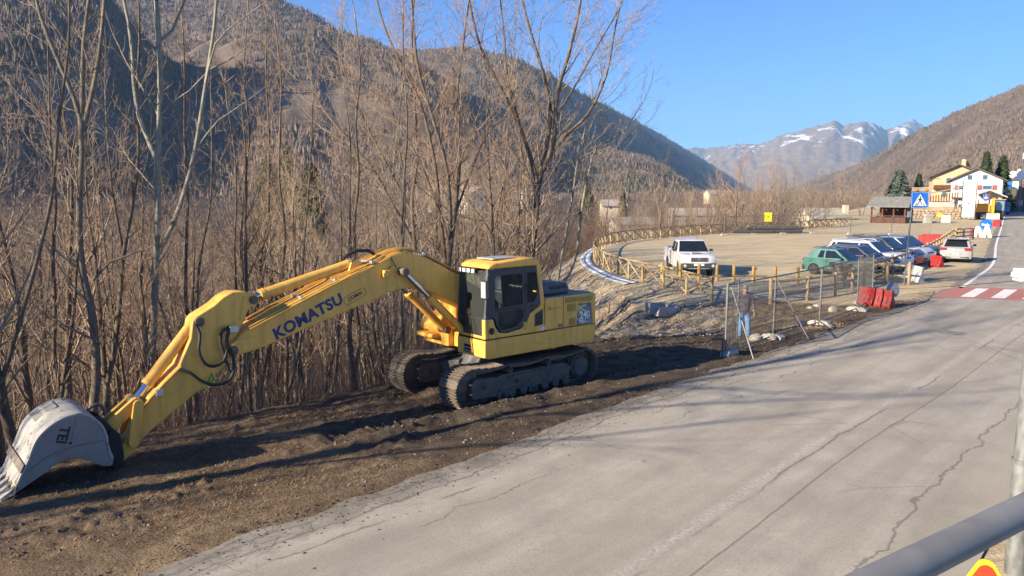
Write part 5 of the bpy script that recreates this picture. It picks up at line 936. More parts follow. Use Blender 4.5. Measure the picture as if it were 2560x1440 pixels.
for k, (x, y, L, z, rz) in enumerate(((26.0, 83.6, 4.5, .18, .10), (28.6, 84.0, 6, .18, .12), (27.6, 84.35, 6, .18, .05), (29.0, 84.1, 5.5, .52, .1), (28.4, 84.45, 6, .5, .16))): o = MB().lathe([(.13, -L / 2), (.17, -L / 2), (.17, L / 2), (.13, L / 2)], 14, 'x').build('drain_pipe', basic('pipe_black', (.06, .06, .063), .55), None, 40); o.location = (x, y, z); o.rotation_euler = (0, 0, rz); tag(o, 'black corrugated drain pipe in the pile by the far fence', 'pipe', 'black pipes piled in the car park')
# near lamp pole, railing, warning sign
lp = thing('lamp_pole', 'thick galvanised pole rising at the roadside in front of the viewer', 'pole', (5.87, 8.55, gz(5.87, 8.55))); t = NT('zinc'); v = t.coord('Object'); vo = t.node('ShaderNodeTexVoronoi'); t.put(vo.inputs['Vector'], t.scalev(v, (1, 1, .35))); vo.inputs['Scale'].default_value = 16; n = t.noise(6, 5, v); t.out(t.mix(t.ramp(t.math('ADD', t.math('MULTIPLY', vo.outputs['Distance'], .5), n), (.45, 0.), (.95, 1.)), (.08, .083, .079), (.18, .186, .178)), .6, .0); M_ZINC = t.m
MB().tube([(0, 0, -.2), (-.012, 0, 1.35), (-.012, 0, 1.36), (.04, 0, 9.0)], [.112, .108, .100, .07], 24).build('shaft', M_ZINC, lp, 60); MB().lathe([(.1, 1.32), (.118, 1.32), (.118, 1.37), (.1, 1.37)], 24, 'z', (-.012, 0, 0)).build('collar', M_ZINC, lp, 40)
cl = MB().bb(-.26, -.10, -.08, .08, 3.42, 3.56).bb(-.3, -.26, -.05, .05, 3.46, 3.52).build('cable_clamp', basic('clamp_white', (.72, .70, .62), .5), lp, None, .012); MB().cyl((-.16, -.09, 3.49), (-.16, -.075, 3.49), .03, n=12).build('bolt', M_STEEL, cl)
a, b = Vector((5.6, 8.55, 3.42)), aty(2110, 706, 33); cpts = [a.lerp(b, k / 24) - Vector((0, 0, .55 * 4 * (k / 24) * (1 - k / 24) * .3)) for k in range(25)]; tag(MB().tube(cpts, .004, 5).build('cable', M_BLACK, None, 60), 'thin dark cable strung from the pole across the road', 'cable')
ra, rb = aty(2205, 1462, .93), aty(2590, 1253, 1.17); rd = (rb - ra).normalized(); rd.z = 0; rd.normalize(); mid = (ra + rb) / 2
rl = thing('railing', 'galvanised tubular handrail in front of the viewer at the lower right', 'railing', (mid.x, mid.y, 2.7)); r0 = Vector((0, 0, mid.z - 2.7))
MB().tube([r0 - rd * 1.6, r0 + rd * 2.2], .0235, 24).build('top_rail', basic('rail_grey', (.19, .183, .17), .55, 0, .25, 9, (.2, .19, .18), .4), rl, 60); MB().tube([Vector((0, 0, .35)) - rd * 1.6, Vector((0, 0, .35)) + rd * 2.2], .017, 16).build('lower_rail', M_ZINC, rl, 60)
for k in (-1.5, 2.1): MB().cyl(rd * k, rd * k + Vector((0, 0, r0.z)), .021, n=16).build('post', M_ZINC, rl, 60)
wk = thing('walkway', 'concrete walkway edge below the handrail', 'walkway', (mid.x, mid.y, 0)); wk['kind'] = 'structure'; nrm = Vector((rd.y, -rd.x, 0)); S0 = Vector((0, 0, 2.6)); c4 = [S0 - rd * 1.8 - nrm * .05, S0 + rd * 2.4 - nrm * .05, S0 + rd * 2.4 + nrm * 1.6, S0 - rd * 1.8 + nrm * 1.6]
MB().add([*c4, *[p - Vector((0, 0, 2.62)) for p in c4]], [(0, 1, 2, 3), (7, 6, 5, 4), (0, 4, 5, 1), (1, 5, 6, 2), (2, 6, 7, 3), (3, 7, 4, 0)]).build('slab', M_CONC, wk)
ws = thing('warning_sign', 'red and yellow triangular warning sign tip at the bottom edge', 'road sign', (3.95, 6.05, 0), -.35); tip = 1.33; ws.rotation_euler = (-.12, 0, -.35)
def tri(s): 
    P = []; 
    for k in range(3):
        a = math.pi / 2 + k * 2 * math.pi / 3; c_ = (s * .86 * math.cos(a), s * .86 * math.sin(a))
        for j in range(7): b = a + (j / 6 - .5) * 2.09; P.append((c_[0] + s * .14 * math.cos(b), c_[1] + s * .14 * math.sin(b)))
    return P
for nm, s, y0, y1, mt in (('rim', .52, -.004, .02, basic('sign_yellow', (.78, .50, .02), .45)), ('panel', .475, -.010, -.0045, basic('sign_red', (.66, .045, .015), .4))): MB().prism([(x, z + tip - .52) for x, z in tri(s)], y0, y1).build(nm, mt, ws)
for k in (-.3, .3): MB().bar((k, .03, 0), (k * .6, .03, .6), .03, .03).build('leg', M_GALV, ws)

# ---------------------------------------------------------------- vehicles
M_TYRE = basic('tyre', (.025, .024, .023), .85, dirt=(.2, .16, .11), dirt_amt=.4); M_RIM = basic('alloy_rim', (.45, .45, .46), .35, .7); M_TRIM = basic('black_trim', (.03, .03, .032), .55); M_CGL = glass('car_glass', (.012, .016, .022), 0, .03); M_TAIL = basic('tail_lamp', (.24, .008, .014), .2); M_HEAD = basic('head_lamp', (.62, .66, .70), .1, .3); M_PLATE = basic('plate_white', (.62, .64, .66), .4); M_PBLUE = basic('plate_blue', (.02, .06, .30), .4)
def wheel(par, x, y, r, w=.20):
    s = 1 if y > 0 else -1; o = MB().lathe([(r * .62, -w / 2), (r * .9, -w / 2), (r, -w * .36), (r, w * .36), (r * .9, w / 2), (r * .62, w / 2)], 24, 'y', (x, y, r)).build('wheel', M_TYRE, par, 35)
    m = MB().lathe([(.02, s * w * .30), (r * .2, s * w * .34), (r * .2, s * w * .26), (r * .56, s * w * .30), (r * .62, s * w * .48), (r * .66, s * w * .48), (r * .66, s * w * .2), (.02, s * w * .15)], 24, 'y', (x, y, r)); m.build('rim', M_RIM, o, 35)
    h = MB()
    for k in range(5): a = k * 1.2566; h.box((0, 0, 0), (r * .13, .01, r * .22), M=Matrix.Translation((x + r * .4 * math.cos(a), y + s * w * .31, r + r * .4 * math.sin(a))) @ Matrix.Rotation(-a + math.pi / 2, 4, 'Y'))
    tag(h.build('rim_gap', M_TRIM, o), kind='stuff'); return o
def car(label, loc, rz, body, C):
    """a car from its side outline: nose, bonnet, cabin, tail, with real wheel arches"""
    L, W, H = C['L'], C['W'], C['H']; xf, xr, r = C['xf'], C['xr'], C['r']; ra = r + .05; zb = C.get('sill', .24); M = body
    o = thing(C.get('name', 'parked_car'), label, C.get('cat', 'car'), loc, rz, 'cars in the gravel car park'); wh = W / 2
    bot = []
    for xc in (xf, xr):
        a0 = math.asin(max(-1, min(1, (zb - r) / ra))); bot += [(xc + ra * math.cos(a), r + ra * math.sin(a)) for a in np.linspace(a0, math.pi - a0, 12)]
    poly = C['top'] + bot[::-1][0:0]
    # outline goes: top line from nose to tail, then back along the sill with the arches
    sill = [(C['tail_x'], zb + .04)] + bot[::-1] + [(C['nose_x'], zb + .02)]; poly = C['top'] + sill
    cx = 0; ys = [(-wh, .975), (-wh + .05, .995), (-wh * .55, 1.012), (0, 1.018), (wh * .55, 1.012), (wh - .05, .995), (wh, .975)]; n = len(poly); mb = MB(); V = []
    for y, s in ys:
        for x, z in poly: V.append((x * s, y, z if z < .5 else (.5 + (z - .5) * (1 if abs(y) < wh - .02 else .96))))
    Fc = [tuple(range(n)), tuple(reversed(range((len(ys) - 1) * n, len(ys) * n)))]
    for k in range(len(ys) - 1):
        for i in range(n): a, b = k * n + i, k * n + (i + 1) % n; Fc.append((a, b, b + n, a + n))
    mb.add(V, Fc); B = mb.build('body', M, o, 42)
    MB().bb(C['tail_x'] + .15, C['nose_x'] - .15, -wh + .22, wh - .22, zb - .05, .62).build('underbody', M_TRIM, o)
    # cabin
    g = C['cab']; y0, y1 = wh - .05, wh - .05 - C.get('tumble', .17); zmin, zmax = min(p[1] for p in g), max(p[1] for p in g)
    def yy(z): return y0 + (y1 - y0) * (z - zmin) / (zmax - zmin)
    V = [(x, yy(z), z) for x, z in g] + [(x, 0, z + (.02 if z > zmin + .3 else 0)) for x, z in g] + [(x, -yy(z), z) for x, z in g]; n = len(g)
    Fc = [tuple(range(n)), tuple(reversed(range(2 * n, 3 * n)))] + [(k * n + i, k * n + (i + 1) % n, (k + 1) * n + (i + 1) % n, (k + 1) * n + i) for k in range(2) for i in range(n)]
    cb_ = MB().add(V, Fc).build('cabin', C.get('cabmat', M), o, 35, .02)
    for w_ in C['wins']:
        for s in (1, -1):
            Q = [(x, s * (yy(z) + .004), z) for x, z in w_]; Q2 = [(x, s * (yy(z) - .01), z) for x, z in w_]; k = len(Q); MB().add(Q + Q2, [tuple(range(k)), tuple(reversed(range(k, 2 * k)))] + [(i, (i + 1) % k, k + (i + 1) % k, k + i) for i in range(k)]).build('side_window', M_CGL, cb_)
    def screen(nm, i, j, inset, s0=.06, s1=.94):
        a, b = Vector((g[i][0], 0, g[i][1])), Vector((g[j][0], 0, g[j][1])); d = b - a; nn = Vector((d.z, 0, -d.x)).normalized()
        if nn.x * (1 if i == 0 else -1) < 0: nn = -nn
        p, q = a + d * s0, a + d * s1; e = .012; m = MB(); ws_ = [(p, yy(p.z) - inset), (q, yy(q.z) - inset)]; vs_ = []
        for off in (e, -.02):
            for pt, w2 in ws_:
                for f in (-1, -.9, 0, .9, 1): vs_.append((pt.x + nn.x * (off + (.018 if f == 0 else 0)), w2 * f, pt.z + nn.z * off))
        m.add(vs_, [(k, k + 1, k + 6, k + 5) for k in range(4)] + [(k + 10, k + 15, k + 16, k + 11) for k in range(4)] + [(0, 5, 15, 10), (4, 14, 19, 9)]); m.build(nm, M_CGL, cb_)
    screen('windscreen', 0, 1, .05); nr = len(g) - 1; screen('rear_window', nr, nr - 1, C.get('rin', .08), C.get('rs0', .12), .92)
    for x in (xf, xr):
        for s in (1, -1): wheel(o, x, s * (wh - .11), r)
    zl, fx_ = C['zl'], C['nose_x']
    for s in (1, -1):
        MB().prism([(fx_ - .03, zl - .08), (fx_ + .0, zl), (fx_ - .16, zl + .10), (fx_ - .42, zl + .09), (fx_ - .30, zl - .04)], s * (wh - .36), s * (wh - .015)).build('headlight', M_HEAD, o, None, .015)
        zt = C['zt']; MB().prism([(C['tail_x'] - .012, zt - .10), (C['tail_x'] + .02, zt + .06), (C['tail_x'] + .24, zt + .05), (C['tail_x'] + .16, zt - .06)], s * (wh - C.get('tlw', .22)), s * (wh - .008)).build('tail_light', M_TAIL, o, None, .012)
        mx = C['mir']; mm = MB().box((mx[0], s * (wh + .09), mx[1]), (.09, .19, .13)).build('mirror', C.get('mirmat', M_TRIM), o, None, .03)
        for x in C.get('seams', ()): MB().bb(x - .006, x + .006, s * (wh - .012), s * (wh + .001), .36, zmin + .0).build('door_seam', M_TRIM, o)
        for x in C.get('handles', ()): MB().bb(x - .08, x + .08, s * (wh - .02), s * (wh + .022), zmin - .12, zmin - .09).build('door_handle', M if C.get('hbody', True) else M_TRIM, o)
    MB().bb(fx_ - .06, fx_ + .022, -wh * .42, wh * .42, zl - .08, zl + .04).build('grille', M_TRIM, o, None, .015); MB().bb(fx_ - .06, fx_ + .03, -wh * .8, wh * .8, zb + .06, zb + .17).build('lower_grille', M_TRIM, o, None, .02)
    pz = C.get('pz', .46); p = MB().bb(fx_ + .02, fx_ + .035, -.26, .26, pz - .055, pz + .055).build('number_plate', M_PLATE, o); q = MB().bb(C['tail_x'] - .035, C['tail_x'] - .015, -.26, .26, C['rpz'] - .055, C['rpz'] + .055).build('number_plate', M_PLATE, o)
    for s in (-.235, .235): MB().bb(C['tail_x'] - .038, C['tail_x'] - .0355, s - .025, s + .025, C['rpz'] - .055, C['rpz'] + .055).build('blue_band', M_PBLUE, q)
    for s in (-.235, .235): MB().bb(fx_ + .0355, fx_ + .038, s - .025, s + .025, pz - .055, pz + .055).build('blue_band', M_PBLUE, p)
    if C.get('rails'):
        for s in (1, -1): MB().tube([(g[1][0] - .2, s * (y1 - .06), zmax + .0), (g[1][0] - .3, s * (y1 - .06), zmax + .07), (g[2][0] + .0, s * (y1 - .06), zmax + .07), (g[2][0] - .15, s * (y1 - .06), zmax - .0)], .02, 8).build('roof_rail', C.get('railmat', M_TRIM), o, 60)
    if C.get('bars'):
        for x in (g[1][0] - .35, g[2][0] + .3): MB().bb(x - .03, x + .03, -y1, y1, zmax + .07, zmax + .11).build('roof_bar', M_TRIM, o, None, .01)
    if C.get('bumper'):
        for x0, x1 in ((fx_ - .22, fx_ + .03), (C['tail_x'] - .03, C['tail_x'] + .2)): MB().bb(x0, x1, -wh - .008, wh + .008, zb + .0, zb + .28).build('bumper', M_TRIM, o, None, .05)
    if C.get('clad'):
        for s in (1, -1): MB().bb(xr + ra + .02, xf - ra - .02, s * (wh - .02), s * (wh + .012), zb + .01, zb + .14).build('side_cladding', M_TRIM, o, None, .02)
    return o
def hatch(L, W, H, belt, wb, r, nose=.70, bon=.88, rear_s=.25, wsx=.95, est=False, **k):
    nx, tx = L / 2, -L / 2; xf, xr = wb / 2 + .02, -wb / 2 + .02; cow = nx - wsx; rt = tx + (.12 if est else rear_s) + .22
    top = [(nx, .44), (nx, nose - .10), (nx - .05, nose), (nx - .35, bon), (cow + .05, belt - .02), (cow - .25, belt), (tx + .22, belt + .02), (tx + .05, belt - .02), (tx, .70), (tx - .0, .42)]
    cab = [(cow + .02, belt - .01), (cow - .72, H - .06), (cow - 1.05, H), (rt + .15, H - .02), (rt - .0, H - .09), (tx + .10, belt + .01)]
    cab = [(cow + .02, belt - .01), (cow - .78, H - .03), (rt + .1, H - .02), (tx + .09, belt + .01)]
    h0, h1 = belt + .07, H - .12; ws = [[(cow - .30, h0), (cow - .80, h1), (cow - 1.28, h1), (cow - 1.28, h0)], [(cow - 1.36, h0), (cow - 1.36, h1), (rt + .42, h1), (rt + .30, h0)]]
    if est: ws.append([(rt + .22, h0), (rt + .34, h1), (rt + .16, h1 - .03), (rt + .0, h0 + .06)])
    return dict(dict(L=L, W=W, H=H, xf=xf, xr=xr, r=r, nose_x=nx, tail_x=tx, top=top, cab=cab, wins=ws, zl=nose - .04, zt=belt - .06, mir=(cow - .28, belt + .06), rpz=.52, seams=(cow - .1, cow - 1.32), handles=(cow - 1.15, cow - 2.05)), **k)
CH = Vector((.64, -.77, 0)).normalized(); CRZ = math.atan2(CH.y, CH.x); CS = Vector((.62, .785, 0))
P0 = Vector((17.45, 41.1, 0)) - CH * .0
pk = lambda k, f=0.0: tuple(P0 + CS * (2.62 * k) + CH * f)
car('small green hatchback with dark bumpers, nearest of the parked row', pk(0), CRZ, paint('car_green', (.010, .13, .11), .35, .12), hatch(3.41, 1.50, 1.43, .86, 2.16, .28, .70, .82, .30, .88, bumper=True, clad=True, rails=True, hbody=False))
car('dark blue car with black roof rails behind the green hatchback', pk(1, .35), CRZ, paint('car_darkblue', (.012, .018, .06), .25, .08), hatch(4.1, 1.74, 1.47, .92, 2.5, .31, .70, .9, .4, 1.05, rails=True))
car('silver white estate car with roof rails in the parked row', pk(2, .15), CRZ, paint('car_silver', (.60, .60, .63), .3, .06), hatch(4.55, 1.80, 1.60, .98, 2.68, .33, .76, .96, .3, 1.15, est=True, rails=True, railmat=M_RIM))
car('black sport utility car with roof bars in the parked row', pk(3, .3), CRZ, paint('car_black', (.012, .013, .018), .22, .06), hatch(4.5, 1.84, 1.68, 1.02, 2.66, .35, .80, 1.02, .3, 1.15, est=True, rails=True, bars=True))
car('white compact crossover with dark windows in the parked row', pk(4, .5), CRZ, paint('car_white', (.6, .6, .6), .3, .05), hatch(4.3, 1.80, 1.58, .98, 2.6, .34, .76, .98, .35, 1.1))
car('dark grey car at the far end of the parked row', pk(5, .35), CRZ, paint('car_grey', (.05, .055, .07), .28, .08), hatch(4.4, 1.80, 1.56, .97, 2.65, .33, .75, .96, .4, 1.1))
cor = car('silver hatchback parked on the shoulder facing up the road', (28.75, 49.9, .0), math.atan2(.85, .53), paint('car_corsa', (.29, .29, .285), .3, .06), hatch(4.0, 1.74, 1.49, .93, 2.51, .31, .70, .9, .34, 1.0, rpz=.56, tlw=.40, rs0=.10, mirmat=M_TRIM, rin=.14)); cor['group'] = 'road side car'
MB().lathe([(.01, -2.022), (.045, -2.022), (.045, -2.0), (.01, -2.0)], 14, 'x', (0, 0, .80)).build('badge', M_RIM, cor); MB().prism([(-1.72, 1.455), (-1.58, 1.50), (-1.3, 1.50), (-1.3, 1.47)], -.56, .56).build('spoiler', paint('car_corsa', (.5, .5, .49)), cor, None, .02); MB().bb(-2.03, -1.9, -.75, .75, .30, .40).build('rear_diffuser', M_TRIM, cor, None, .03)
# white double-cab pickup
W_ = paint('pickup_white', (.62, .63, .64), .3, .07); nx, tx = 2.6, -2.6
ptop = [(nx, .62), (nx, .98), (nx - .08, 1.08), (nx - .5, 1.16), (1.30, 1.20), (1.1, 1.20), (-.85, 1.22), (-.86, 1.26), (tx + .05, 1.27), (tx, 1.22), (tx, .62)]
pick = dict(name='pickup_truck', cat='pickup', L=5.2, W=1.80, H=1.83, xf=1.62, xr=-1.46, r=.38, sill=.42, nose_x=nx, tail_x=tx, top=ptop, cab=[(1.33, 1.19), (.62, 1.80), (-.62, 1.81), (-.88, 1.21)], wins=[[(1.02, 1.27), (.62, 1.70), (.22, 1.71), (.22, 1.27)], [(.12, 1.27), (.12, 1.71), (-.50, 1.71), (-.66, 1.27)]], zl=.96, zt=1.0, mir=(1.0, 1.30), rpz=.62, pz=.66, seams=(1.12, .17, -.82), handles=(.3, -.55), hbody=False, tumble=.16)
pu = car('white double cab pickup facing the camera on the gravel car park', (9.75, 42.6, 0), math.atan2(-1.0, -.02), W_, pick); pu['group'] = 'pickup in the car park'
MB().bb(tx + .08, -.90, -.72, .72, 1.20, 1.285).build('load_bed', M_TRIM, pu, None, .01); MB().bb(nx - .25, nx + .07, -.91, .91, .45, .74).build('bumper', basic('bumper_grey', (.045, .048, .055), .5), pu, None, .06); MB().bb(nx + .02, nx + .07, -.45, .45, .80, 1.03).build('chrome_grille', M_RIM, pu, None, .02); MB().bb(nx + .055, nx + .08, -.40, .40, .83, 1.0).build('grille', M_TRIM, pu, None, .01)
for z in (.88, .94): MB().bb(nx + .078, nx + .086, -.40, .40, z, z + .012).build('grille_bar', M_RIM, pu)
em = MB()
for sx_, sz_ in ((.075, .05), (.03, .05), (.075, .022)): em.tube([(nx + .088, sx_ * math.cos(a), .935 + sz_ * math.sin(a) + (.02 if sz_ < .03 else 0)) for a in np.linspace(0, 2 * math.pi, 17)], .007, 5)
em.build('emblem', M_RIM, pu); MB().bb(1.55, 1.95, -.28, .28, 1.165, 1.225).build('bonnet_scoop', W_, pu, None, .02); MB().bb(1.935, 1.962, -.24, .24, 1.175, 1.215).build('scoop_mouth', M_TRIM, pu); MB().cyl((-.1, .45, 1.82), (-.25, .45, 2.02), .008, n=5).build('aerial', M_TRIM, pu)
MB().bb(nx + .072, nx + .085, -.26, .26, .60, .71).build('number_plate', M_PLATE, pu)
for s in (.72, -.72): MB().lathe([(.01, nx + .075), (.07, nx + .075), (.085, nx + .06), (.01, nx + .05)], 14, 'x', (0, s, .60)).build('fog_lamp', M_HEAD, pu)
# ---------------------------------------------------------------- the man behind the fence
def skin(name, joints, edges, mat, par, sub=2, root=0):
    me = bpy.data.meshes.new(name); me.from_pydata([j[0] for j in joints], edges, []); o = link(name, me, par); bm = bmesh.new(); bm.from_mesh(me); ly = bm.verts.layers.skin.verify(); bm.verts.ensure_lookup_table()
    for i, j in enumerate(joints): r = j[1]; bm.verts[i][ly].radius = r if hasattr(r, '__len__') else (r, r); bm.verts[i][ly].use_root = (i == root)
    bm.to_mesh(me); bm.free(); me.materials.append(mat); m = o.modifiers.new('skin', 'SKIN'); m.use_smooth_shade = True; s = o.modifiers.new('sub', 'SUBSURF'); s.levels = sub; s.render_levels = sub; return o
M_SKIN = basic('skin', (.48, .27, .18), .6, var=.08); M_JEAN = basic('jeans', (.13, .25, .42), .9, var=.25, scale=5, bump=.2); M_SWEAT = basic('sweater', (.085, .068, .09), .95, var=.3, scale=9, bump=.4, bscale=60); M_CAP = basic('grey_hair', (.22, .21, .20), .9); M_SHOE = basic('boots', (.07, .05, .035), .8)
px_, py_ = 7.5, 24.7; per = thing('person', 'man in blue jeans and dark patterned jacket standing behind the open mesh panel', 'person', (px_, py_, gz(px_, py_) + .02), math.radians(172))
J = [((0, 0, .92), (.12, .085)), ((0, 0, 1.10), (.125, .085)), ((0, .02, 1.30), (.15, .09)), ((0, .03, 1.43), (.10, .07)), ((0, .055, 1.50), (.058, .058)), ((0, .10, 1.58), (.075, .085)), ((0, .12, 1.67), (.08, .095)),
     ((.09, 0, .86), .07), ((.11, .02, .48), .045), ((.13, -.01, .10), .032), ((.135, .07, .05), .025), ((-.09, 0, .86), .07), ((-.12, .03, .48), .045), ((-.15, -.01, .10), .032), ((-.155, .07, .05), .025),
     ((.20, .02, 1.40), .05), ((.26, .0, 1.14), .038), ((.27, .10, .90), .032), ((-.20, .02, 1.40), .05), ((-.27, -.01, 1.14), .038), ((-.29, .08, .90), .032)]
E_ = [(0, 1), (1, 2), (2, 3), (3, 4), (4, 5), (5, 6), (0, 7), (7, 8), (8, 9), (9, 10), (0, 11), (11, 12), (12, 13), (13, 14), (3, 15), (15, 16), (16, 17), (3, 18), (18, 19), (19, 20)]
bd = skin('body', J, E_, M_SKIN, per)
jk = [((0, 0, .80), (.195, .145)), ((0, 0, 1.08), (.19, .14)), ((0, .02, 1.30), (.212, .145)), ((0, .03, 1.44), (.13, .105)), ((0, .045, 1.49), .075), ((.21, .02, 1.40), .085), ((.27, .0, 1.14), .066), ((.275, .09, .95), .052), ((-.21, .02, 1.40), .085), ((-.28, -.01, 1.14), .066), ((-.295, .07, .95), .052)]; skin('jacket', jk, [(0, 1), (1, 2), (2, 3), (3, 4), (3, 5), (5, 6), (6, 7), (3, 8), (8, 9), (9, 10)], M_SWEAT, per)
jn = [((0, 0, 1.0), (.16, .12)), ((.095, 0, .80), .115), ((.115, .02, .48), .088), ((.135, -.01, .03), .078), ((-.095, 0, .80), .115), ((-.125, .03, .48), .088), ((-.155, -.01, .03), .078)]; skin('jeans', jn, [(0, 1), (1, 2), (2, 3), (0, 4), (4, 5), (5, 6)], M_JEAN, per)
for s in (1, -1):
    x0 = .14 if s > 0 else -.165; skin('boot', [((x0, -.09, .055), .07), ((x0, .06, .05), .065), ((x0 * 1.08, .22, .045), .055)], [(0, 1), (1, 2)], M_SHOE, per); hx, hy = (.275, .115) if s > 0 else (-.295, .095)
    for k in range(4): y = hy - .03 + k * .02; L = (.075, .085, .08, .06)[k]; skin('finger', [((hx, y, .845), .010), ((hx - s * .004, y + .006, .845 - L * .55), .009), ((hx - s * .016, y + .012, .845 - L), .008)], [(0, 1), (1, 2)], M_SKIN, per, 1)
    skin('palm', [((hx, hy, .905), (.022, .032)), ((hx, hy, .85), (.020, .038))], [(0, 1)], M_SKIN, per, 1); skin('thumb', [((hx, hy + .03, .885), .011), ((hx - s * .008, hy + .055, .85), .010), ((hx - s * .012, hy + .06, .82), .008)], [(0, 1), (1, 2)], M_SKIN, per, 1)
MB().blob((0, .095, 1.70), (.088, .105, .085), 2, 14, 9, .04).build('hair', M_CAP, per, 60); fc = MB(); fc.add([(-.016, .205, 1.63), (.016, .205, 1.63), (0, .235, 1.605), (0, .20, 1.66)], [(0, 1, 2), (0, 2, 3), (1, 3, 2), (0, 3, 1)]); fc.build('nose', M_SKIN, per)
for s in (1, -1): MB().blob((s * .032, .196, 1.655), (.013, .01, .009), 1, 8, 5, 0).build('eye', M_BLACK, per, 60); MB().blob((s * .083, .10, 1.635), (.012, .025, .035), 1, 8, 5, 0).build('ear', M_SKIN, per, 60)
MB().box((0, .197, 1.575), (.045, .008, .010)).build('mouth', basic('lips', (.35, .14, .11), .6), per)

# ---------------------------------------------------------------- village
M_PLW = basic('plaster_white', (.62, .60, .56), .85, var=.08, scale=1, dirt=(.5, .45, .38), dirt_amt=.3); M_PLO = basic('plaster_ochre', (.50, .36, .21), .85, var=.1, scale=1); M_PLC = basic('plaster_cream', (.56, .48, .34), .85, var=.12, scale=1); M_PLG = basic('plaster_grey', (.38, .35, .31), .9, var=.15, scale=1)
def slate(name, a, b):
    t = NT(name); v = t.coord('Object'); br = t.node('ShaderNodeTexBrick'); t.put(br.inputs['Vector'], v); br.inputs['Scale'].default_value = 2.2; br.inputs['Mortar Size'].default_value = .02; t.put(br.inputs['Color1'], a); t.put(br.inputs['Color2'], b); t.put(br.inputs['Mortar'], tuple(x * .5 for x in a)); n = t.noise(2, 5, v); t.out(t.mix(t.ramp(n, (.4, 0.), (.7, .5)), br.outputs['Color'], tuple(x * 1.3 for x in b)), .85); t.bump(n, .3, .05); return t.m
M_SLATE = slate('slate_roof', (.13, .13, .125), (.22, .215, .20)); M_LOSA = slate('stone_slab_roof', (.30, .27, .20), (.42, .38, .29)); M_TILE = slate('dark_tile_roof', (.075, .06, .05), (.13, .10, .08)); M_TILEP = slate('pale_tile_roof', (.30, .25, .22), (.42, .36, .32))
M_DWOOD = wood('dark_stained_wood', (.07, .03, .02), (.14, .065, .045)); M_SHUT = basic('shutter_red', (.22, .05, .05), .6); M_WINB = glass('window_glass', (.05, .10, .17), 0, .08); M_WFR = basic('window_frame', (.55, .52, .48), .6)
def house(label, X, Y, z0, rz, w, d, eave, peak, wall, roof, wins=(), ov=.5, gable_front=True, chim=None, door=None, name='house', cat='house', group=None):
    """gabled house; its front looks along -y"""
    o = thing(name, label, cat, (X, Y, z0), rz, group)
    if gable_front:
        MB().prism([(-w / 2, -4), (w / 2, -4), (w / 2, eave), (0, peak), (-w / 2, eave)], 0, d, 'y').build('wall', wall, o)
        sl = (peak - eave) / (w / 2)
        for s in (1, -1): R_ = MB().prism([(0, peak + .02), (s * (w / 2 + ov), eave - sl * ov + .02), (s * (w / 2 + ov), eave - sl * ov + .22), (0, peak + .24)], -ov, d + ov, 'y').build('roof', roof, o)
    else:
        MB().prism([(0, -4), (d, -4), (d, eave), (d / 2, peak), (0, eave)], -w / 2, w / 2, 'x').build('wall', wall, o); sl = (peak - eave) / (d / 2)
        for a, b in ((-ov, eave - sl * ov), (d + ov, eave - sl * ov)): R_ = MB().prism([(d / 2, peak + .02), (a, b + .02), (a, b + .22), (d / 2, peak + .24)], -w / 2 - ov, w / 2 + ov, 'x').build('roof', roof, o)
    if chim: MB().bb(chim[0] - .35, chim[0] + .35, chim[1] - .35, chim[1] + .35, chim[2], chim[3]).build('chimney', wall, R_)
    for u, z, ww, hh, *sh in wins:
        f = MB().bb(u - ww / 2, u + ww / 2, -.05, .05, z - hh / 2, z + hh / 2).build('window', M_WFR, o); MB().bb(u - ww / 2 + .07, u + ww / 2 - .07, -.07, -.052, z - hh / 2 + .07, z + hh / 2 - .07).build('pane', M_WINB, f)
        if sh:
            for s in (1, -1): MB().bb(u + s * (ww / 2 + .03), u + s * (ww / 2 + .03 + ww * .48), -.09, -.02, z - hh / 2, z + hh / 2).build('shutter', M_SHUT, f)
    if door: MB().bb(door[0] - .5, door[0] + .5, -.06, .03, 0, 2.1).build('door', M_DWOOD, o)
    return o
def XY(px, Y): return (px - 1280) / F_PX * Y * 1.0
def ZP(py, Y): return CAM_H - (py - 480) / F_PX * Y
Y = 140; hx = XY(2431, Y)
hw = house('white gabled house with red shutters beyond the yellow wheeled digger', hx, Y, 0, -.58, 7.9, 11, 6.6, 8.5, M_PLW, M_TILE, [(-1.1, 7.0, .85, .95), (1.25, 7.0, .85, .95), (-2.2, 5.2, 1.2, .85, 1), (1.7, 5.2, 1.5, .85, 1), (-2.6, 1.6, 1.0, 1.3), (2.4, 1.5, 1.0, 1.2)], .75, door=(.4,))
cn = MB(); cn.prism([(.3, 3.9), (2.2, 4.65), (4.9, 3.4), (4.9, 3.6), (2.2, 4.88), (.3, 4.12)], -2.6, -.05, 'y'); cn.build('entrance_canopy', M_PLG, hw); MB().bb(2.1, 2.4, -2.4, -2.1, 0, 4.5).build('canopy_post', M_DWOOD, hw); MB().bb(-3.8, -1.0, -1.3, -.02, 3.4, 3.65).build('balcony_floor', M_PLG, hw)
for k in range(9): MB().bb(-3.8 + k * .34, -3.76 + k * .34, -1.3, -1.26, 3.65, 4.6).build('baluster', M_WFR, hw)
MB().bb(-3.8, -1.0, -1.32, -1.24, 4.55, 4.63).build('handrail', M_WFR, hw)
Y = 152; ho = house('ochre house with balconies half hidden behind the white house', XY(2384, Y), Y, 0, -.42, 8.6, 9, 7.6, 9.6, M_PLO, M_TILE, [(-1.6, 6.6, .9, 1.2), (.6, 6.6, .9, 1.2), (-2.2, 3.9, .9, 1.1), (-.4, 3.9, .9, 1.1)], .9, chim=(1.2, 4, 8.4, 10.8))
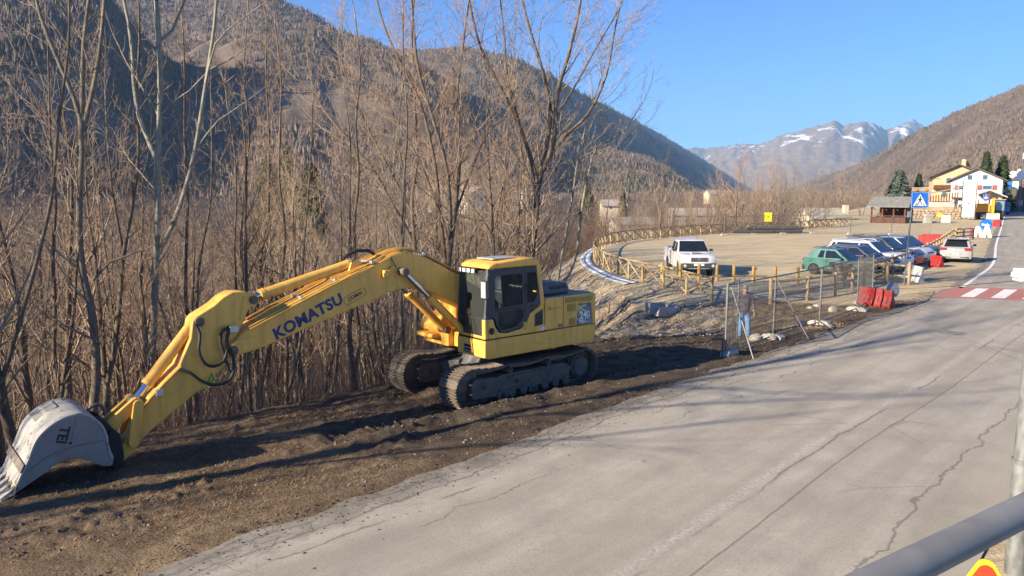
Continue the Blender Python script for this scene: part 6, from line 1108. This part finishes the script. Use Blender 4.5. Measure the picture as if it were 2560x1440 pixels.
MB().bb(-4.2, 1.2, -1.3, -.02, 5.0, 5.2).build('balcony_floor', M_DWOOD, ho); MB().bb(-4.2, 1.2, -1.32, -1.22, 5.2, 5.75).build('balcony_rail', M_DWOOD, ho); MB().bb(-4.2, 1.2, -1.3, -.02, 2.4, 2.6).build('balcony_floor', M_DWOOD, ho)
Y = 160; house('small cream house with a tiled roof left of the ochre house', XY(2325, Y), Y, 0, -.3, 6, 7, 4.2, 5.6, M_PLO, M_TILE, [(-1.4, 3.0, .8, 1.0), (1.2, 3.0, .8, 1.0)], .6, False)
Y = 133; tb = thing('balcony_block', 'grey terrace block with slatted railing below the white house', 'terrace', (XY(2348, Y), Y, 0), -.5); MB().bb(-2.6, 2.4, 0, 4, 0, 1.6).build('wall', M_PLC, tb); MB().bb(-2.8, 2.5, -.9, 3, 1.75, 2.7).build('parapet', M_PLG, tb); MB().prism([(-3.4, 3.7), (3.0, 5.2), (3.0, 5.4), (-3.4, 3.9)], -1.2, 3.5, 'y').build('roof', M_SLATE, tb)
for k in range(13): MB().bb(-2.6 + k * .4, -2.42 + k * .4, -.85, -.78, 2.7, 3.6 + k * .07).build('slat', M_DWOOD, tb)
# pavilion
pv = thing('timber_pavilion', 'dark timber pavilion with grey slate roof beside the car park', 'pavilion', (XY(2212, 111), 110.5, 0), -.68); w, d = 4.4, 4.6; sk_ = 1.6
for k in range(4):
    x = -w / 2 + k * w / 3; MB().bb(x - .1, x + .1, -.1, .1, 0, 2.4).build('post', M_DWOOD, pv)
    if k < 3: MB().bb(x + .12, x + w / 3 - .12, -.05, .05, .02, .85).build('parapet_board', M_DWOOD, pv); MB().bar((x + .1, 0, 2.3), (x + .6, 0, 1.75), .08, .08).build('brace', M_DWOOD, pv)
MB().bb(-w / 2, w / 2, -.1, .1, 2.28, 2.45).build('beam', M_DWOOD, pv); MB().bb(w / 2 - .06, w / 2 + .06, .12, d, 0, 2.30).build('side_wall', basic('shaded_boards', (.05, .03, .022), .9), pv); MB().bb(-w / 2, w / 2, d - .1, d, 0, 2.4).build('back_wall', M_DWOOD, pv)  # side wall darker than the other timber, its shade put into the colour
MB().add([(-w / 2 - .6, -.7, 2.36), (w / 2 + .6, -.7, 2.36), (w / 2 + .5, d / 2, 3.75), (-w / 2 - .5, d / 2, 3.75), (w / 2 + .6, d + .6, 2.36), (-w / 2 - .6, d + .6, 2.36), (-w / 2 - .6, -.7, 2.25), (w / 2 + .6, -.7, 2.25), (w / 2 + .6, d + .6, 2.25), (-w / 2 - .6, d + .6, 2.25)], [(0, 1, 2, 3), (3, 2, 4, 5), (0, 3, 5), (1, 4, 2), (0, 6, 7, 1), (1, 7, 8, 4), (4, 8, 9, 5), (5, 9, 6, 0), (6, 9, 8, 7)]).build('roof', M_SLATE, pv)
hu = house('low stone hut with a pale slab roof behind the car park fence', XY(2076, 124), 124, -1.6, .12, 6.6, 5.5, 1.9, 3.2, M_PLC, M_LOSA, [(-1.2, 1.0, .7, .8)], .35, False, chim=(3.0, 1.2, 2.0, 3.9), name='stone_hut', cat='hut')
# stone bank, kerb stones, clutter in front of the village
rw = thing('stone_wall', 'rough dry stone retaining wall below the houses', 'wall', (XY(2356, 128), 127.5, 0), -.45); rn = random.Random(4)
MB().bb(-5.2, 4.6, .25, 3.0, -.3, 1.9).build('bank', basic('dry_bank', (.34, .26, .16), 1.0, var=.3, scale=1), rw); SB = [MB().blob((0, 0, 0), (.34, .22, .2), k, 8, 5, .25).mesh('stone', basic('wall_stone', (.27, .22, .16), .95, var=.4, scale=.7), 50) for k in range(5)]
for row in range(4):
    x = -5.0
    while x < 4.4: s = rn.uniform(.7, 1.15); o = link('stone', SB[rn.randrange(5)], rw); o.location = (x, .2 + rn.uniform(-.06, .06), .2 + row * .36 + rn.uniform(-.05, .05)); o.scale = (s, 1, s * rn.uniform(.8, 1.2)); o.rotation_euler = (0, rn.uniform(-.1, .1), rn.uniform(-.2, .2)); x += s * .62
tag(MB().bb(-.5, .5, -.4, .4, 0, 1.1).build('white_cabinet', M_PLW, None, None, .05), 'white box cabinet on the gravel before the stone wall', 'cabinet').location = (XY(2361, 112), 112, 0)
tag(MB().bb(-.5, .5, -.4, .4, 0, 1.3).build('bin', M_PLG, None, None, .08), 'pale waste bin in front of the dark pavilion side', 'bin').location = (XY(2306, 111), 110, 0)
mx = thing('cement_mixer', 'small yellow cement mixer amid site clutter', 'cement mixer', (XY(2346, 113), 113, 0)); MB().lathe([(.15, -.5), (.5, -.2), (.55, .2), (.3, .65), (.24, .65)], 16, 'x', (0, 0, 1.0)).build('drum', basic('mixer_yellow', (.62, .36, .05), .5), mx, 40)
for s in (-.4, .4): MB().bar((s, -.3, 0), (s * .7, 0, 1.0), .07, .07).build('leg', M_SIGNB, mx)
tp = thing('blank_billboard', 'tall blank white panel on a steel frame beside the yellow wheeled digger', 'panel', (XY(2415, 123), 123, 0), -.5); MB().bb(-.85, .85, -.06, .06, .5, 5.9).build('sheet', M_SWHITE, tp, None, .02); MB().bb(.3, .33, -.068, -.061, .5, 5.9).build('seam', M_SIGNB, tp)
for s in (-.92, .95): MB().bb(s - .06, s + .06, -.10, .08, -.1, 6.1).build('frame_post', M_TRIM, tp)
for z in (.42, 6.05): MB().bb(-.95, .97, -.07, .07, z - .05, z + .05).build('frame_bar', M_SIGNB, tp)
MB().bar((-.9, .1, .3), (.9, .8, -.0), .07, .07).build('frame_foot', M_SIGNB, tp)
# wheeled digger
wd = thing('wheeled_excavator', 'orange yellow wheeled digger parked at the roadside by the houses', 'excavator', (XY(2471, 125), 124.5, 0), -.45); M_OY = machine_yellow('wheeled_digger_yellow', (.72, .36, .02), .3)
MB().bb(-2.2, -.35, -.4, 3.0, 1.15, 2.55).build('engine_body', M_OY, wd, None, .12); MB().bb(-2.3, 1.6, -.3, 3.0, .85, 1.15).build('chassis', M_TRIM, wd, None, .05); cbw = MB().bb(.25, 1.65, -.35, 1.6, 1.15, 3.15).build('cab', M_TRIM, wd, None, .12); MB().bb(.38, 1.52, -.372, -.352, 1.5, 3.0).build('windscreen', glass('digger_screen', (.12, .22, .30), 0, .1), cbw); MB().bb(.2, 1.7, -.5, 1.7, 3.15, 3.27).build('cab_roof', M_OY, wd, None, .05)
MB().prism([(-.6, 1.2), (-1.6, 3.4), (-1.9, 3.5), (-1.1, 1.2)], -.35, .05, 'x').build('boom', M_OY, wd, None, .04); MB().prism([(-1.6, 3.45), (-2.3, 3.3), (-2.2, .9), (-1.9, .9), (-1.85, 2.9)], -.32, .02, 'x').build('arm', M_OY, wd, None, .04); MB().prism([(-2.4, .1), (-1.8, .1), (-1.7, .8), (-1.9, 1.1), (-2.3, .9)], -1.0, .8, 'x').build('bucket', M_CONC, wd, None, .03)
for x in (-1.7, 1.4):
    for y in (.2, 2.4): wheel(wd, 0, 0, .5).matrix_local = Matrix.Translation((x, y, 0)) @ Matrix.Rotation(math.pi / 2, 4, 'Z')
MB().cyl((-1.9, 1.5, 2.5), (-1.9, 1.5, 3.2), .07, n=8).build('exhaust', M_TRIM, wd)
# roadside signs beyond the silver car
def at2(px, py): p = at(px, py, 0); return p.x, p.y
for (px, py), lab, mat in (((2438, 590), 'red barrier beside the white sign stands', M_REDPL), ((2492, 566), 'red barrier by the bucket of the wheeled digger', M_REDPL)): barrier(*at2(px, py), .4, mat, lab, 1.0, 1.0)
for (px, py), lab in (((2444, 592), 'white tapered plastic sign stand, left one of the pair'), ((2466, 594), 'white tapered plastic sign stand under the blue arrow roundel')):
    x, y = at2(px, py); o = thing('sign_stand', lab, 'sign stand', (x, y, 0), -.3); MB().prism([(-.45, 0), (-.12, 0), (0, .55), (.12, 0), (.45, 0), (.16, 1.05), (-.16, 1.05)], -.18, .18, 'y').build('stand', M_WHPL, o, None, .02)
x, y = at2(2466, 594); ar = thing('arrow_sign', 'blue round arrow sign mounted on the white stand', 'road sign', (x, y + .3, .75), -.3); MB().lathe([(.01, -.01), (.55, -.01), (.55, .01), (.01, .01)], 28, 'y', (.05, 0, .5)).build('plate', M_SBLUE, ar, 30); MB().prism([(-.32, .6), (.12, .52), (.10, .64), (.42, .40), (.02, .26), (.06, .38), (-.34, .44)], -.02, -.012, 'y').build('arrow', M_SWHITE, ar)
gt = thing('wooden_gate', 'timber rail frame at the end of the weathered fence', 'gate', (*at2(2388, 601), 0)); ga, gb = at(2388, 601, 0), at(2432, 598, 0)
for f in (0, .45, 1.0): p = ga.lerp(gb, f); rod('post', U_OLD, p, p + Vector((0, 0, 1.15)), .09, gt)
for h in (.35, .7, 1.02): rod('rail', U_NEW, ga + Vector((0, 0, h)), gb + Vector((0, 0, h)), .06, gt)
# signs and mast by the houses
es = thing('blue_sign', 'blue and white advertising sign on a blue pole near the houses', 'sign', (XY(2509, 150), 150, 0), -.5); MB().bb(-.1, .1, -.08, .08, 0, 6.6).build('pole', M_SBLUE, es); EB = MB().bb(0.1, 1.7, -.1, .1, 4.9, 6.4).build('board', M_SWHITE, es); MB().bb(.1, .75, -.12, -.105, 5.5, 6.4).build('blue_field', M_SBLUE, EB); m = text_mb('E', .7, .01, 0, .02); place_mb(m, frame((1.2, -.12, 5.95), (1, 0, 0), (0, 0, 1), (0, -1, 0))); m.build('lettering', M_SBLUE, EB); MB().bb(.95, 1.55, -.115, -.105, 5.1, 5.2).build('small_print', M_BLACK, EB); MB().bb(.95, 1.55, -.115, -.105, 5.3, 5.4).build('small_print', M_BLACK, EB)
p2 = thing('crossing_sign', 'distant blue pedestrian crossing sign in front of the white house', 'road sign', (XY(2456, 131), 131, 0)); MB().cyl((0, 0, 0), (0, 0, 4.4), .06, n=8).build('post', M_SIGNB, p2); ped_board(p2, 0, 3.6, .95, -.08)
ms = thing('antenna_mast', 'lattice antenna mast with white dishes at the road end', 'antenna mast', (XY(2538, 170), 170, 0), -.5); zt = ZP(388, 170)
for sx_ in (-.35, .35):
    for sy_ in (-.35, .35): MB().bar((sx_, sy_, 0), (sx_ * .6, sy_ * .6, zt), .08, .08).build('leg', M_GALV, ms)
for k in range(14): z = k * zt / 14; f = 1 - .4 * z / zt; MB().bar((-.35 * f, -.35 * f, z), (.35 * f, -.35 * f, z + zt / 14), .05, .05).build('lattice', M_GALV, ms)
for px, py, r in ((2535, 440, 1.0), (2522, 437, .75), (2534, 427, .32), (2548, 431, .3)): MB().lathe([(.02, .15), (r * .6, .05), (r, -.12), (r, -.2), (.02, -.2)], 20, 'y', ((px - 2538) / F_PX * 170, -.6, ZP(py, 170))).build('dish', M_SWHITE, ms, 40)
for px, py in ((2545, 400), (2541, 392), (2547, 410)): MB().bb((px - 2538) / F_PX * 170 - .1, (px - 2538) / F_PX * 170 + .1, -.5, -.3, ZP(py, 170) - .6, ZP(py, 170) + .6).build('panel_antenna', M_SWHITE, ms)
Y = 172; house('dark building under the antenna mast', XY(2530, Y), Y, 0, -.5, 5.5, 8, 4.6, 5.6, basic('dark_render', (.10, .085, .075), .9), M_TILE, [(-1.2, 2.0, .8, 1.1), (1.0, 2.0, .8, 1.1)], .4)
Y = 185; house('orange house at the right edge of the road end', XY(2582, Y), Y, 0, 0, 7, 8, 4.2, 5.6, M_PLO, M_TILE, [(-2.2, 3.0, .8, 1.1), (-1.0, 1.2, .8, 1.1)], .6)
bt = thing('blue_truck', 'small blue truck parked up the road', 'truck', (XY(2507, 152), 152, 0)); MB().bb(-1.0, 1.0, 0, 1.8, .55, 2.4).build('cab', basic('truck_blue', (.05, .30, .62), .35), bt, None, .15); MB().bb(-.85, .85, -.02, -.005, 1.45, 2.2).build('windscreen', M_CGL, bt); MB().bb(-1.05, 1.05, 1.9, 5.5, .7, 2.0).build('load_box', M_PLG, bt, None, .05)
for x in (-.85, .85):
    for y in (.6, 4.4): wheel(bt, 0, 0, .42).matrix_local = Matrix.Translation((x, y, 0)) @ Matrix.Rotation(math.pi / 2, 4, 'Z')
sl = thing('street_lamp', 'curved grey street lamp beside the pavilion', 'street lamp', (XY(2306, 118), 118, 0)); MB().tube(catmull([(0, 0, 0), (0, 0, 5.2), (.1, 0, 5.9), (.6, 0, 6.25), (1.6, 0, 6.4)], .4), .05, 8).build('pole', M_GALV, sl, 60); MB().box((1.8, 0, 6.4), (.6, .22, .12)).build('lantern', M_SIGNB, sl, None, .03)
fp = thing('person', 'distant person in dark clothes standing on the terrace below the houses', 'person', (XY(2376, 126), 125.2, 1.62), 2.8); skin('body', [((0, 0, .9), (.16, .12)), ((0, 0, 1.3), (.2, .13)), ((0, 0, 1.45), .07), ((0, 0, 1.62), .10), ((.1, 0, .5), .08), ((.11, .02, .05), .06), ((-.1, 0, .5), .08), ((-.11, .02, .05), .06), ((.25, 0, 1.1), .06), ((.26, .08, .85), .045), ((-.25, 0, 1.1), .06), ((-.26, .08, .85), .045)], [(0, 1), (1, 2), (2, 3), (0, 4), (4, 5), (0, 6), (6, 7), (1, 8), (8, 9), (1, 10), (10, 11)], basic('dark_clothes', (.05, .045, .05), .9), fp, 1)
# conifers ------------------------------------------------------------
t = NT('conifer_needles'); v = t.coord('Object'); M_NEED = t.out(t.mix(t.ramp(t.noise(1.3, 5, v, .7), (.35, 0.), (.65, 1.)), (.028, .045, .022), (.085, .115, .05)), .9, spec=.1); t = NT('blue_spruce_needles'); v = t.coord('Object'); M_NEEDB = t.out(t.mix(t.ramp(t.noise(1.2, 5, v, .7), (.35, 0.), (.65, 1.)), (.06, .085, .065), (.19, .23, .185)), .9, spec=.1)
def conifer_mesh(seed, mat, n=1500, fat=.28):
    rg = np.random.default_rng(seed); h = rg.uniform(.04, 1, n) ** .8; h = h * .97; R = fat * (1.02 - h) ** .85 + .008; a = rg.uniform(0, 6.28, n); lob = .82 + .3 * np.sin(a * 5 + h * 31) * np.sin(h * 40); rr_ = R * lob * rg.uniform(.45, 1.0, n) ** .6
    P = np.stack([np.cos(a) * rr_, np.sin(a) * rr_, h - rr_ * .25], -1); L = .035 + .07 * (1 - h) * rg.uniform(.6, 1.2, n); w = L * rg.uniform(.35, .6, n); d = np.stack([np.cos(a), np.sin(a), -.45 + rg.uniform(-.2, .3, n)], -1); s = np.stack([-np.sin(a), np.cos(a), rg.uniform(-.4, .4, n)], -1)
    V = np.stack([P - s * w[:, None], P + s * w[:, None], P + d * L[:, None], P - d * (L * .4)[:, None] + np.array([0, 0, .02])], 1); F = (np.array([(0, 1, 2), (1, 0, 3)])[None] + (np.arange(n) * 4)[:, None, None]).reshape(-1, 3)
    return np_mesh('crown', V.reshape(-1, 3), F, mat, None, False)
CON = [conifer_mesh(1, M_NEED, 1700, .20), conifer_mesh(2, M_NEED, 1700, .25), conifer_mesh(3, M_NEEDB, 2600, .36)]; CTR = MB().tube([(0, 0, -.05), (0, 0, .5), (0, 0, .97)], [.022, .014, .003], 7).mesh('trunk', M_BARK, 60)
def conifer(label, px, py_top, py_base, Y, k, w=1.0, group=None, z=None):
    x = XY(px, Y); zt = ZP(py_top, Y); zb = (gz(x, Y) if z is None else z); h = zt - zb; o = thing('spruce_tree', label, 'tree', (x, Y, zb), random.uniform(0, 6), group); o.scale = (h * w, h * w, h); link('trunk', CTR, o); link('crown', CON[k], o); return o
conifer('broad blue green spruce behind the pavilion roof', 2240, 420, 500, 137, 2, 1.15, z=0); conifer('small dark spruce between the broad spruce and the street lamp', 2288, 432, 500, 139, 0, 1.0, z=0); conifer('tall dark spruce behind the white house, left of two', 2452, 377, 480, 163, 1, .85, z=0); conifer('tall dark spruce behind the white house, right of two', 2493, 386, 480, 165, 1, .95, z=0); conifer('small spruce top showing over the ochre house roof', 2404, 402, 480, 175, 0, .7, z=0); conifer('thin spruce top left of the ochre house chimney', 2362, 412, 480, 178, 0, .7, z=0)
conifer('dark spruce deep in the wood left of the boom peak', 722, 372, 560, 95, 0, .8); conifer('second dark spruce deep in the wood, slightly lower', 782, 400, 560, 92, 0, .85); conifer('third spruce top in the wood, mostly hidden', 672, 395, 560, 100, 0, .8); conifer('lone dark spruce below the hillside right of the tall tree', 1556, 470, 560, 215, 0, .75); conifer('dark conifer beside the valley houses', 1468, 452, 540, 260, 1, 1.0); conifer('pair of far conifers above the stone hut, left', 1952, 478, 510, 520, 0, .7); conifer('pair of far conifers above the stone hut, right', 1962, 480, 510, 530, 0, .7)
# valley houses
def vh(label, px, py_base, Y, w, d, e, p, wall, roof, rz, wins=(), gf=False): 
    x = XY(px, Y); return house(label, x, Y, ZP(py_base, Y), rz, w, d, e, p, wall, roof, wins, .6, gf, group='houses of the valley')
vh('white lodge with red shuttered windows below the car park bank', 1592, 588, 190, 10.5, 7, 2.9, 4.2, M_PLW, M_SLATE, .12, [(-4.2 + k * 1.4, 1.6, .7, 1.1, 1) for k in range(7)]); vh('long low building with a pinkish roof beyond the far fence', 1752, 566, 235, 18, 8, 3.6, 5.4, M_PLG, M_TILEP, .1, [(-7.5 + k * 2.5, 1.8, 1.0, 1.2) for k in range(7)])
vh('white house with a broad pale roof seen through the bare trees', 1205, 512, 330, 13, 9, 4.5, 7.5, M_PLW, M_TILEP, .5, [(-3.5, 2.6, 1.1, 1.4), (0, 2.6, 1.1, 1.4), (3.5, 2.6, 1.1, 1.4)], True); vh('pale house left of the broad roofed valley house', 1105, 508, 345, 10, 9, 5, 7.5, M_PLC, M_TILEP, .2, [(-2.5, 3, 1.1, 1.4), (2.0, 3, 1.1, 1.4)]); vh('brown roofed house above the broad roofed valley house', 1190, 490, 380, 11, 9, 5, 7.5, M_PLO, M_TILE, .3, [(-2.5, 3, 1.1, 1.4), (2.0, 3, 1.1, 1.4)]); vh('small white house right of the tall dark tree', 1322, 508, 350, 9, 8, 4.2, 6.2, M_PLW, M_TILEP, -.2, [(-2, 2.6, 1.0, 1.3), (2, 2.6, 1.0, 1.3)]); vh('cream house beside the lone spruce in the valley', 1535, 540, 240, 7, 6, 3.4, 4.9, M_PLC, M_TILEP, .1, [(-1.2, 2.8, .9, 1.2)])
vh('long white building far up the valley', 1972, 517, 520, 15, 8, 2.6, 3.4, M_PLW, M_TILEP, .05, [(-5 + k * 2.5, 1.4, 1.4, .8) for k in range(5)]); vh('small grey house left of the long white building', 1922, 514, 510, 6, 6, 3.2, 5, M_PLG, M_SLATE, .2); vh('cream houses rising above the valley wood', 1783, 500, 480, 7, 7, 4, 6, M_PLC, M_TILEP, .3, [(-1, 2.5, 1, 1.2)])
# pylon
py = thing('power_pylon', 'faint lattice power pylon on the hillside', 'pylon', (XY(1492, 620), 620, ZP(478, 620))); 
for sx_ in (-2, 2): MB().bar((sx_, 0, 0), (sx_ * .2, 0, 17), .25, .25).build('leg', M_GALV, py)
for z, w in ((10, 4), (13, 3.4), (16, 2.6)): MB().bar((-w, 0, z), (w, 0, z), .2, .2).build('cross_arm', M_GALV, py)
# bare trees behind the car park and beside the village
rn = random.Random(12)
EXT = [(rn.uniform(1480, 2180), rn.uniform(78, 190)) for _ in range(52)]; EXT = [q for q in EXT if not inside(np.array([XY(*q)]), np.array([q[1]]), PLATEAU)[0]]
for k, (px, Y) in enumerate(EXT + list(((1500, 75), (1560, 88), (1640, 100), (1690, 104), (1735, 102), (1790, 108), (1850, 112), (1905, 118), (1960, 130), (2010, 138), (2150, 142), (2200, 150), (2110, 150), (1610, 120), (1870, 130), (2290, 170), (1760, 128), (1690, 140)))):
    put_tree(XY(px, Y), Y, rn.uniform(8.5, 12.5), rn.randrange(8), 'bare brown tree standing in the scrub beyond the car park fence', 'bare trees beyond the car park', twig=M_TWIGR if k % 3 == 0 else None)
for k in range(28):
    q = (rn.uniform(1640, 1930), rn.uniform(100, 165)) if k < 22 else (rn.uniform(1470, 1640), rn.uniform(95, 150))
    if not inside(np.array([XY(*q)]), np.array([q[1]]), PLATEAU)[0]: put_tree(XY(*q), q[1], rn.uniform(9, 14) if k < 22 else rn.uniform(8, 11), rn.randrange(8), 'taller bare tree rising above the scrub beyond the car park fence', 'taller bare trees beyond the car park', twig=M_TWIGR if k % 4 == 0 else None)
# ---------------------------------------------------------------- air
hz = MB().bb(-9000, 9500, -300, 17000, -140, 1700).build('haze', None) if False else None
hm = bpy.data.materials.new('haze_air'); hm.use_nodes = True; nn = hm.node_tree.nodes; nn.clear(); ou = nn.new('ShaderNodeOutputMaterial'); pvn = nn.new('ShaderNodeVolumePrincipled'); pvn.inputs['Density'].default_value = 7.0e-5; pvn.inputs['Color'].default_value = (.40, .66, 1.0, 1); pvn.inputs['Anisotropy'].default_value = .0; hm.node_tree.links.new(pvn.outputs[0], ou.inputs['Volume'])
hb = MB().bb(-9000, 9500, -300, 14500, -160, 1300).build('haze', hm); tag(hb, 'thin bluish air over the whole valley', 'haze', kind='stuff')
